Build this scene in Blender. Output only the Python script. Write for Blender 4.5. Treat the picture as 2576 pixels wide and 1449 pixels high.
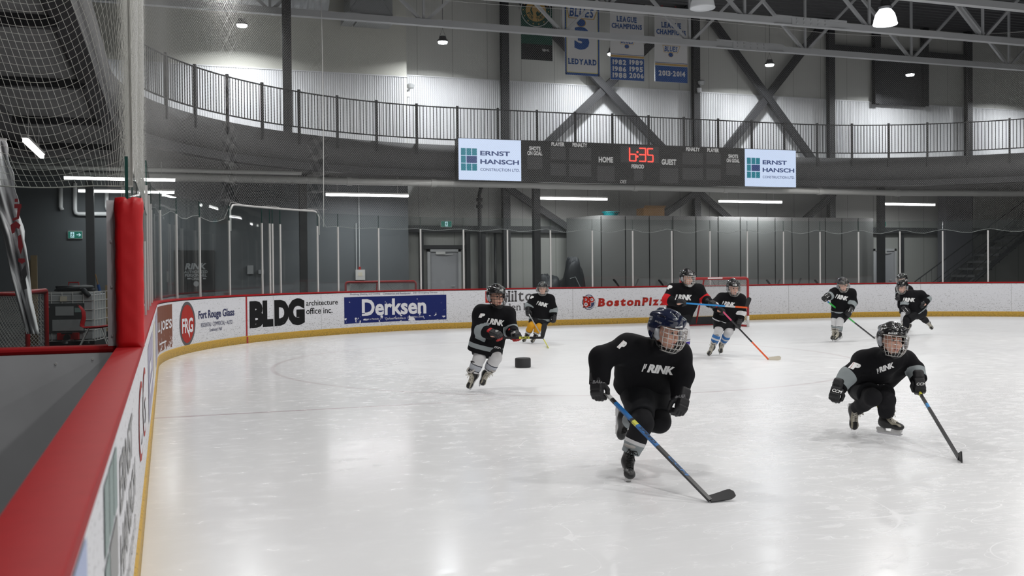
import bpy, bmesh, math, random
import numpy as np
from mathutils import Vector, Matrix
from mathutils.bvhtree import BVHTree
from mathutils.geometry import tessellate_polygon, delaunay_2d_cdt
random.seed(7); RNG = np.random.default_rng(7)
SC = bpy.context.scene; COL = SC.collection
for o in list(bpy.data.objects): bpy.data.objects.remove(o)

# ------------------------------------------------------------------ camera, world, exposure
# world: X along the end boards, Y away from the camera along the side boards, Z up, metres
F_PX, CY, YAW, PITCH, ROLL, CAM_H = 2496.4, 717.2, .3346, -.0136, -.0090, 1.4246
def cam_axes():
    cy, sy = math.cos(YAW), math.sin(YAW)
    fwd = np.array([sy, cy, 0]); right = np.array([cy, -sy, 0]); up = np.array([0, 0, 1.])
    f2 = fwd*math.cos(PITCH)+up*math.sin(PITCH); u2 = up*math.cos(PITCH)-fwd*math.sin(PITCH)
    return right*math.cos(ROLL)+u2*math.sin(ROLL), u2*math.cos(ROLL)-right*math.sin(ROLL), f2
CR, CU, CF = cam_axes(); CP = np.array([0, 0, CAM_H])
cam = bpy.data.cameras.new('camera'); camo = bpy.data.objects.new('camera', cam); COL.objects.link(camo)
cam.sensor_width = 36; cam.lens = 36*F_PX/2576; cam.shift_y = (CY-724.5)/2576
cam.clip_start = .05; cam.clip_end = 200
cam.dof.use_dof = True; cam.dof.focus_distance = 10; cam.dof.aperture_fstop = 4.5
mw = Matrix.Identity(4)
for i in range(3): mw[i][0], mw[i][1], mw[i][2], mw[i][3] = CR[i], CU[i], -CF[i], CP[i]
camo.matrix_world = mw; SC.camera = camo
SC.view_settings.view_transform = 'Standard'; SC.view_settings.look = 'None'
SC.view_settings.gamma = 1; SC.view_settings.exposure = 0.0
SC.cycles.max_bounces = 5; SC.cycles.transparent_max_bounces = 20; SC.cycles.use_denoising = True
SC.cycles.sample_clamp_indirect = 6
W = bpy.data.worlds.new('world'); SC.world = W; W.use_nodes = True
W.node_tree.nodes['Background'].inputs[0].default_value = (.5, .55, .6, 1)
W.node_tree.nodes['Background'].inputs[1].default_value = .02
LAMP_W, WALL_LAMP_W, TUBE_W = 124, 125, 60

def ray(x, y): return (x-1288)/F_PX*CR-(y-CY)/F_PX*CU+CF
def at_d(x, y, d): return CP+ray(x, y)*d                    # a point d metres in front of the camera
def at_z(x, y, z): r = ray(x, y); return CP+r*((z-CAM_H)/r[2])
def at_v(x, y, v): r = ray(x, y); return CP+r*(v/r[1])
def proj(P):
    d = np.asarray(P, float)-CP; z = d@CF
    return np.stack([1288+F_PX*(d@CR)/z, CY-F_PX*(d@CU)/z], -1)

# big lamps: a regular grid over the ice (x, y), switched off where the photo shows an unlit one
LAMPS = [(x, y) for y in (20.5, 15.2, 9.9, 4.6, -.7, -6) for x in (1.5, 6.7, 11.9, 17.1, 22.3)]
OFF = {(11.9, 20.5)}
def area(name, loc, size, power, color=(1, .985, .96), shape='DISK', sy=None, spread=math.pi, rot=(0, 0, 0)):
    l = bpy.data.lights.new(name, 'AREA'); l.shape = shape; l.size = size
    if sy: l.size_y = sy
    l.energy = power; l.color = color; l.spread = spread
    o = bpy.data.objects.new(name, l); COL.objects.link(o); o.location = loc; o.rotation_euler = rot
    return o
for x, y in LAMPS:
    if (x, y) not in OFF: area('lamp_light', (x, y, 7.5), .5, LAMP_W)
WALL_LAMPS = [(x, 26.9 if x < 6 else 27.2) for x in (-3.6, 1.94, 7.45, 12.7, 18.2, 23.7, 29.2)]
for x, y in WALL_LAMPS: area('wall_lamp_light', (x, y, 7.86), .26, WALL_LAMP_W, (.95, .98, 1), spread=2.75)

# ------------------------------------------------------------------ helpers
def mat(name, col, rough=.6, metal=0, spec=.5, emit=None, es=0, noise=0, ns=30, bump=0, coat=0):
    m = bpy.data.materials.new(name); m.use_nodes = True
    nt = m.node_tree; b = nt.nodes['Principled BSDF']
    b.inputs['Base Color'].default_value = (*col, 1); b.inputs['Roughness'].default_value = rough
    b.inputs['Metallic'].default_value = metal; b.inputs['Specular IOR Level'].default_value = spec
    b.inputs['Coat Weight'].default_value = coat; b.inputs['Coat Roughness'].default_value = .08
    if emit: b.inputs['Emission Color'].default_value = (*emit, 1); b.inputs['Emission Strength'].default_value = es
    if noise or bump:
        tc = nt.nodes.new('ShaderNodeTexCoord'); n = nt.nodes.new('ShaderNodeTexNoise')
        n.inputs['Scale'].default_value = ns; n.inputs['Detail'].default_value = 5
        nt.links.new(tc.outputs['Object'], n.inputs['Vector'])
        if noise:
            mx = nt.nodes.new('ShaderNodeMix'); mx.data_type = 'RGBA'
            mx.inputs['A'].default_value = (*[c*(1-noise) for c in col], 1); mx.inputs['B'].default_value = (*[min(1, c*(1+noise)) for c in col], 1)
            nt.links.new(n.outputs[0], mx.inputs['Factor']); nt.links.new(mx.outputs['Result'], b.inputs['Base Color'])
        if bump:
            bp = nt.nodes.new('ShaderNodeBump'); bp.inputs['Strength'].default_value = bump; bp.inputs['Distance'].default_value = .01
            nt.links.new(n.outputs[0], bp.inputs['Height']); nt.links.new(bp.outputs[0], b.inputs['Normal'])
    return m
def N(nt, t, **k):
    n = nt.nodes.new('ShaderNode'+t)
    for a, v in k.items(): setattr(n, a, v)
    return n
def math_node(nt, op, a, b=None):
    n = N(nt, 'Math', operation=op)
    for i, v in enumerate((a, b)):
        if v is None: continue
        if isinstance(v, (int, float)): n.inputs[i].default_value = v
        else: nt.links.new(v, n.inputs[i])
    return n.outputs[0]
def noise(nt, vec, scale, detail=2, rough=.5, dist=0, sx=(1, 1, 1), rot=0):
    mp = N(nt, 'Mapping'); mp.inputs['Scale'].default_value = sx; mp.inputs['Rotation'].default_value = (0, 0, rot)
    nt.links.new(vec, mp.inputs[0]); n = N(nt, 'TexNoise')
    n.inputs['Scale'].default_value = scale; n.inputs['Detail'].default_value = detail
    n.inputs['Roughness'].default_value = rough; n.inputs['Distortion'].default_value = dist
    nt.links.new(mp.outputs[0], n.inputs['Vector']); return n.outputs[0]
def mixc(nt, fac, a, b):
    mx = N(nt, 'Mix', data_type='RGBA')
    if isinstance(fac, (int, float)): mx.inputs['Factor'].default_value = fac
    else: nt.links.new(fac, mx.inputs['Factor'])
    for k, v in (('A', a), ('B', b)):
        if isinstance(v, tuple): mx.inputs[k].default_value = (*v, 1)
        else: nt.links.new(v, mx.inputs[k])
    return mx.outputs['Result']
def step(nt, x, lo, hi):
    r = N(nt, 'MapRange'); r.inputs['From Min'].default_value = lo; r.inputs['From Max'].default_value = hi
    nt.links.new(x, r.inputs['Value']); return r.outputs[0]

class MB:
    def __init__(s): s.v = []; s.f = []; s.m = []
    def add(s, vs, fs, m=0):
        b = len(s.v); s.v += [tuple(map(float, v)) for v in vs]
        s.f += [tuple(b+i for i in f) for f in fs]; s.m += [m]*len(fs); return s
    def box(s, c, d, ax=None, m=0):
        c = np.array(c, float); A = np.eye(3) if ax is None else np.array(ax, float); h = np.array(d)/2
        vs = [c+A[0]*(i*h[0])+A[1]*(j*h[1])+A[2]*(k*h[2]) for i in (-1, 1) for j in (-1, 1) for k in (-1, 1)]
        return s.add(vs, [(0, 1, 3, 2), (4, 6, 7, 5), (0, 4, 5, 1), (2, 3, 7, 6), (0, 2, 6, 4), (1, 5, 7, 3)], m)
    def bx(s, x0, x1, y0, y1, z0, z1, m=0): return s.box(((x0+x1)/2, (y0+y1)/2, (z0+z1)/2), (x1-x0, y1-y0, z1-z0), None, m)
    def bar(s, a, b, w, h=None, m=0, up=(0, 0, 1)):
        a = np.array(a, float); b = np.array(b, float); d = b-a; L = np.linalg.norm(d); d = d/L; u = np.array(up, float)
        if abs(d@u) > .98: u = np.array([1., 0, 0])
        x = np.cross(d, u); x /= np.linalg.norm(x); y = np.cross(x, d)
        return s.box((a+b)/2, (L, w, h or w), (d, x, y), m)
    def tube(s, path, r, n=8, m=0, cap=True, closed=False):
        P = [np.array(p, float) for p in path]; k = len(P); R = r if hasattr(r, '__len__') else [r]*k
        vs = []; prev = None
        for i in range(k):
            if closed: t = P[(i+1) % k]-P[i-1]
            else: t = P[min(i+1, k-1)]-P[max(i-1, 0)]
            t = t/(np.linalg.norm(t)+1e-12)
            if prev is None:
                x = np.cross(t, (0, 0, 1)) if abs(t[2]) < .95 else np.cross(t, (1, 0, 0))
            else: x = prev-t*(prev@t)
            x = x/(np.linalg.norm(x)+1e-12); prev = x; y = np.cross(t, x)
            for j in range(n): a = 2*math.pi*j/n; vs.append(P[i]+R[i]*(x*math.cos(a)+y*math.sin(a)))
        fs = [(i*n+j, i*n+(j+1) % n, ((i+1) % k)*n+(j+1) % n, ((i+1) % k)*n+j) for i in range(k if closed else k-1) for j in range(n)]
        if cap and not closed: fs += [tuple(range(n))[::-1], tuple((k-1)*n+j for j in range(n))]
        return s.add(vs, fs, m)
    def lathe(s, prof, c, n=24, m=0):
        vs = [(c[0]+r*math.cos(2*math.pi*j/n), c[1]+r*math.sin(2*math.pi*j/n), c[2]+z) for r, z in prof for j in range(n)]
        return s.add(vs, [(i*n+j, i*n+(j+1) % n, (i+1)*n+(j+1) % n, (i+1)*n+j) for i in range(len(prof)-1) for j in range(n)], m)
    def prism(s, poly, fn0, fn1, m=0):
        n = len(poly); tri = tessellate_polygon([[Vector((x, y, 0)) for x, y in poly]])
        s.add([fn0(x, y) for x, y in poly]+[fn1(x, y) for x, y in poly], [t for t in tri]+[tuple(i+n for i in t)[::-1] for t in tri]+[(i, (i+1) % n, n+(i+1) % n, n+i) for i in range(n)], m)
        return s
    def flat(s, poly, fn, m=0):
        tri = tessellate_polygon([[Vector((x, y, 0)) for x, y in poly]])
        return s.add([fn(x, y) for x, y in poly], [tuple(t) for t in tri], m)
    def build(s, name, mats, parent=None, smooth=False, org=None):
        me = bpy.data.meshes.new(name)
        off = np.zeros(3) if parent is None else np.array(wloc(parent))
        if org is not None: off = np.array(org, float)
        me.from_pydata([tuple(np.array(v)-off) for v in s.v], [], s.f)
        for m in (mats if isinstance(mats, (list, tuple)) else [mats]): me.materials.append(m)
        me.polygons.foreach_set('material_index', s.m)
        bm = bmesh.new(); bm.from_mesh(me)
        if smooth != 'keep': bmesh.ops.recalc_face_normals(bm, faces=bm.faces)
        bm.to_mesh(me); bm.free()
        if smooth: me.shade_smooth()
        if smooth == 'auto': me.set_sharp_from_angle(angle=.6)
        o = bpy.data.objects.new(name, me); COL.objects.link(o)
        if parent is not None: o.parent = parent
        elif org is not None: o.location = org
        return o
def wloc(o):
    l = np.array(o.location)
    while o.parent: o = o.parent; l = l+np.array(o.location)
    return l
def tag(o, label=None, cat=None, group=None, kind=None):
    if label: o['label'] = label
    if cat: o['category'] = cat
    if group: o['group'] = group
    if kind: o['kind'] = kind
    return o
def empty(name, loc, label, cat, group=None):
    o = bpy.data.objects.new(name, None); COL.objects.link(o); o.location = tuple(map(float, loc)); o.empty_display_size = .1
    return tag(o, label, cat, group)
def struct(o): o['kind'] = 'structure'; return o
ORD = 'first second third fourth fifth sixth seventh eighth ninth tenth eleventh twelfth thirteenth fourteenth fifteenth sixteenth seventeenth eighteenth nineteenth twentieth twenty-first twenty-second twenty-third twenty-fourth twenty-fifth twenty-sixth twenty-seventh twenty-eighth twenty-ninth thirtieth thirty-first thirty-second thirty-third thirty-fourth thirty-fifth thirty-sixth thirty-seventh thirty-eighth thirty-ninth fortieth forty-first forty-second'.split()

# ---- lettering: outline text as 2-D triangles, fitted to a box
_tx = {}
def text2d(s, bold=0., shear=0., res=3):
    k = (s, bold, shear, res)
    if k in _tx: return _tx[k]
    cu = bpy.data.curves.new('t', 'FONT'); cu.body = s; cu.size = 1; cu.offset = bold; cu.shear = shear; cu.resolution_u = res
    o = bpy.data.objects.new('t', cu); COL.objects.link(o)
    cu.fill_mode = 'NONE'
    me = bpy.data.meshes.new_from_object(o.evaluated_get(bpy.context.evaluated_depsgraph_get()))
    v = np.array([tuple(x.co)[:2] for x in me.vertices]); E_ = np.array([tuple(e.vertices) for e in me.edges])
    bpy.data.objects.remove(o); bpy.data.curves.remove(cu); bpy.data.meshes.remove(me)
    nxt = {}
    for a, b in E_: nxt.setdefault(int(a), []).append(int(b)); nxt.setdefault(int(b), []).append(int(a))
    seen = set(); loops = []
    for st in range(len(v)):
        if st in seen or st not in nxt: continue
        lp = [st]; seen.add(st); cur = st+1 if st+1 in nxt[st] else nxt[st][0]
        while cur != st and cur not in seen:
            lp.append(cur); seen.add(cur); c = [q for q in nxt[cur] if q not in seen]; 
            if not c: break
            cur = cur+1 if cur+1 in c else c[0]
        if len(lp) > 2: loops.append(lp)
    if bold:                                             # thicken the outlines
        area_ = lambda lp: sum(v[lp[i]][0]*v[lp[(i+1) % len(lp)]][1]-v[lp[(i+1) % len(lp)]][0]*v[lp[i]][1] for i in range(len(lp)))
        sg = -1 if area_(max(loops, key=lambda l: abs(area_(l)))) < 0 else 1; nv = v.copy()
        for lp in loops:
            lp2 = [q for i, q in enumerate(lp) if np.hypot(*(v[q]-v[lp[i-1]])) > 1e-6]; p = v[lp2]; d = np.roll(p, -1, 0)-p; d /= np.linalg.norm(d, axis=1)[:, None]; n0 = np.stack([d[:, 1], -d[:, 0]], -1)*sg; n1 = np.roll(n0, 1, 0)
            mt = n0+n1; mt = mt/np.maximum((mt*mt).sum(1)/2, .5)[:, None]; nv[lp2] = p+mt*bold
            for i, q in enumerate(lp):
                if q not in lp2: nv[q] = nv[lp[i-1]]+1e-5
        v = nv
    ce = [(lp[i], lp[(i+1) % len(lp)]) for lp in loops for i in range(len(lp))]
    ov, _, of, *_ = delaunay_2d_cdt([Vector(p) for p in v], ce, [], 0, 1e-6)
    ov = np.array([tuple(p) for p in ov]); T = np.array([tuple(t) for t in of]); C = ov[T].mean(1); wn = np.zeros(len(T))
    for a, b in ce:
        (x0, y0), (x1, y1) = v[a], v[b]; cr = (x1-x0)*(C[:, 1]-y0)-(C[:, 0]-x0)*(y1-y0)
        wn += np.where((y0 <= C[:, 1]) & (y1 > C[:, 1]) & (cr > 0), 1, 0)-np.where((y0 > C[:, 1]) & (y1 <= C[:, 1]) & (cr < 0), 1, 0)
    f = [tuple(int(i) for i in t) for t in T[np.abs(wn) > .5]]; v = ov
    lo, hi = v.min(0), v.max(0); v = (v-lo)/(hi-lo); _tx[k] = (v, f, (hi-lo)[0]/(hi-lo)[1]); return _tx[k]
def put_text(mb, s, x0, x1, y0, y1, fn, m=0, bold=0., shear=0., sub=0):
    if hasattr(mb, 'cuts'): mb.cuts.append((len(mb.v), len(mb.f), 'lettering'))
    v, f, a = text2d(s, bold, shear)
    P = [(x0+(x1-x0)*p[0], y0+(y1-y0)*p[1]) for p in v]
    mb.add([fn(x, y) for x, y in P], f, m)
    if hasattr(mb, 'cuts'): mb.cuts.append((len(mb.v), len(mb.f), 'panel'))
# serifs: small bars at the stem ends, fractions of the letter's box (x position, at top?, width)
SERIF = {'B': [(.12, 0), (.12, 1)], 'P': [(.14, 0), (.14, 1)], 'H': [(.1, 0), (.1, 1), (.9, 0), (.9, 1)], 'i': [(.5, 0)], 'l': [(.5, 0), (.3, 1)], 'n': [(.14, 0), (.86, 0)], 't': [], 'I': [(.5, 0), (.5, 1)], 'd': [(.85, 0), (.75, 1)], 'r': [(.25, 0)],
         'L': [(.12, 0), (.12, 1)], 'E': [(.12, 0), (.12, 1)], 'A': [(.1, 0), (.9, 0)], 'M': [(.1, 0), (.9, 0), (.1, 1), (.9, 1)], 'N': [(.1, 0), (.9, 1), (.1, 1)], 'D': [(.12, 0), (.12, 1)], 'Y': [(.5, 0), (.1, 1), (.9, 1)], 'R': [(.12, 0), (.12, 1), (.9, 0)], 'U': [(.12, 1), (.88, 1)], '1': [(.6, 0)]}
def put_serif(mb, s, x0, x1, y0, y1, fn, m=0, bold=.02, shear=0., th=.09, wd=.42):
    if hasattr(mb, 'cuts'): mb.cuts.append((len(mb.v), len(mb.f), 'lettering'))
    h = y1-y0; adv = []; gl = []
    big = {'g', 'y', 'p'}
    for c in s:
        if c == ' ': adv.append(.35); gl.append(None); continue
        v, f, a = text2d(c, bold, 0.)
        hh = 1. if (c.isupper() or c.isdigit() or c in 'dlbhkit') else (.72 if c not in big else .95)
        if c == 't': hh = .9
        if c == '-': hh = .14
        gl.append((v, f, hh, a*hh)); adv.append(a*hh+.12)
    tot = sum(adv)-.12; k = (x1-x0)/(tot*h); x = x0
    for c, g, ad in zip(s, gl, adv):
        if g:
            v, f, hh, w = g; w = w*h*k; yb = y0+(.45*h if c == '-' else 0)
            tr = lambda a, b: fn(x+w*a+shear*(b-y0), b)
            mb.add([tr(p[0], yb+hh*h*p[1]) for p in v], f, m)
            for sx, top in SERIF.get(c, []):
                hw = wd*.5*h*k*.62/w; b = y0+(hh*h-th*h if top else 0)
                mb.add([tr(sx-hw, b), tr(sx+hw, b), tr(sx+hw, b+th*h), tr(sx-hw, b+th*h)], [(0, 1, 2, 3)], m)
        x += ad*h*k
def ellipse(cx, cy, rx, ry, n=36): return [(cx+rx*math.cos(2*math.pi*i/n), cy+ry*math.sin(2*math.pi*i/n)) for i in range(n)]
def rect(mb, x0, x1, y0, y1, fn, m=0, nx=1):
    for i in range(nx):
        a = x0+(x1-x0)*i/nx; b = x0+(x1-x0)*(i+1)/nx
        mb.add([fn(a, y0), fn(b, y0), fn(b, y1), fn(a, y1)], [(0, 1, 2, 3)], m)
def disc(mb, cx, cy, rx, ry, fn, m=0, n=30):
    for i in range(n):
        a, b = -math.cos(math.pi*i/n), -math.cos(math.pi*(i+1)/n); ha, hb = math.sqrt(max(0, 1-a*a)), math.sqrt(max(0, 1-b*b))
        mb.add([fn(cx+rx*a, cy-ry*ha), fn(cx+rx*b, cy-ry*hb), fn(cx+rx*b, cy+ry*hb), fn(cx+rx*a, cy+ry*ha)], [(0, 1, 2, 3)], m)
def ring(mb, cx, cy, r0, r1, fn, m=0, n=40, asp=1.):
    for i in range(n):
        a, b = 2*math.pi*i/n, 2*math.pi*(i+1)/n
        mb.add([fn(cx+asp*r*math.cos(t), cy+r*math.sin(t)) for r, t in ((r0, a), (r1, a), (r1, b), (r0, b))], [(0, 1, 2, 3)], m)

# ------------------------------------------------------------------ materials
M = {}
M['steel'] = mat('painted_joist_steel', (.46, .47, .48), .45, 0, .5)
M['dark_steel'] = mat('dark_column_steel', (.028, .028, .031), .55)
M['fascia'] = mat('dark_fascia', (.05, .05, .052), .7, noise=.2, ns=3)
M['soffit'] = mat('concrete_soffit', (.13, .13, .13), .85, noise=.25, ns=2)
M['rail'] = mat('black_rail_paint', (.016, .016, .018), .45)
M['wall_low'] = mat('grey_insulated_panel', (.36, .36, .345), .6)
M['wall_grey'] = mat('dark_grey_paint', (.1, .109, .118), .75, noise=.08, ns=1.5)
M['floor'] = mat('rubber_floor', (.05, .05, .052), .85, noise=.3, ns=40)
M['red'] = mat('red_plastic', (.31, .009, .012), .55, spec=.12, noise=.1, ns=14)
M['red_pad'] = mat('red_vinyl_pad', (.5, .007, .011), .42, bump=.15, ns=9)
M['redpaint'] = mat('red_tube_paint', (.33, .012, .014), .4)
M['alu'] = mat('aluminium_post', (.62, .61, .6), .4, .3, noise=.06, ns=60)
M['white_pl'] = mat('white_plastic', (.72, .72, .74), .4)
M['white'] = mat('white_lettering', (.8, .8, .8), .6)
M['black'] = mat('black_lettering', (.012, .012, .014), .6)
M['pipe'] = mat('pale_pipe', (.62, .62, .6), .5)
M['pipe_w'] = mat('white_pipe', (.72, .73, .74), .35)
M['tube_on'] = mat('lit_tube', (1, 1, 1), emit=(1, .99, .98), es=9)
M['lens_on'] = mat('lit_lens', (1, 1, 1), emit=(.93, .98, 1), es=24)
M['bell_on'] = mat('lit_acrylic_bell', (.9, .92, .95), .3, emit=(.95, .98, 1), es=2.6)
M['bell_off'] = mat('frosted_acrylic_bell', (.55, .56, .58), .25, emit=(.95, .98, 1), es=.12)
M['cap_dark'] = mat('lamp_housing', (.05, .05, .055), .4)
M['net'] = mat('white_net_cord', (.5, .5, .49), .8)
M['net_near'] = mat('cream_net_cord', (.44, .44, .41), .8)
M['duct'] = mat('galvanised_duct', (.4, .41, .42), .45, .5)
M['green_sign'] = mat('green_exit_sign', (.01, .1, .075), .4, emit=(.01, .16, .12), es=.5)
M['sign_lit'] = mat('pale_exit_pictogram', (.6, .8, .85), .4, emit=(.55, .8, .9), es=.55)
M['wood'] = mat('raw_lumber', (.3, .22, .12), .7, noise=.2, ns=12)
M['card'] = mat('cardboard', (.3, .17, .07), .8)
M['teal'] = mat('teal_plastic', (.0, .2, .22), .4)
M['locker'] = mat('grey_partition_panel', (.18, .181, .179), .55, noise=.06, ns=2)
M['locker_side'] = mat('grey_partition_end', (.16, .163, .16), .6)
M['door'] = mat('pale_door', (.33, .33, .35), .5)
M['ribbed'] = mat('dark_ribbed_panel', (.1, .1, .115), .6)
M['blackbag'] = mat('black_nylon', (.014, .016, .02), .6, bump=.4, ns=18)
M['yellow_kick'] = None

def board_mat():
    m = bpy.data.materials.new('scuffed_white_board'); m.use_nodes = True; nt = m.node_tree; b = nt.nodes['Principled BSDF']
    tc = N(nt, 'TexCoord').outputs['UV']
    sep = N(nt, 'SeparateXYZ'); nt.links.new(tc, sep.inputs[0])
    n1 = noise(nt, tc, 30, 2, .6, .4, (1, 1.9, 1)); n2 = noise(nt, tc, 9, 3, .6, .6, (1, 5, 1)); n3 = noise(nt, tc, 1.1, 2)
    low = step(nt, sep.outputs[1], .75, .12)                                # puck marks gather low on the boards
    base = math_node(nt, 'ADD', math_node(nt, 'MULTIPLY', low, .045), math_node(nt, 'MULTIPLY', n3, .05))
    a = step(nt, math_node(nt, 'ADD', n1, base), .668, .70)
    c = step(nt, math_node(nt, 'ADD', n2, base), .672, .70)
    d = math_node(nt, 'MAXIMUM', math_node(nt, 'MULTIPLY', a, .7), math_node(nt, 'MULTIPLY', c, .45))
    tint = mixc(nt, math_node(nt, 'MULTIPLY', low, .22), (.67, .675, .71), (.5, .5, .49))
    nt.links.new(mixc(nt, d, tint, (.06, .06, .055)), b.inputs['Base Color'])
    b.inputs['Roughness'].default_value = .42; return m
M['board'] = board_mat()
def kick_mat():
    m = bpy.data.materials.new('yellow_kick_plate'); m.use_nodes = True; nt = m.node_tree; b = nt.nodes['Principled BSDF']
    tc = N(nt, 'TexCoord').outputs['UV']; sep = N(nt, 'SeparateXYZ'); nt.links.new(tc, sep.inputs[0])
    n1 = noise(nt, tc, 22, 4, .65, .2, (1, 3, 1)); low = step(nt, sep.outputs[1], .14, .0)
    f = step(nt, math_node(nt, 'ADD', n1, math_node(nt, 'MULTIPLY', low, .14)), .52, .8)
    nt.links.new(mixc(nt, f, (.5, .3, .035), (.1, .075, .02)), b.inputs['Base Color']); b.inputs['Roughness'].default_value = .5; return m
M['yellow_kick'] = kick_mat()
def worn_mat(name, col, thr=.66, zlo=.18, scale=9, back=(.68, .68, .71)):
    m = bpy.data.materials.new(name); m.use_nodes = True; nt = m.node_tree; b = nt.nodes['Principled BSDF']
    g = N(nt, 'NewGeometry').outputs['Position']; sep = N(nt, 'SeparateXYZ'); nt.links.new(g, sep.inputs[0])
    low = step(nt, sep.outputs[2], zlo+.3, zlo)
    f = step(nt, math_node(nt, 'ADD', noise(nt, g, scale, 3, .6, .4), math_node(nt, 'MULTIPLY', low, .16)), thr, thr+.02)
    nt.links.new(mixc(nt, f, col, back), b.inputs['Base Color']); b.inputs['Roughness'].default_value = .5; b.inputs['Specular IOR Level'].default_value = .15; return m
M['ad_blue'] = worn_mat('worn_blue_vinyl', (.012, .02, .12), .69)
M['ad_brown'] = worn_mat('worn_brown_vinyl', (.17, .055, .03), .70, scale=7)
M['ad_black'] = worn_mat('worn_black_vinyl', (.007, .007, .008), .74, scale=8)
M['ad_red'] = worn_mat('worn_red_vinyl', (.36, .022, .015), .8)
M['ad_white'] = mat('white_vinyl', (.66, .66, .69), .5)
M['ad_grey'] = mat('charcoal_vinyl', (.07, .065, .07), .5)
M['ad_navy'] = mat('navy_vinyl', (.02, .025, .09), .5)
M['ad_green'] = mat('grey_green_vinyl', (.2, .27, .26), .5)
M['ad_pale'] = mat('pale_blue_vinyl', (.36, .42, .62), .5)
M['ad_purple'] = mat('grey_violet_vinyl', (.33, .31, .42), .5)
M['ad_tan'] = mat('cream_vinyl', (.6, .55, .45), .5)

def ice_mat():
    m = bpy.data.materials.new('skated_ice'); m.use_nodes = True; nt = m.node_tree; b = nt.nodes['Principled BSDF']
    g = N(nt, 'NewGeometry').outputs['Position']; sep = N(nt, 'SeparateXYZ'); nt.links.new(g, sep.inputs[0])
    x, y = sep.outputs[0], sep.outputs[1]
    lines = None
    for i, (sc, w, sx, rot) in enumerate(((.5, .0012, (1, 2, 1), .3), (.6, .0016, (1, 4, 1), 1.1), (.7, .0018, (1, 6, 1), .6), (.6, .0018, (1, 6, 1), 2.2), (.9, .0024, (1, 5, 1), .1), (.7, .002, (1, 7, 1), 1.7), (.8, .0022, (1, 5, 1), 2.7), (1.4, .003, (1, 3, 1), 1.35))):
        n = noise(nt, g, sc, 0, .5, .05, sx, rot)
        l = step(nt, math_node(nt, 'ABSOLUTE', math_node(nt, 'SUBTRACT', n, .5)), w*1.1, w*.2)
        k = step(nt, noise(nt, g, .9, 2, .5, 0, (1, 1, 1), i), .42, .56)
        l = math_node(nt, 'MULTIPLY', l, k)
        lines = l if lines is None else math_node(nt, 'MAXIMUM', lines, l)
    worn = math_node(nt, 'MAXIMUM', step(nt, math_node(nt, 'ADD', x, math_node(nt, 'MULTIPLY', noise(nt, g, .6, 2), 2.4)), 2.2, 5.5), math_node(nt, 'MULTIPLY', step(nt, y, 12, 20), .35))   # the corner at the left is still fresh
    lines = math_node(nt, 'MULTIPLY', lines, math_node(nt, 'ADD', .12, math_node(nt, 'MULTIPLY', worn, .88)))
    snow = step(nt, noise(nt, g, 4.5, 6, .68, .3, (1, 1.6, 1), .15), .50, .78)       # swept snow patches
    grain = noise(nt, g, 60, 4, .7)
    rough_ice = math_node(nt, 'MULTIPLY', step(nt, y, 6, 12), worn)
    # the near end of the ice has been skated less
    # faded painted lines below the surface: the face-off circle and one straight line
    dx = math_node(nt, 'SUBTRACT', x, 6.0); dy = math_node(nt, 'SUBTRACT', y, 14.72)
    r = math_node(nt, 'SQRT', math_node(nt, 'ADD', math_node(nt, 'MULTIPLY', dx, dx), math_node(nt, 'MULTIPLY', dy, dy)))
    circ = step(nt, math_node(nt, 'ABSOLUTE', math_node(nt, 'SUBTRACT', r, 4.55)), .05, .02)
    lin = math_node(nt, 'MULTIPLY', step(nt, math_node(nt, 'ABSOLUTE', math_node(nt, 'SUBTRACT', y, 10.47)), .045, .015), step(nt, x, 4.2, 1.5))
    paint = math_node(nt, 'MULTIPLY', math_node(nt, 'MAXIMUM', math_node(nt, 'MULTIPLY', circ, .5), lin), .55)
    base = mixc(nt, step(nt, noise(nt, g, .35, 3), .35, .7), (.755, .76, .775), (.815, .82, .83))
    base = mixc(nt, paint, base, (.33, .2, .22))
    edge = math_node(nt, 'MAXIMUM', step(nt, x, .22, -.1), step(nt, y, 23.3, 24.1))   # yellowed ice under the boards
    base = mixc(nt, math_node(nt, 'MULTIPLY', edge, .35), base, (.6, .5, .34))
    base = mixc(nt, math_node(nt, 'MULTIPLY', snow, math_node(nt, 'ADD', .04, math_node(nt, 'MULTIPLY', rough_ice, .5))), base, (.88, .88, .9))
    dull = step(nt, noise(nt, g, 2.2, 5, .65, .5, (1, 2.6, 1), .9), .5, .8); base = mixc(nt, math_node(nt, 'MULTIPLY', dull, math_node(nt, 'ADD', .05, math_node(nt, 'MULTIPLY', rough_ice, .2))), base, (.42, .43, .45))
    base = mixc(nt, math_node(nt, 'MULTIPLY', lines, .3), base, (.92, .92, .94))
    nt.links.new(base, b.inputs['Base Color'])
    ro = math_node(nt, 'ADD', .155, math_node(nt, 'MULTIPLY', math_node(nt, 'ADD', snow, lines), .2))
    ro = math_node(nt, 'ADD', ro, math_node(nt, 'MULTIPLY', math_node(nt, 'MULTIPLY', grain, worn), .14)); ro = math_node(nt, 'ADD', ro, math_node(nt, 'MULTIPLY', rough_ice, .1))
    nt.links.new(ro, b.inputs['Roughness']); b.inputs['IOR'].default_value = 1.31; b.inputs['Specular IOR Level'].default_value = .5
    bp = N(nt, 'Bump'); bp.inputs['Strength'].default_value = .05; bp.inputs['Distance'].default_value = .003
    nt.links.new(math_node(nt, 'ADD', lines, math_node(nt, 'MULTIPLY', math_node(nt, 'MULTIPLY', noise(nt, g, 9, 4, .6, 0, (1, 2, 1)), worn), .6)), bp.inputs['Height'])
    nt.links.new(bp.outputs[0], b.inputs['Normal']); return m
M['ice'] = ice_mat()
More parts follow.
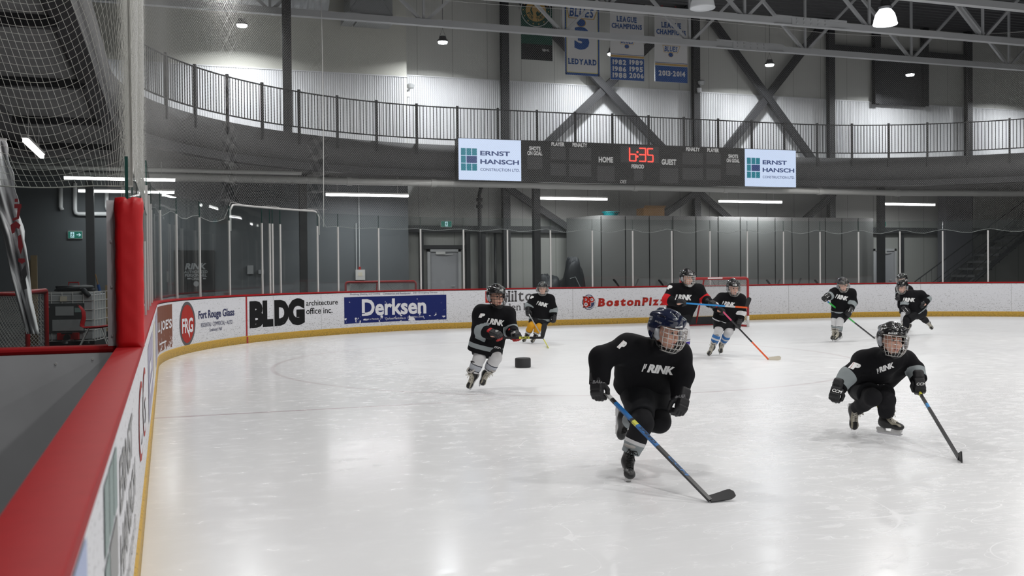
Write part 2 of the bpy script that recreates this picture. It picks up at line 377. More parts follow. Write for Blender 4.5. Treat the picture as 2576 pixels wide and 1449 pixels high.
def glass_mat(name, tint, k=1.):
    m = bpy.data.materials.new(name); m.use_nodes = True; nt = m.node_tree; nt.nodes.clear()
    out = N(nt, 'OutputMaterial'); tr = N(nt, 'BsdfTransparent'); gl = N(nt, 'BsdfGlossy'); mx = N(nt, 'MixShader')
    tr.inputs[0].default_value = (*tint, 1); gl.inputs['Roughness'].default_value = .02
    ge = N(nt, 'NewGeometry'); dt = N(nt, 'VectorMath', operation='DOT_PRODUCT'); nt.links.new(ge.outputs['Normal'], dt.inputs[0]); nt.links.new(ge.outputs['Incoming'], dt.inputs[1])
    fz = math_node(nt, 'POWER', math_node(nt, 'SUBTRACT', 1, math_node(nt, 'ABSOLUTE', dt.outputs['Value'])), 5); fr = math_node(nt, 'ADD', .03, math_node(nt, 'MULTIPLY', fz, .6))
    df = N(nt, 'BsdfDiffuse'); df.inputs[0].default_value = (.3, .32, .32, 1); m2 = N(nt, 'MixShader')
    g = N(nt, 'TexCoord').outputs['Object']
    sm = step(nt, noise(nt, g, 14, 4, .6, .3, (1, 1, 1)), .68, .72)
    nt.links.new(math_node(nt, 'MULTIPLY', fr, k), mx.inputs[0]); nt.links.new(tr.outputs[0], mx.inputs[1]); nt.links.new(gl.outputs[0], mx.inputs[2])
    nt.links.new(math_node(nt, 'ADD', .015, math_node(nt, 'MULTIPLY', sm, .12)), m2.inputs[0]); nt.links.new(mx.outputs[0], m2.inputs[1]); nt.links.new(df.outputs[0], m2.inputs[2])
    nt.links.new(m2.outputs[0], out.inputs[0]); return m
M['glass'] = glass_mat('rink_glass', (.92, .94, .937))
M['glass_edge'] = mat('green_glass_edge', (.02, .07, .06), .15)
def panel_mat(name, col, seam=1.1, ribs=.09, darker=.5):
    m = bpy.data.materials.new(name); m.use_nodes = True; nt = m.node_tree; b = nt.nodes['Principled BSDF']
    g = N(nt, 'NewGeometry').outputs['Position']; sep = N(nt, 'SeparateXYZ'); nt.links.new(g, sep.inputs[0])
    fr = math_node(nt, 'FRACT', math_node(nt, 'DIVIDE', sep.outputs[0], seam))
    s1 = step(nt, math_node(nt, 'ABSOLUTE', math_node(nt, 'SUBTRACT', fr, .5)), .012, .008)
    fr2 = math_node(nt, 'FRACT', math_node(nt, 'DIVIDE', sep.outputs[0], ribs))
    s2 = step(nt, math_node(nt, 'ABSOLUTE', math_node(nt, 'SUBTRACT', fr2, .5)), .1, .05)
    f = math_node(nt, 'MAXIMUM', math_node(nt, 'MULTIPLY', s1, darker), math_node(nt, 'MULTIPLY', s2, .07))
    nt.links.new(mixc(nt, f, col, tuple(c*.25 for c in col)), b.inputs['Base Color']); b.inputs['Roughness'].default_value = .55; return m
M['wall_up'] = panel_mat('pale_insulated_wall_panel', (.56, .56, .53))
M['wall_up_left'] = mat('pale_painted_wall', (.58, .575, .52), .7, noise=.03, ns=2)
M['wall_low'] = panel_mat('grey_insulated_wall_panel', (.34, .34, .325))
M['corr'] = mat('white_corrugated_metal', (.74, .745, .76), .38, .1)
M['deck'] = mat('steel_roof_deck', (.09, .09, .095), .55, .2)

# ------------------------------------------------------------------ the rink outline
U0, V0, RR, RW = -.15, 24.19, 8.09, 25.91
def rounded_path(u0, u1, vtop, R, vstart, step_=.25):
    pts = []; n = max(2, int((vtop-R-vstart)/step_))
    pts += [(u0, vstart+(vtop-R-vstart)*i/n) for i in range(n)]
    n = max(4, int(R*math.pi/2/step_))
    pts += [(u0+R-R*math.cos(a), vtop-R+R*math.sin(a)) for a in [math.pi/2*i/n for i in range(n)]]
    n = int((u1-u0-2*R)/step_)
    pts += [(u0+R+(u1-u0-2*R)*i/n, vtop) for i in range(n)]
    n = max(4, int(R*math.pi/2/step_))
    pts += [(u1-R+R*math.sin(a), vtop-R+R*math.cos(a)) for a in [math.pi/2*i/n for i in range(n)]]
    n = max(2, int((vtop-R-vstart)/step_))
    pts += [(u1, vtop-R-(vtop-R-vstart)*i/n) for i in range(n+1)]
    return np.array(pts)
class Path:
    def __init__(s, pts):
        s.p = pts; d = np.diff(pts, axis=0); s.s = np.concatenate([[0], np.cumsum(np.hypot(d[:, 0], d[:, 1]))]); s.L = s.s[-1]
        t = np.gradient(pts, axis=0); t /= np.hypot(t[:, 0], t[:, 1])[:, None]; s.n = np.stack([t[:, 1], -t[:, 0]], -1)   # normal towards the ice
        s.t = t
    def at(s, q, off=0, z=0):
        x = np.interp(q, s.s, s.p[:, 0]); y = np.interp(q, s.s, s.p[:, 1]); nx = np.interp(q, s.s, s.n[:, 0]); ny = np.interp(q, s.s, s.n[:, 1])
        return np.array([x+nx*off, y+ny*off, z])
    def tan(s, q): return np.array([np.interp(q, s.s, s.t[:, 0]), np.interp(q, s.s, s.t[:, 1]), 0])
    def sx(s, x, z=.6, off=0, lo=0):                      # arc length of the point seen in image column x
        P = np.c_[s.p+s.n*off, np.full(len(s.p), z)]; k = s.s >= lo; d = (P-CP)@CF; k &= d > 1
        X = proj(P)[:, 0]; idx = np.where(k)[0]
        for i in idx[:-1]:
            if (X[i]-x)*(X[i+1]-x) <= 0 and k[i+1] and X[i] < X[i+1]: return s.s[i]+(s.s[i+1]-s.s[i])*(x-X[i])/(X[i+1]-X[i]+1e-9)
        return s.L
RINK = Path(rounded_path(U0, U0+RW, V0, RR, -4))
def sweep(mb, path, prof, s0=0, s1=None, m=0, closed=True, ds=.25):
    s1 = s1 or path.L; n = max(1, int((s1-s0)/ds)); k = len(prof); b = len(mb.v); vs = []; uv = []
    for i in range(n+1):
        q = s0+(s1-s0)*i/n
        for o, z in prof: vs.append(path.at(q, o, z)); uv.append((q, z))
    fs = [(i*k+j, i*k+(j+1) % k, (i+1)*k+(j+1) % k, (i+1)*k+j) for i in range(n) for j in range(k if closed else k-1)]
    if closed: fs += [tuple(range(k)), tuple(n*k+j for j in range(k))[::-1]]
    mb.add(vs, fs, m); mb.uv = getattr(mb, 'uv', [])+uv
    return mb
def set_uv(o, uv):
    me = o.data; l = me.uv_layers.new(name='uv')
    for lp in me.loops: l.data[lp.index].uv = uv[lp.vertex_index]

# ice, floor, ceiling, walls
mb = MB(); inner = [tuple(p) for p in RINK.p[::2]]
mb.flat(inner, lambda x, y: (x, y, 0)); ice = struct(mb.build('floor', M['ice'])); ice['label'] = 'white skated ice of the rink'
mb = MB().bx(-12, 42, -8, 32, -.12, -.03); struct(mb.build('floor_surround', M['floor']))
WV, WL, LV, WE = 29.0, -9.0, 28.35, 6.67               # end wall plane, side wall, left part of the end wall and where it stops
mb = MB().bx(WE, 42, WV, WV+.2, -.1, 4.6); struct(mb.build('wall_end', M['wall_low']))
mb = MB().bx(WL, WE, LV, LV+.7, -.1, 4.5); struct(mb.build('wall_end_left', M['wall_grey']))
mb = MB().bx(WE, 42, WV, WV+.2, 4.6, 10.3); struct(mb.build('wall_upper', M['wall_up']))
mb = MB().bx(WL, WE, LV, LV+.7, 4.5, 10.3); struct(mb.build('wall_upper_left', M['wall_up_left']))
mb = MB().bx(WL-.2, WL, -8, 29.2, -.1, 10.3); struct(mb.build('wall_left', M['wall_grey']))
mb = MB().bx(42, 42.2, -8, 29.2, -.1, 10.3); struct(mb.build('wall_right', M['wall_up_left']))
mb = MB().bx(-9.2, 42.2, -8.2, -8, -.1, 10.3); struct(mb.build('wall_back', M['wall_grey']))
mb = MB(); vs = []; xs = np.arange(-8.2, 29.4, .15)       # ribbed steel roof deck, ribs along X
pr = []
for i, y in enumerate(xs): pr += [(y, 10.0 if i % 2 else 10.08), (y+.1, 10.0 if i % 2 else 10.08)]
mb.add([(x, y, z) for x in (-9.2, 42.2) for y, z in pr], [(i, i+1, len(pr)+i+1, len(pr)+i) for i in range(len(pr)-1)])
struct(mb.build('ceiling', M['deck']))
def corrugated(name, x0, x1, y, z0, z1):
    mb = MB(); n = int((x1-x0)/.065); pr = []
    for i in range(n):
        a = x0+.065*i; pr += [(a, y), (a+.022, y), (a+.032, y-.018), (a+.055, y-.018)]
    pr.append((x1, y)); k = len(pr)
    mb.add([(x, yy, z) for z in (z0, z1) for x, yy in pr], [(i, i+1, k+i+1, k+i) for i in range(k-1)])
    o = struct(mb.build(name, M['corr'])); return o
corrugated('trim_1', WE, 36, WV-.01, 4.5, 7.28); corrugated('trim_2', WL, WE-.02, LV-.01, 4.5, 7.1)
struct(MB().bx(WE, 36, WV-.04, WV, 7.28, 7.31).build('trim_3', M['corr'])); struct(MB().bx(WL, WE, LV-.04, LV, 7.1, 7.13).build('trim_4', M['corr']))

# walkway slab with its curved edge
EU0, EV, ER = -.85, 26.1, 8.35
EDGE = Path(rounded_path(EU0, 26.6, EV, ER, -6))
mb = MB(); n = len(EDGE.p); SB, ST = 4.05, 4.88
outer = []
for x, y in EDGE.p:
    if x < EU0+ER and y > EV-ER:
        t = min(1, max(0, math.atan2(y-(EV-ER), EU0+ER-x)/(math.pi/2))); outer.append((WL+(EU0+ER-WL)*max(0, t*2-1), min(LV, EV-ER+(LV-EV+ER)*min(1, t*2))))
    elif x > 26.6-ER and y > EV-ER:
        t = min(1, max(0, math.atan2(y-(EV-ER), x-26.6+ER)/(math.pi/2))); outer.append((42-(42-26.6+ER)*max(0, t*2-1), min(WV, EV-ER+(WV-EV+ER)*min(1, t*2))))
    elif y <= EV-ER: outer.append((WL if x < 10 else 42, y))
    else: outer.append((x, WV if x > WE else LV))
mb.v = [(x, y, SB) for x, y in EDGE.p]+[(x, y, ST) for x, y in EDGE.p]+[(x, y, SB) for x, y in outer]+[(x, y, ST) for x, y in outer]
for i in range(n-1):
    mb.f += [(i, i+1, n+i+1, n+i), (n+i, n+i+1, 3*n+i+1, 3*n+i), (i+1, i, 2*n+i, 2*n+i+1)]; mb.m += [0, 1, 1]
struct(mb.build('trim_walkway', [M['fascia'], M['soffit']], smooth='keep'))
mb = MB(); sweep(mb, EDGE, [(.03, 4.0), (.03, 4.18), (-.22, 4.18), (-.22, 4.0)]); struct(mb.build('trim_edge_beam', M['dark_steel']))
# soffit joint strips over the side corridor
for i, y in enumerate((4, 7.5, 11, 14.5, 18, 21.5)):
    struct(MB().bx(WL, -1.0, y, y+.12, 3.93, 4.05).build('trim_joint', M['dark_steel']))
struct(MB().bx(-2.6, -2.35, -6, 22, 3.85, 4.05).build('trim_joint', M['fascia']))

# columns, braces
def hcol(name, x, y, z0, z1, w=.21, d=.2, label=None):
    mb = MB().bx(x-w/2, x+w/2, y-d/2, y-d/2+.02, z0, z1).bx(x-w/2, x+w/2, y+d/2-.02, y+d/2, z0, z1).bx(x-.012, x+.012, y-d/2+.02, y+d/2-.02, z0, z1)
    o = struct(mb.build(name, M['dark_steel'])); return o
for x in (9.82, 16.42, 21.68, 27.65): hcol('column', x, 28.75, -.03, 10.0, .23)
hcol('column', 2.85, 24.85, 4.88, 10.0, .2)
for x in (-1.77, 3.41, 9.98, 21.94): struct(MB().bx(x-.095, x+.095, 26.45, 26.64, -.03, 4.05).build('column', M['dark_steel']))
hcol('column', 23.62, 28.78, 7.2, 10.0, .24); hcol('column', 25.72, 28.78, 7.2, 10.0, .2)
def brace(a, b, w=.2): return struct(MB().bar(a, b, w, .16, up=(0, 1, 0)).build('brace', M['dark_steel']))
BV = 28.66
for x0, x1 in ((9.82, 16.42), (16.42, 21.68)):
    xc = (x0+x1)/2; s = 1.0
    brace((x0, BV, 4.15), (x1, BV, 10.2), .24); brace((x0, BV-.05, 10.2), (x1, BV-.05, 4.15), .24)
    brace((x0, BV, 4.0), (x1, BV, -.03)); brace((x0, BV-.05, -.03), (x1, BV-.05, 4.0))
struct(MB().bx(21.7, 27.6, 28.7, 28.86, 8.95, 9.15).build('brace', M['dark_steel']))
struct(MB().bx(WE, 16.4, 28.72, 28.95, 2.62, 2.82).build('brace', M['dark_steel']))
struct(MB().bx(21.7, 28.5, 28.72, 28.95, 2.66, 2.86).build('brace', M['dark_steel']))
for x in (7.18, 8.63, 11.02-1.9, 23.35, 24.75): struct(MB().bx(x-.06, x+.06, 28.8, 28.95, -.03, 2.7).build('brace', M['dark_steel']))
struct(MB().bx(7.2, 8.6, 28.86, 28.97, 2.13, 2.24).build('brace', M['dark_steel']))

# ------------------------------------------------------------------ dasher boards
HB, KT = 1.0, .15
boards = empty('dasher_boards', (0, 6, 0), 'white scuffed rink boards with a red top rail and yellow kick plate', 'rink boards')
def bpart(name, prof, m, **k):
    mb = MB(); sweep(mb, RINK, prof, **k); o = mb.build(name, m, boards, smooth='auto'); set_uv(o, mb.uv); return o
bpart('board_face', [(0, KT-.02), (0, HB-.045), (-.02, HB-.045), (-.02, KT-.02)], M['board'])
bpart('kick_plate', [(.014, -.02), (.014, KT-.012), (.004, KT), (-.03, KT), (-.03, -.02)], M['yellow_kick'])
bpart('top_rail', [(.008, HB-.03), (.006, HB-.004), (.0, HB), (-.135, HB), (-.14, HB-.03)], M['red'])
bpart('back_panel', [(-.105, .0), (-.105, HB-.03), (-.125, HB-.03), (-.125, .0)], M['white_pl'])
def BS(x, y, lo=0):                                      # image point on the boards -> (arc length, height)
    s = RINK.sx(x, .55, 0, lo)
    for _ in range(3):
        y0, y1 = proj([RINK.at(s, 0, 0), RINK.at(s, 0, 1)])[:, 1]; z = (y-y0)/(y1-y0); s = RINK.sx(x, min(1, max(0, z)), 0, lo)
    return s, z
def bfn(off): return lambda s, z: RINK.at(s, off, z)
M['joint'] = mat('grey_joint', (.33, .33, .33), .6)
for s in [RINK.sx(x, .5) for x in (419, 687.5, 808, 906, 1116, 1441, 1984, 2316, 2544)]+[4.6, 7.1, 9.6, 12.1]:
    mb = MB(); rect(mb, s-.004, s+.004, KT, HB-.04, bfn(.0025)); mb.build('panel_joint', M['joint'], boards)
def ad(label, mats, f):
    mb = MB(); mb.cuts = [(0, 0, 'panel')]; f(mb); ends = mb.cuts[1:]+[(len(mb.v), len(mb.f), '')]; root = None
    for (v0, f0, nm), (v1, f1, _) in zip(mb.cuts, ends):     # background first, then each line of lettering as a piece of it
        if f1 == f0: continue
        p = MB(); p.v = mb.v[v0:v1]; p.f = [tuple(i-v0 for i in q) for q in mb.f[f0:f1]]; p.m = mb.m[f0:f1]
        o = p.build('advertisement' if root is None else nm, mats, boards if root is None else root, smooth='keep')
        if root is None: root = o; o['label'] = label
    return root
s0 = RINK.sx(620, .5)
mb = MB(); rect(mb, s0-.03, s0+.03, KT, HB-.04, bfn(.004)); rect(mb, s0-.03, s0+.03, 0, KT-.015, bfn(.018)); mb.build('goal_line_mark', M['redpaint'], boards)
def box2(xa, ya, xb, yb):                                # image corners -> s0, s1, z0, z1 on the boards
    a, b = BS(xa, ya), BS(xb, yb); return a[0], b[0], b[1], a[1]
def A_joes(mb):
    s1 = BS(433, 820)[0]; s0 = s1-1.75
    rect(mb, s0, s1, .19, .92, bfn(.003), 0, 24)
    put_text(mb, "UL JOE'S", s0+.05, s1-.05, .47, .68, bfn(.006), 1, .03)
    rect(mb, s0+.4, s1-.5, .305, .33, bfn(.006), 1, 6)
ad('brown advertisement with white lettering', [M['ad_brown'], M['ad_white']], A_joes)
def A_frg(mb):
    s, z = BS(470, 812); f1, f2, f3 = bfn(.003), bfn(.006), bfn(.009)
    rx = (BS(489.5, 812)[0]-BS(449.5, 812)[0])/2; ry = .40
    disc(mb, s, .535, rx, ry, f1, 0); disc(mb, s, .535, rx*.84, ry*.86, f2, 1)
    put_text(mb, 'FRG', s-rx*.68, s+rx*.68, .37, .64, f3, 2, .03)
    mb.flat([(s-.02, .42), (s+.1, .42), (s+rx*.3, .27)], f3, 2)
    a, b = BS(499, 800)[0], BS(591, 790)[0]
    put_text(mb, 'Fort Rouge Glass', a, b-.03, .545, .745, f2, 3, .03)
    a, b = BS(505, 822)[0], BS(584, 808)[0]
    put_text(mb, 'RESIDENTIAL \u2022 COMMERCIAL \u2022 AUTO', a, b, .43, .51, f2, 3, .0)
    a, b = BS(527, 828)[0], BS(557.5, 823)[0]
    put_text(mb, 'Established 1968', a, b, .33, .39, f2, 3, .0)
ad('red oval advertisement beside dark lettering', [M['ad_grey'], M['ad_red'], M['ad_white'], M['ad_navy']], A_frg)
def A_bldg(mb):
    f = bfn(.003)
    for c, xa, xb, st in (('B', 627.5, 664, 0), ('L', 660.5, 687, 0), ('D', 690, 727, 0), ('G', 723.5, 766.5, .02)):
        a, b = BS(xa, 790)[0], BS(xb, 790)[0]; put_text(mb, c, a, b, .30-st, .86+st, f, 0, .075)
    a, b = BS(770, 780)[0], BS(850, 775)[0]
    put_text(mb, 'architecture', a, b, .70, .82, f, 0, .012)
    a, b = BS(770, 780)[0], BS(836, 775)[0]
    put_text(mb, 'office inc.', a, b, .51, .65, f, 0, .012)
ad('large black block letters on white', [M['ad_black']], A_bldg)
def A_derk(mb):
    a, b = BS(866, 790)[0], BS(1123, 780)[0]; f1, f2 = bfn(.003), bfn(.006)
    rect(mb, a, b, .24, .86, f1, 0, 12)
    a, b = BS(910, 780)[0], BS(1072, 775)[0]
    put_text(mb, 'Derksen', a, b, .40, .80, f2, 1, .03)
    q = BS(919, 790)[0]; rect(mb, BS(909.5, 790)[0], q-.02, .455, .475, bfn(.008), 0)
    a, b = BS(917.5, 803)[0], BS(992, 800)[0]; put_text(mb, 'Made in Manitoba  |', a, b-.4, .29, .345, f2, 1)
    a, b = BS(970, 803)[0], BS(1020, 800)[0]; put_text(mb, 'DerksenManitoba.ca', a, b, .29, .345, f2, 1)
    a, b = BS(1024, 803)[0], BS(1066, 800)[0]; put_text(mb, '| 204-944-3444', a, b, .295, .35, f2, 1)
    for t, x0, x1 in (('Plumbing, Heating, and Cooling', 881, 956), ('Commercial and Residential', 963, 1032), ('24hr Emergency Service', 1039, 1100)):
        put_text(mb, t, BS(x0, 745)[0], BS(x1, 745)[0], .895, .945, f2, 2)
ad('blue advertisement with white lettering', [M['ad_blue'], M['ad_white'], M['ad_navy']], A_derk)
def A_hilt(mb):
    f1, f2 = bfn(.003), bfn(.006)
    a, b = BS(1221, 760)[0], BS(1253, 760)[0]
    rect(mb, a, b, .63, .93, f1, 0)
    ring(mb, (a+b)/2, .78, .105, .125, f2, 1, 24); rect(mb, a+.05, b-.05, .775, .79, f2, 1)
    put_serif(mb, 'Hilton', BS(1260, 760)[0], BS(1360, 760)[0], .65, .93, f1, 2, .012)
    put_serif(mb, 'Garden Inn', BS(1232, 775)[0], BS(1345, 775)[0], .42, .60, f1, 2, .008)
ad('hotel advertisement in charcoal serif letters with a red square', [M['ad_red'], M['ad_white'], M['ad_grey']], A_hilt)
def A_bost(mb):
    f1, f2, f3 = bfn(.003), bfn(.006), bfn(.009)
    s = BS(1481, 760)[0]; disc(mb, s, .595, .19, .20, f1, 1)
    ring(mb, s, .595, .165, .18, f2, 2, 30)
    put_serif(mb, 'B', s-.16, s+.015, .455, .75, f3, 0, .03); put_serif(mb, 'P', s+.0, s+.16, .48, .74, f3, 0, .03)
    put_text(mb, 'B', s-.175, s+.025, .445, .76, f2, 2, .06); put_text(mb, 'P', s-.01, s+.175, .47, .75, f2, 2, .06)
    ring(mb, s-.085, .535, .03, .05, bfn(.011), 2, 20); ring(mb, s+.09, .66, .022, .038, bfn(.011), 2, 20)
    put_serif(mb, 'Boston', BS(1504, 760)[0], BS(1610, 758)[0], .47, .695, f1, 0, .055, .12)
    put_serif(mb, 'Pizza', BS(1615, 760)[0], BS(1690, 757)[0], .47, .695, f1, 0, .055, .12)
ad('red restaurant lettering beside a round emblem', [M['ad_red'], M['ad_navy'], M['ad_white']], A_bost)
# advertisements along the near side boards, seen at a steep angle (arc length = y + 4)
def A_eh(mb):
    f1 = bfn(.003)
    for i in range(3):
        for j in range(3):
            if (i, j) in ((1, 1), (2, 1)): continue
            rect(mb, 6.55+i*.21, 6.74+i*.21, .34+j*.2, .52+j*.2, f1, 0)
    rect(mb, 6.76, 7.16, .54, .72, f1, 1)
    put_text(mb, 'ERNST', 7.35, 8.55, .66, .84, f1, 1, .02); put_text(mb, 'HANSCH', 7.35, 8.85, .42, .60, f1, 1, .02); put_text(mb, 'CONSTRUCTION LTD.', 7.35, 8.85, .28, .35, f1, 1)
ad('construction advertisement with green squares', [M['ad_green'], mat('grey_vinyl', (.25, .25, .25), .5)], A_eh)
ad('pale blue advertisement stripe', [M['ad_pale']], lambda mb: rect(mb, 5.62, 6.0, .2, .94, bfn(.003), 0))
def A_cg(mb):
    f1 = bfn(.003); put_text(mb, 'CG', 9.5, 11.2, .38, .82, f1, 0, -.0)
    put_text(mb, 'CG', 9.56, 11.14, .42, .78, bfn(.005), 1, -.0)
ad('advertisement of thin red outlined letters', [M['ad_red'], M['ad_white']], A_cg)
def A_side(mb):
    f1 = bfn(.003); rect(mb, 12.3, 14.8, .25, .85, f1, 0, 4); rect(mb, 15.3, 17.2, .3, .85, f1, 1, 4); rect(mb, 17.8, 19.6, .2, .88, f1, 2, 8)
    rect(mb, 12.7, 14.4, .42, .5, bfn(.006), 3, 4); rect(mb, 12.7, 13.6, .58, .68, bfn(.006), 3, 3)
ad('violet and cream advertisement panels', [M['ad_purple'], M['ad_tan'], M['ad_purple'], M['ad_white']], A_side)

# ------------------------------------------------------------------ glass, posts
GO = -.07
px = [405.5, 446, 504, 578.5, 660.5, 680, 687, 706.5, 800, 851.5, 953.5, 1059, 1167, 1277.5, 1385.5, 1490.5, 1592, 1690.5, 1786.5, 1880, 1971, 2063, 2160, 2264, 2371.5, 2485.5]
ps = [RINK.sx(x, HB, GO) for x in px]
ps = [11.35, 12.5, 13.8, 15.2, 16.7, 18.3, 20.0]+[s for s in ps if s > 21.3]
ps += [ps[-1]+1.25, ps[-1]+2.5]
for i, s in enumerate(ps):
    c = RINK.at(s, GO, 0); t = RINK.tan(s); nrm = np.array([-t[1], t[0], 0])
    pt = 1.78 if s < 15.9 else 2.5; mb = MB().box(c+[0, 0, (HB+pt)/2], (.036, .03, pt-HB), (t, nrm, (0, 0, 1)))
    o = mb.build('glass_post', M['alu'], None, org=(c[0], c[1], HB))
    tag(o, f'pale scuffed aluminium glass post, {ORD[i]} along the boards from the red padded post', 'post', 'posts between the glass panes')
for i, (a, b) in enumerate(zip(ps[:-1], ps[1:])):
    g = MB(); k = 1 if b-a < 1.6 else 2; pts = [RINK.at(a+.006+(b-a-.012)*j/3, GO, 0) for j in range(4)]
    top = 2.80 if a > 15.9 else 2.14
    vs = []
    for p in pts:
        for off in (-.006, .006):
            q = (a+b)/2; t = RINK.tan(q); nrm = np.array([-t[1], t[0], 0])
            for z in (HB+.005, top): vs.append(p+nrm*off+[0, 0, z])
    fs = []
    for j in range(3):
        A, B = j*4, j*4+4
        fs += [(A, B, B+1, A+1), (A+2, A+3, B+3, B+2)]; 
    g.add(vs, fs, 0)
    e = []
    for j in range(3):
        A, B = j*4, j*4+4; e += [(A+1, B+1, B+3, A+3)]
    e += [(0, 1, 3, 2), (12, 14, 15, 13)]
    g.add(vs, e, 1)
    c = RINK.at((a+b)/2, GO, HB)
    o = g.build('rink_glass', [M['glass'], M['glass_edge']], None, smooth='keep', org=c)
    tag(o, f'clear pane of rink glass above the boards, {ORD[i]} from the red padded post', 'glass pane', 'rink glass panes')
# pane on the side of the players' bench, pale end post and red pad
mb = MB(); mb.bx(-4.5, -.33, 6.42, 6.432, 1.0, 2.12)
tag(mb.build('bench_glass', M['glass'], None, org=(-2, 6.42, 1.0)), 'scratched clear glass above the red rail at the left, beside the red pad', 'glass pane')
mb = MB().bx(-.23, -.215, 6.42, 7.35, 1.0, 2.14); mb.bx(-.232, -.213, 6.415, 6.42, 1.0, 2.14, 1)
tag(mb.build('end_glass', [M['glass'], M['glass_edge']], None, org=(-.22, 6.5, 1.0)), 'tall glass pane standing edge-on behind the red pad', 'glass pane')
mb = MB().bx(-.335, -.28, 6.36, 6.41, 1.0, 1.87)
for z in (1.06, 1.35, 1.62): mb.lathe([(0, .012), (.008, .012), (.008, 0)], (-.31, 6.355, z), 8)
tag(mb.build('end_post', M['white_pl'], None, org=(-.3, 6.38, 1.0)), 'white channel post with screws, left of the red pad', 'post')
pad = MB(); npz, npa = 26, 28
for i in range(npz+1):
    z = 1.0+.875*i/npz
    for j in range(npa):
        a = 2*math.pi*j/npa; w = 1+.03*math.sin(7*z*6+3*a)*math.sin(3*a)+(.05*math.sin(9*a) if i > npz-3 else 0)-(.06 if i == npz else 0)
        sq = (abs(math.cos(a))**5+abs(math.sin(a))**5)**(-1/5)
        pad.v.append((-.208+.078*w*sq*math.cos(a), 6.30+.07*w*sq*math.sin(a), z+(.012*math.sin(9*a) if i > npz-2 else 0)-(.0 if i else 0)))
pad.f = [(i*npa+j, i*npa+(j+1) % npa, (i+1)*npa+(j+1) % npa, (i+1)*npa+j) for i in range(npz) for j in range(npa)]+[tuple(range(npa))[::-1], tuple(npz*npa+j for j in range(npa))]; pad.m = [0]*len(pad.f)
po = tag(pad.build('post_pad', M['red_pad'], None, True, org=(-.208, 6.3, 1.0)), 'red vinyl pad wrapped round the end of the glass at the bench corner', 'pad')
mb = MB()
for (a, z, w) in ((-1.7, 1.21, .03), (-1.45, 1.235, .025), (-1.2, 1.22, .02), (-1.75, 1.6, .015)):
    pass
# bench side: grey panel with a red top rail; its screws
sp = empty('bench_boarding', (-2, 6.45, 0), 'grey side panel of the bench under a red rail at the left', 'panel')
MB().bx(-5, -.285, 6.35, 6.42, 0, .965).build('panel_face', mat('grey_bench_panel', (.48, .49, .51), .5, noise=.1, ns=4), sp)
mb = MB().tube([(-5, 6.37, .985), (-.28, 6.37, .985)], .022, 10).bx(-5, -.28, 6.37, 6.5, .965, 1.005); mb.build('top_rail', M['red'], sp, smooth='auto')
mb = MB()
for x in (-.45, -.8, -1.15): mb.lathe([(0, .0), (.007, .0), (.006, -.004), (0, -.005)], (0, 0, 0), 10)
for i, x in enumerate((-.42, -.62, -.93)):
    b = MB(); b.tube([(x, 6.351, .93-.02*(i % 2)), (x, 6.346, .93-.02*(i % 2))], .007, 10); b.build('screw', M['alu'], sp)
# ------------------------------------------------------------------ safety net
def net_object(name, fn, a0, a1, b0, b1, cell, r, fams, mtl, nseg, label, extra=None):
    mb = MB(); V = []; Fc = []
    H = b1-b0
    for fam in fams:
        k0, k1 = (a0-H*max(fam, 0), a1-H*min(fam, 0)); n = int((k1-k0)/cell)
        for i in range(n+1):
            k = k0+cell*i; seg = []
            for j in range(nseg+1):
                t = j/nseg; a = k+fam*H*t
                seg.append((a, b0+H*t, a0-1e-6 <= a <= a1+1e-6))
            # clip to the range
            pts = []
            for q, (a, b, ok) in enumerate(seg):
                if ok: pts.append((a, b))
                else:
                    nb = [seg[z] for z in (q-1, q+1) if 0 <= z <= nseg and seg[z][2]]
                    if nb:
                        na, nbb, _ = nb[0]; lim = a0 if a < a0 else a1; f = (lim-na)/(a-na); pts.append((lim, nbb+(b-nbb)*f))
            if len(pts) < 2: continue
            P = fn(np.array(pts))
            T = np.gradient(P, axis=0); T /= np.linalg.norm(T, axis=1)[:, None]+1e-12
            X = np.cross(T, CF); X /= np.linalg.norm(X, axis=1)[:, None]+1e-12; Y = np.cross(T, X)
            bi = len(V)//3
            base = sum(len(v) for v in V)
            ring_ = np.stack([P+r*Y, P+r*(.87*X-.5*Y), P+r*(-.87*X-.5*Y)], 1).reshape(-1, 3)
            V.append(ring_); m = len(P)
            q = np.arange(m-1)[:, None]*3+base
            for c in range(3): Fc.append(np.concatenate([q+c, q+(c+1) % 3, q+3+(c+1) % 3, q+3+c], 1))
    V = np.concatenate(V); Fc = np.concatenate(Fc)
    me = bpy.data.meshes.new(name); me.from_pydata(V.tolist(), [], Fc.tolist()); me.materials.append(mtl); me.shade_smooth()
    o = bpy.data.objects.new(name, me); COL.objects.link(o); tag(o, label, 'net'); return o
NO = -.16
gs0, gs1 = RINK.sx(577, 2.5, NO), RINK.sx(801, 2.5, NO)
post_s = np.array(ps)
def net_bottom(s):
    d = np.min(np.abs(s[:, None]-post_s[None]), axis=1); b = 2.50-.05*np.clip(d/.55, 0, 1)*0+.035*np.cos(d*6)
    g = (s > gs0) & (s < gs1); return np.where(g, 2.86-.0*s, b)
NT = 8.25
def net_fn(ab):
    s, b = ab[:, 0], ab[:, 1]; zb = net_bottom(s); z = zb+(NT-zb)*b
    sag = .05*np.sin(s*2.1)*np.sin(b*3.14)
    z = z+.03*np.sin(s*5.0+1)*np.exp(-((b-.03)/.06)**2)+.10*np.sin(s*.21)*b
    x = np.interp(s, RINK.s, RINK.p[:, 0])+np.interp(s, RINK.s, RINK.n[:, 0])*(NO+sag); y = np.interp(s, RINK.s, RINK.p[:, 1])+np.interp(s, RINK.s, RINK.n[:, 1])*(NO+sag)
    return np.stack([x, y, z], 1)
NS0, NS1 = 13.2, RINK.sx(2576, 3, NO)+5
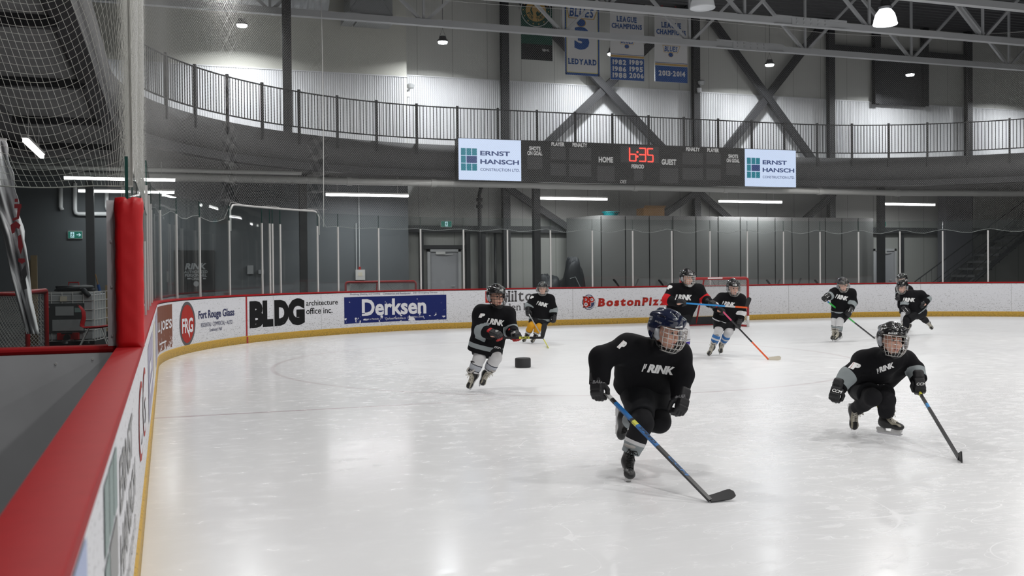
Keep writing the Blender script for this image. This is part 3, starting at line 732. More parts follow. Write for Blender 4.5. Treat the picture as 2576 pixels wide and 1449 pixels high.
net = net_object('safety_net', net_fn, NS0, NS1, 0., 1., .058, .001, (5.2, -5.2), M['net'], 14, 'white safety net hanging above the end boards, from the roof to the glass')
mb = MB()
sq = np.linspace(NS0, NS1, 160)
mb.tube(net_fn(np.stack([sq, np.zeros(160)], 1)), .005, 4); mb.build('bottom_rope', M['net'], net)
mb = MB().tube(net_fn(np.stack([sq, np.ones(160)], 1)), .006, 4); mb.build('top_rope', M['net'], net)
sv = RINK.sx(812, 4, NO); mb = MB().tube(net_fn(np.stack([np.full(12, sv), np.linspace(0, 1, 12)], 1))+[0, -.01, 0], .009, 5); mb.build('seam_rope', M['net'], net)
# bent pipe carrying the net over the gate
pp = []
for q in np.linspace(0, 1, 30):
    s = gs0+(gs1-gs0)*q; d = min(s-gs0, gs1-s); z = 2.84-(.12*(1-d/.14)**2 if d < .14 else 0); pp.append(RINK.at(s, NO+.02, z))
pp = [RINK.at(gs0, NO+.02, 2.3)]+pp+[RINK.at(gs1, NO+.02, 2.3)]
tag(MB().tube(pp, .022, 8).build('net_pipe', M['alu'], None, True, org=pp[0]), 'bent grey pipe carrying the net over the gate glass', 'pipe')
# loose net over the side glass of the bench: it sags from the left and is gathered up at its right end
XG = 350.; xs_tab = np.linspace(-420, 338, 900)
lnq = lambda x: np.log(1/np.maximum(1-np.maximum(x, 0)/XG, 1e-3))
arc = np.concatenate([[0], np.cumsum(np.hypot(np.diff(xs_tab), np.diff(50*lnq(xs_tab)**2)))])/2496*6.5
NL = arc[-1]; SHEAR = .42
def near_fn(ab):
    s_, b = ab[:, 0], ab[:, 1]; z0 = 1.97+3.0*b
    X = np.interp(s_, arc, xs_tab)
    k = np.interp(z0, (1.97, 2.2, 2.6, 3.0, 3.6, 5.), (0, 16, 42, 85, 120, 150))
    rise = (k*lnq(X)**2-10*np.exp(-((X-150)/110)**2)*np.clip((z0-1.97)*3, 0, 1))/2496*6.5
    sagm = -.06*np.sin(np.clip((X+60)/300, 0, 1)*math.pi)*np.exp(-((z0-2.25)/.25)**2)
    P = CP+np.stack([(x-1288)/F_PX*CR+CF for x in X])*1.0
    t = 6.55/P[:, 1]; u = P[:, 0]*t; v = 6.55+.25*np.clip(-X/400, 0, 1)+.10*np.sin(s_*5)*np.clip(b*2, 0, 1)
    return np.stack([u*v/6.55, v, z0+rise+sagm], 1)
nn = net_object('bench_net', near_fn, 0., NL, 0., 1., .045, .0014, (-SHEAR*3.0,), M['net_near'], 44, 'loose cream net sagging above the side glass of the bench at the left')
mb = MB(); sq = np.concatenate([np.linspace(0, NL*.5, 20), np.linspace(NL*.5, NL, 90)[1:]])
for i in range(int(3.0/.045)): mb.tube(near_fn(np.stack([sq, np.full(len(sq), i*.045/3.0)], 1)), .0014, 3, cap=False)
mb.build('cross_cord', M['net_near'], nn)
mb = MB().tube(near_fn(np.stack([sq, np.zeros(len(sq))], 1)), .004, 5); mb.build('bottom_rope', M['net_near'], nn)
# the bunched length of net along the side boards, hanging in folds
def fold_fn(ab):
    s, b = ab[:, 0], ab[:, 1]; q = s-12.6; sp2 = 12.9+q*.55; off = -.17+.075*np.sin(q*7.5)*(.35+.65*b)+.02*np.sin(q*19); z = 1.95+6.3*b+.05*np.sin(q*5)
    P = np.stack([np.interp(sp2, RINK.s, RINK.p[:, 0])+np.interp(sp2, RINK.s, RINK.n[:, 0])*off, np.interp(sp2, RINK.s, RINK.p[:, 1])+np.interp(sp2, RINK.s, RINK.n[:, 1])*off, z], 1); return P
gn = net_object('gathered_net', fold_fn, 12.6, 24.6, 0., 1., .1, .0011, (4.2, -4.2), M['net_near'], 60, 'pale net bunched in folds above the side boards, beside the red pad')

# ------------------------------------------------------------------ walkway railing, in sections between its posts
rs = 0
first = EDGE.sx(405, 5.5, 0, 14); last = EDGE.sx(2576, 5.5, 0, 20)+1.5
sp_ = EDGE.sx(490, 5.5, 0, 14)
posts = [sp_+1.16*k for k in range(-2, 40) if sp_+1.16*k < last]
for i, (a, b) in enumerate(zip(posts[:-1], posts[1:])):
    c = EDGE.at(a, -.06, ST); root = empty('railing_section', c, f'black barred railing section of the upper walkway, {ORD[i]} from the left end of its curve', 'railing', 'railing of the upper walkway')
    t = EDGE.tan(a); nr = np.array([-t[1], t[0], 0])
    mb = MB().box(EDGE.at(a, .0, 5.28), (.06, .05, 1.35), (t, nr, (0, 0, 1))); mb.build('post', M['rail'], root)
    for z, nm in ((5.90, 'top_rail'), (5.03, 'bottom_rail')):
        MB().tube([EDGE.at(a+(b-a)*q/4, .0, z) for q in range(5)], .018, 6).build(nm, M['rail'], root)
    nb = 12
    for k in range(1, nb):
        s = a+(b-a)*k/nb; MB().tube([EDGE.at(s, .0, 5.03), EDGE.at(s, .0, 5.9)], .011, 5).build('baluster', M['rail'], root)

# ------------------------------------------------------------------ roof trusses, ducts, lamps
NODES = [10.42+3.95*k for k in range(-4, 7)]
for ti, (y, lab) in enumerate(((25.5, 'farthest grey roof truss, behind the banners\u2019 front and nearest the end wall'), (22.6, 'second grey roof truss from the end wall, with a bolted joint'), (19.6, 'nearest grey roof truss, at the top right corner'))):
    r = empty('roof_truss', (10, y, 7.95), lab if ti else 'farthest grey roof truss, crossing in front of the hanging banners', 'truss', 'grey roof trusses')
    zb, zt = 7.99, 9.85
    mb = MB().bx(-8.9, 41.9, y-.09, y+.09, zb-.075, zb-.055).bx(-8.9, 41.9, y-.09, y-.07, zb-.055, zb+.09).bx(-8.9, 41.9, y+.07, y+.09, zb-.055, zb+.09); mb.build('bottom_chord', M['steel'], r)
    MB().bx(-8.9, 41.9, y-.09, y+.09, zt, zt+.12).build('top_chord', M['steel'], r)
    for x in NODES:
        MB().bar((x, y, zb), (x, y, zt), .06).build('vertical', M['steel'], r)
        MB().bar((x-.06, y, zb+.05), (x-1.95, y, zt), .08).build('diagonal', M['steel'], r)
        MB().bar((x+.06, y, zb+.05), (x+1.95, y, zt), .08).build('diagonal', M['steel'], r)
    if ti < 2:
        xs = 16.35
        mb = MB().bx(xs-1.15, xs+1.15, y-.12, y-.095, zb-.09, zb-.07).bx(xs-.6, xs+.6, y-.115, y-.095, zb-.1, zb+.14).bx(xs-1.15, xs-.6, y-.11, y-.1, zb+.09, zb+.15).bx(xs+.6, xs+1.15, y-.11, y-.1, zb+.09, zb+.15)
        for k in range(5):
            for zz in (-.03, .08): mb.box((xs-.45+.225*k, y-.125, zb+zz), (.045, .03, .045))
        mb.build('joint_plate', M['steel'], r)
rd = empty('round_duct', (0, 27.4, 9.05), 'ribbed round ventilation duct under the roof at the upper left', 'duct')
mb = MB(); pr = []
for i in range(60):
    x = -7+i*.19; pr += [(.47, x), (.485, x+.02), (.47, x+.04)]
n = 20
for rr_, x in pr:
    for j in range(n): a = 2*math.pi*j/n; mb.v.append((x, 27.4+rr_*math.cos(a), 9.05+rr_*math.sin(a)))
mb.f = [(i*n+j, i*n+(j+1) % n, (i+1)*n+(j+1) % n, (i+1)*n+j) for i in range(len(pr)-1) for j in range(n)]; mb.m = [0]*len(mb.f); mb.build('duct_body', M['duct'], rd, True)
mb = MB(); mb.bx(4.78, 5.95, 26.9, 27.9, 8.45, 9.5); mb.bx(4.7, 5.0, 26.85, 27.95, 8.36, 8.5).bx(5.05, 6.05, 26.85, 27.95, 8.36, 8.46).bar((4.78, 26.89, 8.5), (5.36, 26.89, 9.4), .02).bar((5.95, 26.89, 8.5), (5.36, 26.89, 9.4), .02)
tag(mb.build('duct_box', M['duct'], None, org=(5.3, 27.4, 8.4)), 'square sheet metal duct box at the end of the ribbed round duct', 'duct')
def make_bell(x, y, lit, label):
    r = empty('bay_lamp', (x, y, 7.5), label, 'lamp', 'bell shaped bay lamps')
    MB().lathe([(.29, 0), (.30, .02), (.285, .05), (.27, .14), (.23, .27), (.15, .38), (.10, .40)], (x, y, 7.53), 28).build('lamp_shade', M['bell_on'] if lit else M['bell_off'], r, True)
    MB().lathe([(.0, .64), (.07, .64), (.12, .58), (.13, .48), (.17, .44), (.12, .38), (0, .38)], (x, y, 7.53), 20).build('housing', M['cap_dark'], r, 'auto')
    MB().tube([(x, y, 8.15), (x, y, 9.95)], .008, 5).build('hanger', M['cap_dark'], r)
make_bell(17.1, 20.5, True, 'lit bell shaped lamp hanging at the upper right'); make_bell(11.9, 20.5, False, 'unlit frosted bell shaped lamp hanging left of the lit one')
names = ['', 'small round lamp glowing at the upper left, near the dark column', 'small round lamp glowing left of the banners', 'small round lamp glowing in front of the white league banner', 'small round lamp glowing right of the banners, over the crossed braces', 'small round lamp glowing at the far upper right by the dark window', '']
for (x, y), lb in zip(WALL_LAMPS, names):
    if not lb: continue
    r = empty('round_lamp', (x, y, 7.9), lb, 'lamp', 'small round wall side lamps')
    MB().lathe([(0, 0), (.12, 0), (.13, .02), (.13, .05), (.0, .05)], (x, y, 7.89), 20).build('lens', M['lens_on'], r, True)
    MB().lathe([(.15, .04), (.15, .09), (.11, .12), (.09, .2), (0, .2)], (x, y, 7.89), 20).build('housing', M['cap_dark'], r, 'auto')
    MB().tube([(x-.1, y, 8.06), (x, y, 8.3), (x+.1, y, 8.06)], .006, 4).tube([(x, y, 8.3), (x, y, 10)], .008, 4).build('hanger', M['cap_dark'], r)
def tube_lamp(x0, x1, y, z, label, w=TUBE_W):
    r = empty('tube_lamp', ((x0+x1)/2, y, z), label, 'lamp', 'long tube lamps under the walkway')
    MB().bx(x0, x1, y-.035, y+.035, z-.03, z+.03).build('tube', M['tube_on'], r); MB().bx(x0-.01, x1+.01, y-.05, y+.05, z+.03, z+.07).build('housing', M['alu'], r)
    MB().tube([(x0+.3, y, z+.07), (x0+.3, y, SB)], .006, 4).tube([(x1-.3, y, z+.07), (x1-.3, y, SB)], .006, 4).build('hanger', M['alu'], r)
    area('tube_light', ((x0+x1)/2, y, z-.035), x1-x0, w, (.97, .99, 1), 'RECTANGLE', .06)
for i, (a, b) in enumerate(((4.09, 6.36), (10.22, 12.4), (16.22, 18.48), (22.45, 24.52))):
    tube_lamp(a, b, 27, 3.55, ['long lit tube lamp under the walkway, left of the scoreboard', 'long lit tube lamp below the left half of the scoreboard', 'long lit tube lamp below the right half of the scoreboard', 'long lit tube lamp under the walkway, right of the scoreboard'][i])
tube_lamp(-2.16, .21, 24.5, 3.63, 'upper of two lit tube lamps behind the red pad', 30); tube_lamp(-2.09, .21, 27.4, 3.57, 'lower of two lit tube lamps behind the red pad', 30)
# a tube lamp running away from the camera over the side corridor
a, b = at_z(62, 352, 3.5), at_z(106, 394, 3.5)
r = empty('tube_lamp', a, 'slanting lit tube lamp above the hanging white banner at the left', 'lamp', 'long tube lamps under the walkway')
MB().bar(a, b, .06, .06).build('tube', M['tube_on'], r); MB().bar(a+[0, 0, .05], b+[0, 0, .05], .1, .04).build('housing', M['alu'], r)
MB().tube([a*.8+b*.2+[0, 0, .06], (a*.8+b*.2)*[1, 1, 0]+[0, 0, SB]], .006, 4).tube([a*.2+b*.8+[0, 0, .06], (a*.2+b*.8)*[1, 1, 0]+[0, 0, SB]], .006, 4).build('hanger', M['alu'], r)
# pipe along the walkway edge
pp = [(-2.2, 26.3, 3.86), (22.3, 26.3, 3.86)]+[tuple(np.array((22.3, 26.3, 3.86))+q*np.array((3.9, -.6, .0))) for q in (.5, 1, 1.5)]
pr = empty('water_pipe', (10, 26.3, 3.86), 'long pale pipe under the edge of the walkway', 'pipe')
MB().tube(pp, .095, 12).build('pipe_run', M['pipe'], pr, 'auto')
for x in (6.9, 13.0, 16.0, 19.4, 4.6, 22.4): MB().tube([(x-.07, 26.3, 3.86), (x+.07, 26.3, 3.86)], .115, 12).build('coupling', M['pipe'], pr, 'auto')
MB().tube([(-8, 25.9, 4.0), (3.3, 25.9, 4.0)], .05, 8).build('pipe_run', M['pipe'], pr, True)

# ------------------------------------------------------------------ scoreboard
SV = 25.72
def SP(x, y): q = at_v(x, y, SV); return q[0], q[2]
sbx0, sbz1 = SP(1151, 345); sbx1 = SP(2002.5, 380)[0]; sbz0 = SP(1576, 463)[1]; sbz1 = SP(1576, 362)[1]
sb = empty('scoreboard', ((sbx0+sbx1)/2, 25.85, sbz0), 'wide black scoreboard with a lit sponsor screen at each end', 'scoreboard')
MB().bx(sbx0, sbx1, SV, 26.0, sbz0, sbz1).build('housing', mat('black_scoreboard_face', (.012, .012, .013), .5), sb)
sfn = lambda off: (lambda x, z: (x, SV-off, z))
M['scr'] = mat('lit_screen', (.02, .02, .02), .2, emit=(.6, .71, .92), es=1.0); M['scr_teal'] = mat('screen_teal', (.01, .02, .02), .2, emit=(.012, .17, .23), es=1)
M['scr_navy'] = mat('screen_navy', (.01, .01, .02), .2, emit=(.03, .055, .16), es=1); M['panel'] = mat('unlit_digit_panel', (.05, .05, .052), .5)
M['led'] = mat('red_led', (.2, .01, .01), .3, emit=(1, .05, .035), es=2.4)
for xl, xr in ((1153.5, 1310.5), (1873.5, 2001.5)):
    a, b = SP(xl, 400)[0], SP(xr, 400)[0]; w = b-a; z0, z1 = sbz0+.015, sbz1-.015; h = z1-z0
    mb = MB().bx(a, b, SV-.012, SV, z0, z1); s = mb.build('screen', M['scr'], sb)
    lg = MB(); f = sfn(.016)
    gx = lambda t: a+w*t
    gz = lambda t: z1-h*t
    for i in range(3):
        for j in range(3):
            if j == 1 and i > 0: continue
            rect(lg, gx(.035+.088*i), gx(.112+.088*i), gz(.405+.185*j), gz(.235+.185*j), f, 0)
    rect(lg, gx(.123), gx(.288), gz(.59), gz(.42), f, 1)
    lg.build('logo', [M['scr_teal'], M['scr_navy']], s)
    for nm, t, x0, x1, za, zb in (('word', 'ERNST', .34, .82, .40, .285), ('word', 'HANSCH', .34, .965, .605, .49), ('word', 'CONSTRUCTION LTD.', .34, .975, .775, .705)):
        lg = MB(); put_text(lg, t, gx(x0), gx(x1), gz(za), gz(zb), f, 0, .035 if za < .7 else .012); lg.build('lettering', M['scr_navy'], s)
def sbtext(t, x0, x1, y0, y1, bold=.04, mtl=None, shear=0):
    xc = (x0+x1)/2; a, b = (SP(x0, y1)[0], SP(xc, y1)[1]), (SP(x1, y0)[0], SP(xc, y0)[1]); mb = MB(); put_text(mb, t, a[0], b[0], a[1], b[1], sfn(.006), 0, bold, shear); mb.build('lettering', mtl or M['white'], sb)
for t, x0, x1, y0, y1 in (('SHOTS', 1331, 1359.5, 368.5, 379), ('ON GOAL', 1326.5, 1364, 380, 391), ('PLAYER', 1387, 1420, 358, 368), ('PENALTY', 1440, 1477, 360, 370), ('HOME', 1506, 1542, 394.5, 409), ('PERIOD', 1588.5, 1620, 413.5, 424), ('GUEST', 1664, 1701, 400.5, 415), ('PENALTY', 1725.5, 1760, 371, 380.5), ('PLAYER', 1779, 1808.5, 373.5, 383), ('SHOTS', 1832, 1856.5, 388.5, 398), ('ON GOAL', 1827.5, 1860, 399, 409)):
    sbtext(t, x0, x1, y0, y1)
sbtext('OES', 1560, 1575.5, 453, 461, .0, None, .25)
for x0, x1, y0, y1 in ((1327, 1364, 394, 425), (1385, 1423, 371, 401), (1432, 1487, 373, 402), (1385, 1423, 412, 441), (1432, 1487, 414, 443), (1503, 1546, 418, 455), (1595, 1617, 427, 455), (1660, 1706, 424, 459), (1717, 1768, 385, 413), (1777, 1813, 386, 413), (1717, 1768, 424, 452), (1777, 1813, 425, 453), (1827, 1862, 412, 440), (1561, 1657, 370, 408)):
    a, b = SP(x0, y1), SP(x1, y0); MB().bx(a[0], b[0], SV-.003, SV+.01, a[1], b[1]).build('digit_panel', M['panel'], sb)
SEG = {'6': 'afedcg', '3': 'abcdg', '5': 'afgcd'}
def digit(ch, x0, x1, y0, y1):
    (a, z0), (b, z1) = SP(x0, y1), SP(x1, y0); zm = (z0+z1)/2; mb = MB(); w = .03
    S = {'a': (a, z1, b, z1), 'd': (a, z0, b, z0), 'g': (a, zm, b, zm), 'f': (a, zm, a, z1), 'e': (a, z0, a, zm), 'b': (b, zm, b, z1), 'c': (b, z0, b, zm)}
    for k in SEG[ch]:
        if ch == '6' and k == 'a': continue
        p = S[k]; mb.bar((p[0], SV-.012, p[1]), (p[2], SV-.012, p[3]), .03, .012, up=(0, 1, 0))
    mb.build('lit_digit', M['led'], sb)
digit('6', 1583.5, 1599, 372, 404.5); digit('3', 1608, 1623.5, 373.5, 405.5); digit('5', 1629, 1642, 374.5, 406.5)
mb = MB()
for y in (382.5, 394): c = SP(1603.3, y); mb.box((c[0], SV-.01, c[1]), (.05, .012, .05))
mb.build('lit_colon', M['led'], sb)

# ------------------------------------------------------------------ hanging banners
BV_ = 26.6
M['b_white'] = mat('white_banner_cloth', (.6, .6, .6), .8); M['b_blue'] = mat('blue_banner_print', (.02, .075, .26), .8); M['b_gold'] = mat('gold_banner_print', (.45, .29, .1), .8)
M['b_green'] = mat('green_banner_cloth', (.008, .055, .038), .8); M['b_black'] = mat('black_banner_print', (.012, .012, .014), .8); M['b_yel'] = mat('yellow_banner_trim', (.55, .5, .2), .8); M['b_red'] = mat('red_banner_print', (.35, .02, .03), .8)
def BP(x, y): q = at_v(x, y, BV_); return q[0], q[2]
def banner(x0, x1, yb, ztop, label, cloth, f):
    a, b = BP(x0, yb)[0], BP(x1, yb)[0]; zb = BP((x0+x1)/2, yb)[1]
    r = empty('hanging_banner', ((a+b)/2, BV_, zb), label, 'banner', 'club banners hanging from the roof')
    MB().bx(a, b, BV_, BV_+.02, zb, ztop).build('cloth', cloth, r)
    MB().tube([(a-.05, BV_+.01, ztop), (b+.05, BV_+.01, ztop)], .02, 6).build('top_bar', M['cap_dark'], r)
    MB().tube([(a+.1, BV_+.01, ztop), (a+.1, BV_+.01, 10.0)], .006, 4).build('cord', M['cap_dark'], r); MB().tube([(b-.1, BV_+.01, ztop), (b-.1, BV_+.01, 10.0)], .006, 4).build('cord', M['cap_dark'], r)
    f(r, a, b, zb, ztop)
bf = lambda off: (lambda x, z: (x, BV_-off, z))
def ban_bronco(r, a, b, zb, zt):
    mb = MB(); rect(mb, a, b, zb, zb+.45, bf(.003), 0); mb.build('dark_band', M['b_black'], r); mb = MB(); rect(mb, a, b, zt-.35, zt, bf(.003), 0); mb.build('dark_band', M['b_black'], r)
    c = BP(1348, 27); m = MB(); R = .46
    ring(m, c[0], c[1], R-.015, R, bf(.004), 1); ring(m, c[0], c[1], .17, .31, bf(.004), 0)
    for i in range(14):
        t = 2*math.pi*i/14; m.flat(ellipse(c[0]+.385*math.cos(t), c[1]+.385*math.sin(t), .022, .022, 6), bf(.004), 0)
    hd = [(-.10, .13), (-.02, .15), (.03, .19), (.05, .14), (.11, .08), (.13, -.03), (.10, -.06), (.04, -.0), (.0, -.07), (.03, -.16), (-.08, -.18), (-.1, -.05), (-.13, .02)]
    m.flat([(c[0]+x, c[1]+z) for x, z in hd], bf(.006), 0)
    for i, ch in enumerate('FOR THEM'):
        if ch == ' ': continue
        t = math.radians(205+130*i/7); q = (c[0]+.24*math.cos(t), c[1]+.24*math.sin(t)); rot = t+math.pi/2
        f = lambda x, z: bf(.006)(q[0]+x*math.cos(rot)-z*math.sin(rot), q[1]+x*math.sin(rot)+z*math.cos(rot))
        put_text(m, ch, -.035, .035, -.05, .05, f, 2, .03)
    m.build('round_emblem', [M['b_gold'], M['b_white'], M['b_green']], r)
    c = BP(1373, 128); m = MB(); m.flat(ellipse(c[0], c[1], .13, .13, 20), bf(.004), 0); put_text(m, 'SJHL', c[0]-.11, c[0]+.11, c[1]-.03, c[1]+.05, bf(.006), 1, .02); m.build('badge', [M['b_black'], M['b_white']], r)
def blues(r, cx, cz, w, mk=True):
    m = MB(); h = w*.32
    m.flat([(cx-w*.53, cz+h*.62), (cx+w*.56, cz+h*.62), (cx+w*.40, cz-h*.6), (cx-w*.45, cz-h*.6)], bf(.003), 1)
    m.flat([(cx-w*.5, cz+h*.54), (cx+w*.52, cz+h*.54), (cx+w*.37, cz-h*.52), (cx-w*.42, cz-h*.52)], bf(.005), 2)
    put_serif(m, 'BLUES', cx-w*.42, cx+w*.36, cz-h*.42, cz+h*.46, bf(.007), 0, .03, .12)
    m.flat(ellipse(cx-.03*w, cz-h*.95, w*.16, w*.135, 24), bf(.002), 1); m.flat(ellipse(cx-.03*w, cz-h*.95, w*.137, w*.112, 24), bf(.0025), 0)
    m.build('club_emblem', [M['b_blue'], M['b_gold'], M['b_white']], r)
def ban_three(r, a, b, zb, zt):
    m = MB(); w = .045
    for x0, x1, z0, z1, k in ((a, a+.045, zb, zt, 0), (b-.045, b, zb, zt, 0), (a, b, zb, zb+.07, 0), (a+.045, a+.07, zb+.07, zt, 1), (b-.07, b-.045, zb+.07, zt, 1), (a+.045, b-.045, zb+.07, zb+.095, 1)): rect(m, x0, x1, z0, z1, bf(.003), k)
    m.build('border', [M['b_blue'], M['b_yel']], r)
    blues(r, (a+b)/2, BP(1462, 32)[1], .95)
    m = MB(); p, q = BP(1445, 124), BP(1482, 69); put_serif(m, '3', p[0], q[0], p[1], q[1], bf(.004), 0, .07); m.build('number', M['b_blue'], r)
    m = MB(); p, q = (BP(1429.5, 156)[0], BP(1465, 163)[1]), (BP(1500.5, 156)[0], BP(1465, 148.5)[1]); put_serif(m, 'LEDYARD', p[0], q[0], p[1], q[1], bf(.004), 0, .055, 0, .14); m.build('lettering', M['b_blue'], r)
def ban_league(years, xa, xb, dy, flip):
    def f(r, a, b, zb, zt):
        c = (a+b)/2; W_ = b-a
        ys = {'y0': 151.5 if not flip else 166.5}
        zb1 = BP(1580, 146.5)[1] if not flip else BP(1690, 167)[1]
        m = MB(); rect(m, a, b, zb, zb1, bf(.003), 0); rect(m, a, b, zb1+.015, zb1+.075, bf(.003), 1); rect(m, a, b, zb1+.09, zb1+.105, bf(.003), 0); m.build('lower_band', [M['b_blue'], M['b_gold']], r)
        for (t, x0, x1, y0, y1) in years:
            m = MB(); xc = (x0+x1)/2; p, q = (BP(x0, y1)[0], BP(xc, y1)[1]), (BP(x1, y0)[0], BP(xc, y0)[1]); put_serif(m, t, p[0], q[0], p[1], q[1], bf(.005), 0, .045, 0, .12); m.build('year', M['b_white'], r)
        for (t, x0, x1, y0, y1) in ((('LEAGUE', 1551.5, 1601.5, 42, 56), ('CHAMPIONS', 1538.5, 1614.5, 60, 73)) if not flip else (('LEAGUE', 1664, 1713, 57, 71), ('CHAMPIONS', 1651, 1725, 75, 88))):
            m = MB(); xc = (x0+x1)/2; p, q = (BP(x0, y1)[0], BP(xc, y1)[1]), (BP(x1, y0)[0], BP(xc, y0)[1]); put_serif(m, t, p[0], q[0], p[1], q[1], bf(.005), 0, .045, 0, .13); m.build('lettering', M['b_blue'], r)
        if not flip:
            m = MB(); cz = BP(1577, 91)[1]; m.flat([(c-.22, cz+.03), (c+.24, cz+.02), (c+.2, cz-.06), (c-.12, cz-.05)], bf(.004), 0); m.build('winged_emblem', M['b_blue'], r); blues(r, c, BP(1577, 104)[1], .5)
        else: blues(r, c, BP(1690, 124)[1], .55)
        cz = BP(1588, 18)[1] if not flip else BP(1700, 26)[1]; m = MB()
        pts = [(c-.28+.12*math.cos(t), cz-.02+.13*math.sin(t)) for t in np.linspace(1.6, 4.7, 12)]+[(c-.28+.09*math.cos(t)+.02, cz-.02+.11*math.sin(t)) for t in np.linspace(4.7, 1.6, 12)]
        m.flat(pts, bf(.004), 0)
        m.flat([(c+.02, cz+.02), (c+.08, cz-.02), (c+.06, cz-.1), (c+.1, cz-.1), (c+.13, cz-.04), (c+.19, cz-.1), (c+.22, cz-.08), (c+.17, cz+.02), (c+.2, cz+.09), (c+.14, cz+.12), (c+.1, cz+.04)], bf(.004), 0)
        for k in range(4): rect(m, c-.22+.07*k, c-.18+.07*k, cz-.115, cz-.095, bf(.004), 0)
        m.build('league_mark', M['b_red'], r)
    return f
ZT = 9.3
banner(1312, 1390, 151, ZT, 'green and black banner with a round gold emblem, leftmost of the four', M['b_green'], ban_bronco)
banner(1422, 1508, 190, ZT, 'white banner with blue border and a big blue number 3', M['b_white'], ban_three)
yr = [('1982', 1541, 1575, 150, 163), ('1989', 1583.5, 1617, 151.5, 164), ('1986', 1541, 1575, 167, 180), ('1995', 1583.5, 1617, 168, 181), ('1988', 1541, 1576, 183, 196), ('2006', 1583, 1619, 184, 197)]
banner(1536, 1620.5, 202, ZT, 'white and blue league banner listing six years', M['b_white'], ban_league(yr, 1536, 1620, 0, False))
banner(1648, 1729.5, 207, ZT, 'white and blue league banner with one season, rightmost of the four', M['b_white'], ban_league([('2013-2014', 1656.5, 1723.5, 178.5, 192)], 1648, 1729, 0, True))

# ------------------------------------------------------------------ behind the end boards
px_ = [1513, 1574, 1634, 1693, 1751, 1807, 1863, 1907, 1950.5, 1993, 2035, 2076.6, 2118, 2159, 2198]
PV_ = 27.3; r = empty('storage_partition', (17, 27.5, 0), 'long grey partition of tall panels with dark gaps behind the goal end glass', 'partition')
xs_ = [at_v(x, 640, PV_)[0] for x in px_]; zt_ = at_v(1700, 543.5, PV_)[2]
for i, (a, b) in enumerate(zip(xs_[:-1], xs_[1:])): MB().bx(a+.02, b-.02, PV_, PV_+.05, 0, zt_).build('panel', M['locker'], r)
MB().bx(xs_[0], xs_[-1], PV_+.055, PV_+.1, 0, zt_-.01).build('backing', M['black'], r)
e0 = at_v(1438, 640, 28.2); MB().add([(xs_[0]-.02, PV_, 0), (e0[0], 28.6, 0), (e0[0], 28.6, zt_-.02), (xs_[0]-.02, PV_, zt_)]+[(xs_[0]-.0, PV_+.06, 0), (e0[0]+.06, 28.6, 0), (e0[0]+.06, 28.6, zt_-.02), (xs_[0]-.0, PV_+.06, zt_)], [(0, 1, 2, 3), (7, 6, 5, 4), (0, 3, 7, 4), (3, 2, 6, 7), (1, 5, 6, 2)]).build('end_panel', M['locker_side'], r)
MB().bx(xs_[0], xs_[-1], PV_+.03, 28.55, zt_-.04, zt_-.005).build('lid', M['locker_side'], r)
a = at_v(1519, 541, 27.6); tb = empty('storage_bin', (a[0]+.25, 27.6, zt_), 'teal plastic bin on top of the grey partition', 'bin')
MB().lathe([(0, 0), (.2, 0), (.25, .1), (.27, .1), (.27, .13), (.24, .13), (.18, .02)], (a[0]+.25, 27.65, zt_), 20).build('tub', M['teal'], tb, 'auto')
mb = MB().tube([(a[0]+.02+.25, 27.39, zt_+.07), (a[0]+.02+.25, 27.36, zt_+.09), (a[0]+.16+.25, 27.36, zt_+.09), (a[0]+.16+.25, 27.42, zt_+.07)], .012, 6); mb.build('handle', M['black'], tb)
a, b = at_v(1612, 541, 27.8)[0], at_v(1664, 541, 27.8)[0]; cb = empty('cardboard_box', ((a+b)/2, 27.8, zt_), 'brown cardboard box on top of the grey partition', 'box')
MB().bx(a, b, 27.6, 28.1, zt_, zt_+.26).build('body', M['card'], cb); MB().add([(a, 27.6, zt_+.26), (b, 27.6, zt_+.26), (b+.02, 27.5, zt_+.33), (a-.02, 27.5, zt_+.33), (a, 27.602, zt_+.255), (b, 27.602, zt_+.255), (b+.02, 27.51, zt_+.33), (a-.02, 27.51, zt_+.33)], [(0, 1, 2, 3), (7, 6, 5, 4)]).build('flap', M['card'], cb)
# doors
def door(n, x0, x1, zt, lbl):
    r = empty(f'door_{n}', ((x0+x1)/2, 28.95, 0), lbl, 'door'); r['kind'] = 'structure'
    MB().bx(x0+.09, x1-.09, 28.93, 28.97, 0, zt-.08).build('leaf', M['door'], r)
    MB().bx(x0, x0+.09, 28.88, 28.99, 0, zt).bx(x1-.09, x1, 28.88, 28.99, 0, zt).bx(x0, x1, 28.88, 28.99, zt-.08, zt).build('frame', mat('door_frame_paint', (.42, .42, .43), .5), r)
    MB().bx(x0+.26, x0+.55, 28.86, 28.93, zt-.16, zt-.08).bar((x0+.55, 28.87, zt-.17), (x0+.8, 28.9, zt-.15), .02).build('closer', M['alu'], r)
    MB().tube([(x1-.2, 28.9, 1.0), (x1-.3, 28.9, 1.0)], .012, 6).build('handle', M['alu'], r)
door(1, 7.37, 8.42, 2.12, 'pale grey door with a closer under the exit sign'); door(2, 23.55, 24.55, 2.12, 'pale grey door behind the glass at the right')
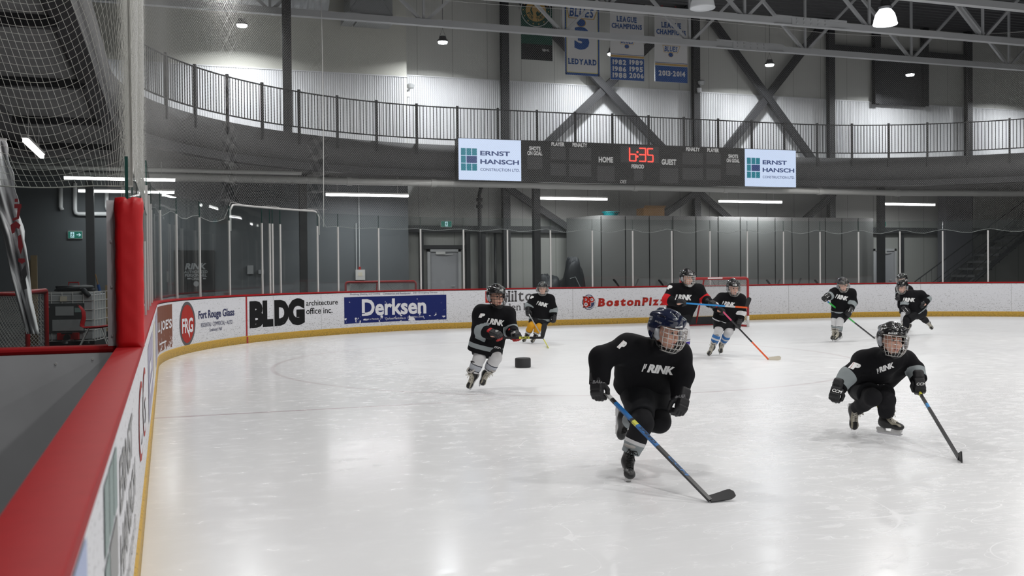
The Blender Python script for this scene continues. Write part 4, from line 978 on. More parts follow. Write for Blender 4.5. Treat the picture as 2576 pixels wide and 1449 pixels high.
def exit_sign(x0, x1, z0, z1, y, lbl, arrow):
    r = empty('exit_sign', ((x0+x1)/2, y, z0), lbl, 'sign', 'green exit signs')
    MB().bx(x0, x1, y-.05, y, z0, z1).build('face', M['green_sign'], r)
    mb = MB(); mb.bx(x0-.01, x1+.01, y-.045, y-.0, z1, z1+.012).bx(x0-.01, x1+.01, y-.045, y-.0, z0-.012, z0).bx(x0-.012, x0, y-.045, y, z0-.012, z1+.012).bx(x1, x1+.012, y-.045, y, z0-.012, z1+.012); mb.build('frame', M['alu'], r)
    w = x1-x0; h = z1-z0; cx = x0+w*(.3 if arrow else .5); f = lambda x, z: (cx+x*h, y-.053, z0+h*z)
    mb = MB(); rect(mb, -.25, .25, .1, .9, f, 0)
    f2 = lambda x, z: (cx+x*h, y-.056, z0+h*z)
    mb.flat(ellipse(.05, .76, .07, .07, 12), f2, 1)
    for p in ([(-.08, .66), (.08, .68), (.06, .42), (-.06, .42)], [(-.06, .44), (.04, .44), (-.1, .16), (-.18, .16)], [(.0, .44), (.07, .44), (.16, .28), (.1, .14), (.03, .14), (.08, .28)], [(.06, .66), (.2, .52), (.17, .48), (.03, .6)], [(-.06, .64), (-.2, .56), (-.18, .44), (-.13, .45), (-.14, .53), (-.03, .58)]): mb.flat(p, f2, 1)
    if arrow:
        ax = w/h*.36
        mb.flat([(ax-.1, .45), (ax+.3, .45), (ax+.16, .28), (ax+.28, .28), (ax+.52, .5), (ax+.28, .72), (ax+.16, .72), (ax+.3, .56), (ax-.1, .56)], f, 0)
    mb.build('pictogram', [M['sign_lit'], M['green_sign']], r)
exit_sign(7.75, 8.07, 2.78, 2.95, 28.72, 'green exit sign with a running figure above the pale door', False)
exit_sign(-2.42, -2.09, 2.40, 2.58, LV, 'green exit sign with an arrow on the dark wall at the left', True)
exit_sign(23.72, 23.92, 2.9, 3.06, 28.72, 'small green exit sign behind the right column', False)
# control box with its conduits
r = empty('control_box', (5.21, LV-.1, 1.2), 'grey electrical control box with conduits on the dark wall', 'box')
MB().bx(5.09, 5.36, LV-.14, LV-.005, 1.22, 1.52).build('cabinet', M['alu'], r); MB().bx(5.16, 5.28, LV-.145, LV-.13, 1.33, 1.44).build('label_plate', M['ad_tan'], r); MB().bx(5.19, 5.25, LV-.1, LV-.02, 1.52, 1.6).build('red_fitting', M['redpaint'], r)
MB().tube([(5.13, LV-.05, 1.52), (5.13, LV-.05, 2.85)], .014, 6).build('conduit', M['steel'], r); MB().tube([(5.22, LV-.05, 1.6), (5.22, LV-.05, 4.0)], .014, 6).build('conduit', M['steel'], r)
# conduits and dark drain pipe beside the door
r = empty('drain_pipe', (9.0, 28.6, 0), 'black vertical drain pipe with couplings beside the door', 'pipe')
xd = at_v(1207, 600, 28.6)[0]; MB().tube([(xd, 28.6, 0), (xd, 28.6, 3.75), (xd+.08, 28.6, 4.05)], .06, 10).build('pipe_run', M['rail'], r, 'auto')
for z in (3.35, 3.55): MB().tube([(xd, 28.6, z), (xd, 28.6, z+.1)], .1, 10).build('coupling', M['rail'], r, 'auto')
for x, m in ((at_v(1216, 640, 28.8)[0], 'rail'), (at_v(1247, 640, 28.8)[0], 'rail')): tag(MB().tube([(x, 28.85, 0), (x, 28.85, 2.6)], .04, 8).build('conduit', M[m], None, True, org=(x, 28.85, 0)), 'thin dark conduit on the wall right of the drain pipe' if x < 9.3 else 'thin dark conduit on the wall left of the dark column', 'pipe')
# dark entrance panel with lettering
DV = LV-.05; r = empty('entrance_panel', (.7, DV, 0), 'black entrance panel with pale lettering behind the corner glass', 'sign')
MB().bx(.18, 1.24, DV, LV-.005, 0, 2.08).build('panel_face', mat('black_panel', (.012, .012, .014), .5), r)
M['dim_white'] = mat('dim_print', (.3, .31, .32), .6)
dfn = lambda x, z: (x, DV-.005, z)
for t, x0, x1, z0, z1, bd, sh in (('RINK', .46, 1.02, 1.56, 1.73, .05, .25), ('AUTHORIZED', .44, 1.05, 1.455, 1.535, .03, 0), ('PERSONNEL', .46, 1.03, 1.36, 1.44, .03, 0), ('ONLY', .63, .90, 1.27, 1.345, .03, 0)):
    mb = MB(); put_text(mb, t, x0, x1, z0, z1, dfn, 0, bd, sh); mb.build('lettering', M['dim_white'], r)
mb = MB(); mb.flat(ellipse(.75, 1.17, .07, .075, 20), dfn); mb.build('round_mark', M['dim_white'], r)
mb = MB(); rect(mb, .52, .61, 1.295, 1.33, dfn); mb.build('stripe', M['dim_white'], r); mb = MB(); rect(mb, .93, 1.0, 1.295, 1.33, dfn); mb.build('stripe', M['dim_white'], r)
r = empty('dispenser', (2.15, LV-.1, 1.3), 'small pale wall socket box behind the gate glass', 'socket')
MB().bx(2.1, 2.26, LV-.1, LV, 1.42, 1.66).build('cover', M['dim_white'], r); MB().bx(2.4, 2.55, LV-.06, LV, 1.42, 1.54).build('outlet', M['dim_white'], r)
# goal frames
def net_patch(name, P00, P10, P01, P11, nx, ny, r, mtl, parent, bulge=0, bdir=(0, 0, 0)):
    P00, P10, P01, P11 = [np.array(p, float) for p in (P00, P10, P01, P11)]; bd = np.array(bdir, float); mb = MB()
    q = lambda a, b: (P00*(1-a)+P10*a)*(1-b)+(P01*(1-a)+P11*a)*b+bd*bulge*math.sin(math.pi*a)*math.sin(math.pi*b)
    for fam in (1, -1):
        for k in range(-ny, nx+1):
            pts = []
            for j in range(9):
                t = j/8; a = (k+ny*t)/nx if fam > 0 else (k+ny*(1-t))/nx
                pts.append((a, t))
            out = []
            for j, (a, b) in enumerate(pts):
                if 0 <= a <= 1: out.append((a, b))
                else:
                    for z in (j-1, j+1):
                        if 0 <= z <= 8 and 0 <= pts[z][0] <= 1:
                            lim = 0 if a < 0 else 1; f = (lim-pts[z][0])/(a-pts[z][0]); out.append((lim, pts[z][1]+(b-pts[z][1])*f)); break
            if len(out) > 1: mb.tube([q(a, b) for a, b in out], r, 3, cap=False)
    return mb.build(name, mtl, parent)
def goal(cx, cy, rot, label, w=1.83, h=1.22, d=1.0, net_r=.003, cell=.055, frame='redpaint', netm='net', white_feet=True):
    r = empty('hockey_goal', (cx, cy, 0), label, 'goal'); c, s = math.cos(rot), math.sin(rot)
    L = lambda x, y, z: (cx+x*c-y*s, cy+x*s+y*c, z)
    hw = w/2; td = .55
    def bend(pts, k=.1):
        P = [np.array(p) for p in pts]; out = [P[0]]
        for i in range(1, len(P)-1):
            a = P[i]+(P[i-1]-P[i])/np.linalg.norm(P[i-1]-P[i])*k; b = P[i]+(P[i+1]-P[i])/np.linalg.norm(P[i+1]-P[i])*k
            for t in np.linspace(0, 1, 6): out.append((a*(1-t)+P[i]*t)*(1-t)+(P[i]*(1-t)+b*t)*t)
        return out+[P[-1]]
    MB().tube(bend([L(-hw, 0, .0), L(-hw, 0, h), L(hw, 0, h), L(hw, 0, .0)], .09), .03, 10).build('front_frame', M[frame], r, True)
    MB().tube(bend([L(-hw, 0, .03), L(-hw+.1, d, .03), L(hw-.1, d, .03), L(hw, 0, .03)], .35), .025, 8).build('base_frame', M[frame], r, True)
    MB().tube(bend([L(-hw, 0, h-.03), L(-hw+.25, td, h-.03), L(hw-.25, td, h-.03), L(hw, 0, h-.03)], .3), .02, 8).build('top_frame', M[frame], r, True)
    MB().tube([L(0, td, h-.03), L(0, d*.8, .5), L(0, d, .03)], .022, 8).build('back_brace', M[frame], r, True)
    nx = int(w/cell)
    net_patch('net', L(-hw+.1, d, .05), L(hw-.1, d, .05), L(-hw+.25, td, h-.05), L(hw-.25, td, h-.05), nx, int(1.25/cell), net_r, M[netm], r)
    net_patch('net', L(-hw, .03, .05), L(-hw+.1, d, .05), L(-hw, .03, h-.03), L(-hw+.25, td, h-.05), int(1/cell), int(1.2/cell), net_r, M[netm], r)
    net_patch('net', L(hw, .03, .05), L(hw-.1, d, .05), L(hw, .03, h-.03), L(hw-.25, td, h-.05), int(1/cell), int(1.2/cell), net_r, M[netm], r)
    net_patch('net', L(-hw, 0, h), L(hw, 0, h), L(-hw+.25, td, h-.03), L(hw-.25, td, h-.03), nx, int(.55/cell), net_r, M[netm], r)
    if white_feet:
        for x in (-hw, hw): MB().tube([L(x, 0, .0), L(x, 0, .28)], .034, 10).build('post_sleeve', M['alu'], r, True)
        f = lambda x, z: L(x, -.031, h+z); mb = MB(); rect(mb, -.2, .2, -.012, .014, f, 0, 4); mb.build('maker_label', M['white'], r)
        MB().add([L(-hw+.1, .05, .06), L(hw-.1, .05, .06), L(hw-.12, d-.03, .06), L(-hw+.12, d-.03, .06), L(-hw+.1, .05, .02), L(hw-.1, .05, .02)], [(0, 1, 2, 3)]).build('base_skirt', M['black'], r) if 0 else None
        MB().add([L(-hw+.12, d-.03, .04), L(hw-.12, d-.03, .04), L(hw-.16, d-.08, .24), L(-hw+.16, d-.08, .24), L(-hw+.12, d-.02, .04), L(hw-.12, d-.02, .04), L(hw-.16, d-.07, .24), L(-hw+.16, d-.07, .24)], [(0, 1, 2, 3), (7, 6, 5, 4), (3, 2, 6, 7)]).build('net_skirt', M['blackbag'], r)
goal(12.64, 21.28, -.04, 'red hockey goal with a white net on the ice before the end boards', net_r=.0048)
goal(5.55, 26.9, 0, 'spare goal frame with a white net behind the end glass', h=1.18, w=1.95, white_feet=False, net_r=.004)
ga, gb = at_d(69, 800, 12.5), at_d(117, 800, 14.1)
goal((ga[0]+gb[0])/2, (ga[1]+gb[1])/2, math.atan2(gb[1]-ga[1], gb[0]-ga[0]), 'red goal stored behind the bench glass at the left', white_feet=False, w=float(np.hypot(gb[0]-ga[0], gb[1]-ga[1])), net_r=.0035)
# dark bags leaning by the partition
def blob(name, c, d, seed, m, parent=None, n=20):
    g = np.random.default_rng(seed); ph = g.uniform(0, 6, 6); mb = MB()
    for i in range(n+1):
        t = math.pi*i/n
        for j in range(n):
            a = 2*math.pi*j/n; k = 1+.12*math.sin(3*a+ph[0])*math.sin(t)+.1*math.sin(2*a+4*t+ph[1])+.05*math.sin(7*a+ph[2]+3*t)
            x, y, z = [math.copysign(abs(v)**.75, v) for v in (math.sin(t)*math.cos(a), math.sin(t)*math.sin(a), math.cos(t))]
            mb.v.append((c[0]+d[0]/2*x*k, c[1]+d[1]/2*y*k, c[2]+d[2]/2*z*k))
    mb.f = [(i*n+j, i*n+(j+1) % n, (i+1)*n+(j+1) % n, (i+1)*n+j) for i in range(n) for j in range(n)]; mb.m = [0]*len(mb.f)
    return mb.build(name, m, parent, True, org=None if parent else (c[0], c[1], c[2]-d[2]/2))
for c, d, sd, lb in (((10.75, 27.75, .62), (.75, .6, 1.3), 1, 'black equipment bag standing behind the dark post, left of the partition'), ((11.52, 27.55, .85), (.62, .5, 1.8), 2, 'taller black equipment bag leaning on the partition end')):
    o = tag(blob('equipment_bag', c, d, sd, M['blackbag']), lb, 'bag')
    MB().tube([(c[0]-.2, c[1]-d[1]/2-.0, c[2]+.35), (c[0]-.05, c[1]-d[1]/2-.05, c[2]+.4), (c[0]+.22, c[1]-d[1]/2-.02, c[2]-.1)], .012, 5).build('strap', M['dim_white'], o)
# sticks leaning upside down behind the end boards
def stick(butt, heel, tip, cols, label, name='hockey_stick', group=None, bh=.065, blade_col='black', tape=.0, w=.026, d=.018, words=()):
    butt, heel, tip = [np.array(p, float) for p in (butt, heel, tip)]; r = empty(name, heel, label, 'hockey stick', group)
    L = np.linalg.norm(butt-heel); ax = (butt-heel)/L; bx = tip-heel; BL = np.linalg.norm(bx); bx /= BL
    up = ax-bx*(ax@bx); up /= np.linalg.norm(up); nr = np.cross(bx, up)
    mb = MB(); mats = []
    t0 = 0
    for t1, m in cols: # fractions from the heel up
        a = heel+ax*(t0*L); b = heel+ax*(t1*L); x = np.cross(ax, nr)
        mb.box((a+b)/2, (np.linalg.norm(b-a), w, d), (ax, x, nr), len(mats)); mats.append(M[m] if isinstance(m, str) else m); t0 = t1
    mb.build('shaft', mats, r)
    for (tx, ta, tb, m) in words:
        x = np.cross(ax, nr); fc = max((nr, -nr, x, -x), key=lambda v: -(v@nrm(heel-CP))); sd_ = np.cross(fc, -ax); hw = (w if abs(fc@nr) > .5 else d); dd = (d if abs(fc@nr) > .5 else w)
        lt = MB(); put_text(lt, tx, 0, (ta-tb)*L, -hw*.4, hw*.4, lambda p, q: heel+ax*(ta*L-p)+sd_*q+fc*(dd/2+.0012), 0, .03, .2); lt.build('lettering', M[m], r)
    mb = MB(); n = 10; prof = []
    for i in range(n+1):
        t = i/n; h0 = -.012+.03*max(0, t-.75)**2*8; h1 = bh*(.62+.55*t if t < .75 else 1.03)-(.05*((t-.85)/.15)**2*bh*8 if t > .85 else 0)
        cv = .02*t*t; th = .005
        for (hh, s) in ((h0, -1), (h1, -1), (h1, 1), (h0, 1)): mb.v.append(heel+bx*(BL*t)+up*hh+nr*(cv+s*th))
    mb.f = [(i*4+j, i*4+(j+1) % 4, i*4+4+(j+1) % 4, i*4+4+j) for i in range(n) for j in range(4)]+[(0, 1, 2, 3), (n*4+3, n*4+2, n*4+1, n*4)]
    mb.m = [0 if (i//4)/n < tape or tape == 0 else 1 for i in range(n*4)]+[0, 1 if tape else 0]
    mb.build('blade', [M[blade_col], M['ad_tan']], r, 'auto'); return r
M['stick_black'] = mat('black_stick_carbon', (.014, .014, .016), .35)
for i, (x, y0, tx) in enumerate(((1546, 702, -1), (1606, 704, 1), (1660, 704, -1), (1931, 704, -1), (1962, 706, 1), (2015, 702, 1), (2052, 704, -1), (2105, 702, 1))):
    b = at_v(x, y0, 24.75); dx = .14*tx
    stick((b[0]-dx*4.5, 25.2, .0), (b[0]-dx*.9, 24.72, b[2]-.20), (b[0]+dx*.1, 24.72, b[2]+.02), [(1, 'stick_black')], f'black stick leaning blade up behind the end boards, {ORD[i]} from the left of the row', group='sticks leaning behind the end boards', bh=.085)
# stairs at the right
r = empty('staircase', (26, 27.2, 0), 'dark stairs with black handrails behind the right end glass', 'stairs')
p0, p1 = np.array((24.6, 26.75, .0)), np.array((29.6, 26.75, 3.4))
for k in range(14): f = k/14; MB().bx(24.6+5*f, 24.6+5*f+.4, 26.8, 27.9, 3.4*f+.12, 3.4*f+.2).build('step', M['fascia'], r)
for y in (26.78, 27.92): MB().bar((24.5, y, -.0), (29.7, y, 3.45), .05, .26, up=(0, 1, 0)).build('stringer', M['dark_steel'], r)
for y in (26.78, 27.92):
    MB().tube([(24.5, y, .95), (29.7, y, 4.0)], .02, 6).build('handrail', M['rail'], r); MB().tube([(24.5, y, .45), (29.7, y, 3.6)], .014, 6).build('handrail', M['rail'], r)
    for k in range(22): f = k/21; x = 24.5+5.1*f; MB().tube([(x, y, 3.4*f+.15), (x, y, .95+3.05*f)], .009, 4).build('baluster', M['rail'], r)
MB().bx(26.2, 27.4, 28.3, 28.7, -.03, 4.05).build('trim_ribbed', M['ribbed'])['kind'] = 'structure'
# dark high window with lamp reflections
r = empty('window_1', (24.7, 28.8, 7.2), 'dark high window between columns at the upper right', 'window'); r['kind'] = 'structure'
MB().bx(23.75, 25.63, 28.84, 28.9, 7.28, 8.95).build('pane', mat('dark_window_glass', (.075, .075, .078), .08, spec=.6), r)
MB().bx(23.7, 25.7, 28.78, 28.92, 7.2, 7.29).bx(23.7, 25.7, 28.78, 28.92, 8.93, 9.02).bx(23.7, 23.78, 28.78, 28.92, 7.2, 9.02).bx(25.6, 25.7, 28.78, 28.92, 7.2, 9.02).build('frame', M['dark_steel'], r)
# small devices on the wall
for (x, y, lb) in ((1030, 225, 'small grey floodlight on the corrugated wall left of the banners'), (1763, 215, 'small pale floodlight on the column right of the banners')):
    c = at_v(x, y, 28.6); r = empty('floodlight', c, lb, 'lamp', None)
    MB().bx(c[0]-.02, c[0]+.02, 28.6, 28.98 if x < 1500 else 28.645, c[2]-.02, c[2]+.02).build('bracket', M['steel'], r); MB().lathe([(0, -.06), (.1, -.04), (.13, .05), (.06, .09), (0, .09)], (c[0]+.03, 28.6, c[2]+.08), 12).build('head', M['steel'], r, 'auto'); MB().lathe([(0, -.12), (.07, -.1), (.08, .03), (0, .05)], (c[0]-.05, 28.62, c[2]-.12), 12).build('sensor', M['white_pl'], r, 'auto')

# ------------------------------------------------------------------ clutter behind the bench glass
TQ = at_z(190, 868, .05); tx, ty = -1.75, 21.8
r = empty('liquid_tote', (tx, ty, 0), 'caged white liquid tote with paper labels at the left', 'tote')
ca, sa = math.cos(-.2), math.sin(-.2)
TL = lambda x, y, z: (tx+x*ca-y*sa, ty+x*sa+y*ca, z)
def tbx(mb, x0, x1, y0, y1, z0, z1, m=0):
    mb.box(TL((x0+x1)/2, (y0+y1)/2, (z0+z1)/2), (x1-x0, y1-y0, z1-z0), ((ca, sa, 0), (-sa, ca, 0), (0, 0, 1)), m); return mb
mb = MB(); tbx(mb, -.46, .46, -.5, .5, .16, 1.05); tbx(mb, -.4, .4, -.44, .44, 1.05, 1.09); o = mb.build('tank', mat('milky_plastic', (.36, .37, .38), .5), r)
bv = o.modifiers.new('bevel', 'BEVEL'); bv.width = .05; bv.segments = 3
mb = MB()
for x in np.linspace(-.5, .5, 6): mb.tube([TL(x, -.52, .14), TL(x, -.52, 1.1)], .009, 5)
for y in np.linspace(-.5, .5, 6): mb.tube([TL(.5, y, .14), TL(.5, y, 1.1)], .009, 5)
for z in (.14, .35, .55, .75, .93, 1.1): mb.tube([TL(-.5, -.52, z), TL(.5, -.52, z), TL(.5, .52, z)], .009, 5)
mb.build('cage', M['alu'], r)
mb = MB(); tbx(mb, -.5, .5, -.52, .52, 0, .03)
for x in (-.45, 0, .4): tbx(mb, x, x+.1, -.52, .52, .03, .14)
mb.build('pallet', M['black'], r)
mb = MB(); tbx(mb, -.43, .32, -.535, -.525, .3, .88); mb.build('sign_plate', mat('dark_plate', (.05, .052, .055), .5), r)
for x0, x1, z0, z1, m in ((-.22, .12, .64, .82, 'dim_white'), (-.28, .3, .34, .56, 'dim_white'), (-.13, -.0, .92, 1.02, 'ad_tan'), (.14, .31, .7, .79, 'ad_green'), (-.42, -.33, .8, .83, 'dim_white')):
    mb = MB(); tbx(mb, x0, x1, -.545, -.537, z0, z1); mb.build('paper_label', M[m], r)
mb = MB(); tbx(mb, -.18, .22, -.6, -.52, .17, .3); mb.build('valve_guard', M['redpaint'], r)
mb = MB(); mb.tube([TL(.02, -.58, .22), TL(.02, -.68, .22)], .06, 10).tube([TL(-.08, -.66, .3), TL(.12, -.66, .3)], .02, 6); mb.build('valve', M['black'], r)
o = tag(blob('jacket', TL(.05, -.1, 1.165), (.75, .5, .13), 5, M['blackbag']), 'black jacket dropped on top of the white tote', 'jacket')
MB().tube([TL(.2, -.32, 1.12), TL(.3, -.5, 1.13), TL(.42, -.55, 1.02)], [.06, .055, .04], 8).build('sleeve', M['blackbag'], o, True)
r = empty('shovel', TL(-.12, .1, 1.1), 'red shovel handle standing behind the white tote', 'shovel')
MB().tube([TL(-.2, .62, 0), TL(-.2, .6, 1.16)], .018, 8).build('shaft', M['wood'], r); MB().tube([TL(-.2, .6, 1.14), TL(-.3, .6, 1.2), TL(-.3, .6, 1.28), TL(-.1, .6, 1.28), TL(-.1, .6, 1.2), TL(-.2, .6, 1.14)], .016, 6).build('grip', M['redpaint'], r)
# red chair, seen from the side
cx, cy = -1.32, 20.6
r = empty('shell_chair', (cx, cy, 0), 'red plastic shell chair on thin wire legs in front of the tote', 'chair')
pf = [(-.27, .84), (-.22, .82), (-.17, .74), (-.16, .62), (-.19, .5), (-.2, .44), (-.14, .41), (.1, .42), (.24, .44), (.28, .42)]
mb = MB()
for (x, z) in pf:
    for j in range(7):
        v = -1+j/3; mb.v.append((cx+x-.05*(v*v)*(1 if x < -.12 else 0), cy+.22*v, z+.03*v*v))
k = len(mb.v)
mb.v += [(x+.012, y, z-.012) for x, y, z in mb.v]
mb.f = [(i*7+j, i*7+j+1, i*7+8+j, i*7+7+j) for i in range(9) for j in range(6)]; mb.f += [tuple(q+k for q in f)[::-1] for f in mb.f]
mb.f += [(i*7, i*7+7, k+i*7+7, k+i*7) for i in range(9)]+[(i*7+6, i*7+13, k+i*7+13, k+i*7+6) for i in range(9)]+[(j, j+1, k+j+1, k+j) for j in range(6)]+[(63+j, 64+j, k+64+j, k+63+j) for j in range(6)]; mb.m = [0]*len(mb.f)
mb.build('seat_shell', M['red'], r, True)
for y in (-.2, .2):
    MB().tube([(cx-.1, cy+y, .42), (cx-.3, cy+y, .0)], .011, 6).build('leg', M['alu'], r); MB().tube([(cx+.12, cy+y, .42), (cx+.26, cy+y, .0)], .011, 6).build('leg', M['alu'], r)
MB().tube([(cx-.3, cy-.2, .02), (cx+.26, cy-.2, .02)], .011, 6).build('stretcher', M['alu'], r)
# broom, lumber, pipes on the dark wall
r = empty('broom', at_d(275, 850, 20.5), 'wooden handled broom with a blue collar leaning beside the red chair', 'broom')
a, b, c = at_d(240, 690, 21), at_d(250, 730, 21), at_d(277, 832, 21)
MB().tube([a, b], .014, 6).build('dark_grip', M['card'], r); MB().tube([b, c], .022, 8).build('handle', M['wood'], r); MB().tube([at_d(247, 716, 20.95), at_d(253, 740, 20.95)], .03, 8).build('collar', M['b_blue'], r)
g_ = np.array([c[0]+.12, c[1], 0]); MB().tube([c, c+(c-b)*.35], .016, 6).build('lower_shaft', M['b_blue'], r); MB().box((c[0]+.1, c[1], .13), (.35, .1, .22)).build('brush', M['black'], r)
for i, (x, w, h) in enumerate(((78, .09, 1.75), (86, .12, 1.85), (283, .3, 1.2))):
    p = at_d(x, 800, 20.5 if x < 200 else 22.6); o = tag(MB().box((p[0], p[1]+.1, h/2), (w, .06, h)).build('lumber_board', M['wood'], None, org=(p[0], p[1], 0)), ['narrow raw plank standing behind the hanging white banner', 'wider raw plank standing beside the narrow one', 'tan chipboard sheet standing behind the broom'][i], 'plank')
def wp(x, y): q = at_v(x, y, LV-.12); return (q[0], LV-.056, q[2])
tag(MB().tube([wp(188, 460), wp(188, 527), wp(190, 536), wp(197, 538), wp(276, 538)], .055, 10).build('bent_pipe', M['pipe_w'], None, True, org=wp(188, 460)), 'white pipe bending along the dark wall at the left', 'pipe')
tag(MB().tube([wp(152, 470), wp(152, 520), wp(156, 528)], .055, 10).build('short_pipe', M['pipe_w'], None, True, org=wp(152, 470)), 'short white pipe left of the bent white pipe', 'pipe')
tag(MB().tube([wp(268, 478), wp(268, 520), wp(270, 527)], .05, 10).build('short_pipe', M['pipe_w'], None, True, org=wp(268, 478)), 'short white pipe near the red pad', 'pipe')
# hanging white banner with red letters behind the glass
r = empty('draped_banner', at_d(50, 840, 8.6), 'crumpled white banner with red letters hanging behind the bench glass', 'banner')
mb = MB(); nx_, nz_ = 24, 40
edge = [(350, -40, 14), (400, -35, 24), (470, -30, 40), (520, -15, 47), (600, 10, 62), (700, 30, 76), (760, 45, 82), (840, 66, 98)]
for i in range(nz_+1):
    y = 350+490*i/nz_; xl = np.interp(y, [e[0] for e in edge], [e[1] for e in edge]); xr = np.interp(y, [e[0] for e in edge], [e[2] for e in edge])
    for j in range(nx_+1):
        t = j/nx_; d = 8.6+.07*math.sin(t*9+i*.12)+.04*math.sin(t*19-i*.3)+.05*math.sin(i*.5)*t
        p = at_d(xl+(xr-xl)*t+(3*math.sin(i*1.1) if j == nx_ and i < 22 else 0), y, d); mb.v.append(tuple(p))
mb.f = [(i*(nx_+1)+j, i*(nx_+1)+j+1, (i+1)*(nx_+1)+j+1, (i+1)*(nx_+1)+j) for i in range(nz_) for j in range(nx_)]; mb.m = [0]*len(mb.f)
o = mb.build('cloth', mat('white_banner_vinyl', (.8, .8, .82), .9, spec=.1), r, True); so = o.modifiers.new('thick', 'SOLIDIFY'); so.thickness = .004
def cl(x, y): return tuple(at_d(x, y, 8.44))
mb = MB(); rect(mb, 37, 45, 508, 500, lambda x, y: cl(x, y)); rect(mb, 36, 54, 524, 513, lambda x, y: cl(x, y)); mb.flat([(44, 524), (52, 524), (48, 550), (33, 556), (31, 550), (42, 546)], cl)
mb.flat([(26, 566), (40, 556), (52, 566), (48, 576), (40, 572), (36, 586), (30, 588)], cl); mb.flat([(45, 594), (52, 590), (58, 620), (52, 640), (46, 622)], cl); mb.flat([(46, 650), (62, 650), (64, 658), (55, 664), (46, 658)], cl); mb.build('red_lettering', M['b_red'], r)
mb = MB(); mb.flat([(54, 682), (64, 664), (68, 690), (60, 716)], cl); mb.flat([(52, 706), (64, 700), (68, 726), (58, 730)], cl); mb.build('dark_lettering', M['ad_grey'], r)
MB().tube([at_d(-60, 349, 8.6), at_d(16, 351, 8.6)], .012, 6).build('top_rod', M['alu'], r)
# the oversized puck on the ice
p = at_z(1315.5, 924, 0); R = .118
o = MB().lathe([(0, 0), (R-.008, 0), (R, .008), (R, .125), (R-.008, .14), (0, .14)], (p[0], p[1], 0), 40).build('puck', mat('black_rubber', (.022, .022, .024), .6, bump=.2, ns=120), None, 'auto', org=(p[0], p[1], 0)); tag(o, 'black rubber puck lying on the ice by itself', 'puck')

# ------------------------------------------------------------------ players: surfaces grown from distance fields
def rc(P, a, b, ra, rb):
    a = np.asarray(a, float); b = np.asarray(b, float); ab = b-a; t = np.clip((P-a)@ab/(ab@ab+1e-12), 0, 1)
    return np.linalg.norm(P-a-t[:, None]*ab, axis=1)-(ra+(rb-ra)*t)
def smin(a, b, k): h = np.clip(.5+.5*(b-a)/k, 0, 1); return b*(1-h)+a*h-k*h*(1-h)
def smax(a, b, k): return -smin(-a, -b, k)
def ell(P, c, r): r = np.asarray(r, float); q = (P-np.asarray(c))/r; k = np.linalg.norm(q, axis=1); return (k-1)*r.min()*(.5+.5*np.minimum(1, k))
def rbox(P, c, h, r): q = np.abs(P-np.asarray(c))-(np.asarray(h)-r); return np.linalg.norm(np.maximum(q, 0), axis=1)+np.minimum(q.max(1), 0)-r
def surf(f, lo, hi, h):
    lo = np.asarray(lo, float); B = 6; nb = np.ceil((np.asarray(hi)-lo)/h/B).astype(int)+1; n = nb*B+1
    I = np.stack(np.meshgrid(*[np.arange(k) for k in nb], indexing='ij'), -1).reshape(-1, 3)
    d = f(lo+(I*B+B/2)*h); act = np.abs(d) < h*B*1.15
    V = np.repeat(np.repeat(np.repeat(np.where(d < 0, -1., 1.).reshape(nb), B, 0), B, 1), B, 2)
    V = np.pad(V, ((0, 1),)*3, mode='edge')
    loc = np.stack(np.meshgrid(*[np.arange(B+1)]*3, indexing='ij'), -1).reshape(-1, 3)
    A = I[act]
    for c0 in range(0, len(A), 400):
        a = A[c0:c0+400]; g = (a[:, None]*B+loc[None]).reshape(-1, 3); V[g[:, 0], g[:, 1], g[:, 2]] = f(lo+g*h)
    V[0] = V[-1] = 1; V[:, 0] = V[:, -1] = 1; V[:, :, 0] = V[:, :, -1] = 1
    ins = V < 0; C = np.zeros(n-1, int)
    offs = [(i, j, k) for i in (0, 1) for j in (0, 1) for k in (0, 1)]
    for i, j, k in offs: C += ins[i:n[0]-1+i, j:n[1]-1+j, k:n[2]-1+k]
    cells = np.argwhere((C > 0) & (C < 8)); idx = -np.ones(n-1, int); idx[tuple(cells.T)] = np.arange(len(cells))
    cv = np.stack([V[cells[:, 0]+i, cells[:, 1]+j, cells[:, 2]+k] for i, j, k in offs], 1)
    acc = np.zeros((len(cells), 3)); cnt = np.zeros(len(cells)); O = np.array(offs, float)
    for a in range(8):
        for b in range(a+1, 8):
            if np.abs(O[a]-O[b]).sum() != 1: continue
            m = (cv[:, a] < 0) != (cv[:, b] < 0); t = cv[m, a]/(cv[m, a]-cv[m, b]); acc[m] += O[a]+t[:, None]*(O[b]-O[a]); cnt[m] += 1
    P = lo+(cells+acc/cnt[:, None])*h
    F = []
    for ax in range(3):
        u, v = [(1, 2), (2, 0), (0, 1)][ax]
        sl0 = [slice(None)]*3; sl1 = [slice(None)]*3; sl0[ax] = slice(0, n[ax]-1); sl1[ax] = slice(1, n[ax])
        a, b = ins[tuple(sl0)], ins[tuple(sl1)]; e = np.argwhere(a != b); e = e[(e[:, u] > 0) & (e[:, v] > 0) & (e[:, u] < n[u]-1) & (e[:, v] < n[v]-1)]
        fl = a[tuple(e.T)]; du = np.zeros(3, int); du[u] = 1; dv = np.zeros(3, int); dv[v] = 1
        q = np.stack([idx[tuple(x.T)] for x in (e-du-dv, e-dv, e, e-du)], 1); q[~fl] = q[~fl][:, ::-1]; F.append(q)
    F = np.concatenate(F); F = F[(F >= 0).all(1)]
    e = h*.25
    for _ in range(2):                                   # settle the points on the surface
        d = f(P); g = np.stack([f(P+np.eye(3)[i]*e)-d for i in range(3)], 1)/e; gn = (g*g).sum(1)
        P = P-np.clip(d/np.maximum(gn, .2), -h*.6, h*.6)[:, None]*g/np.maximum(1, np.sqrt(gn))[:, None]*.9
    return P, F
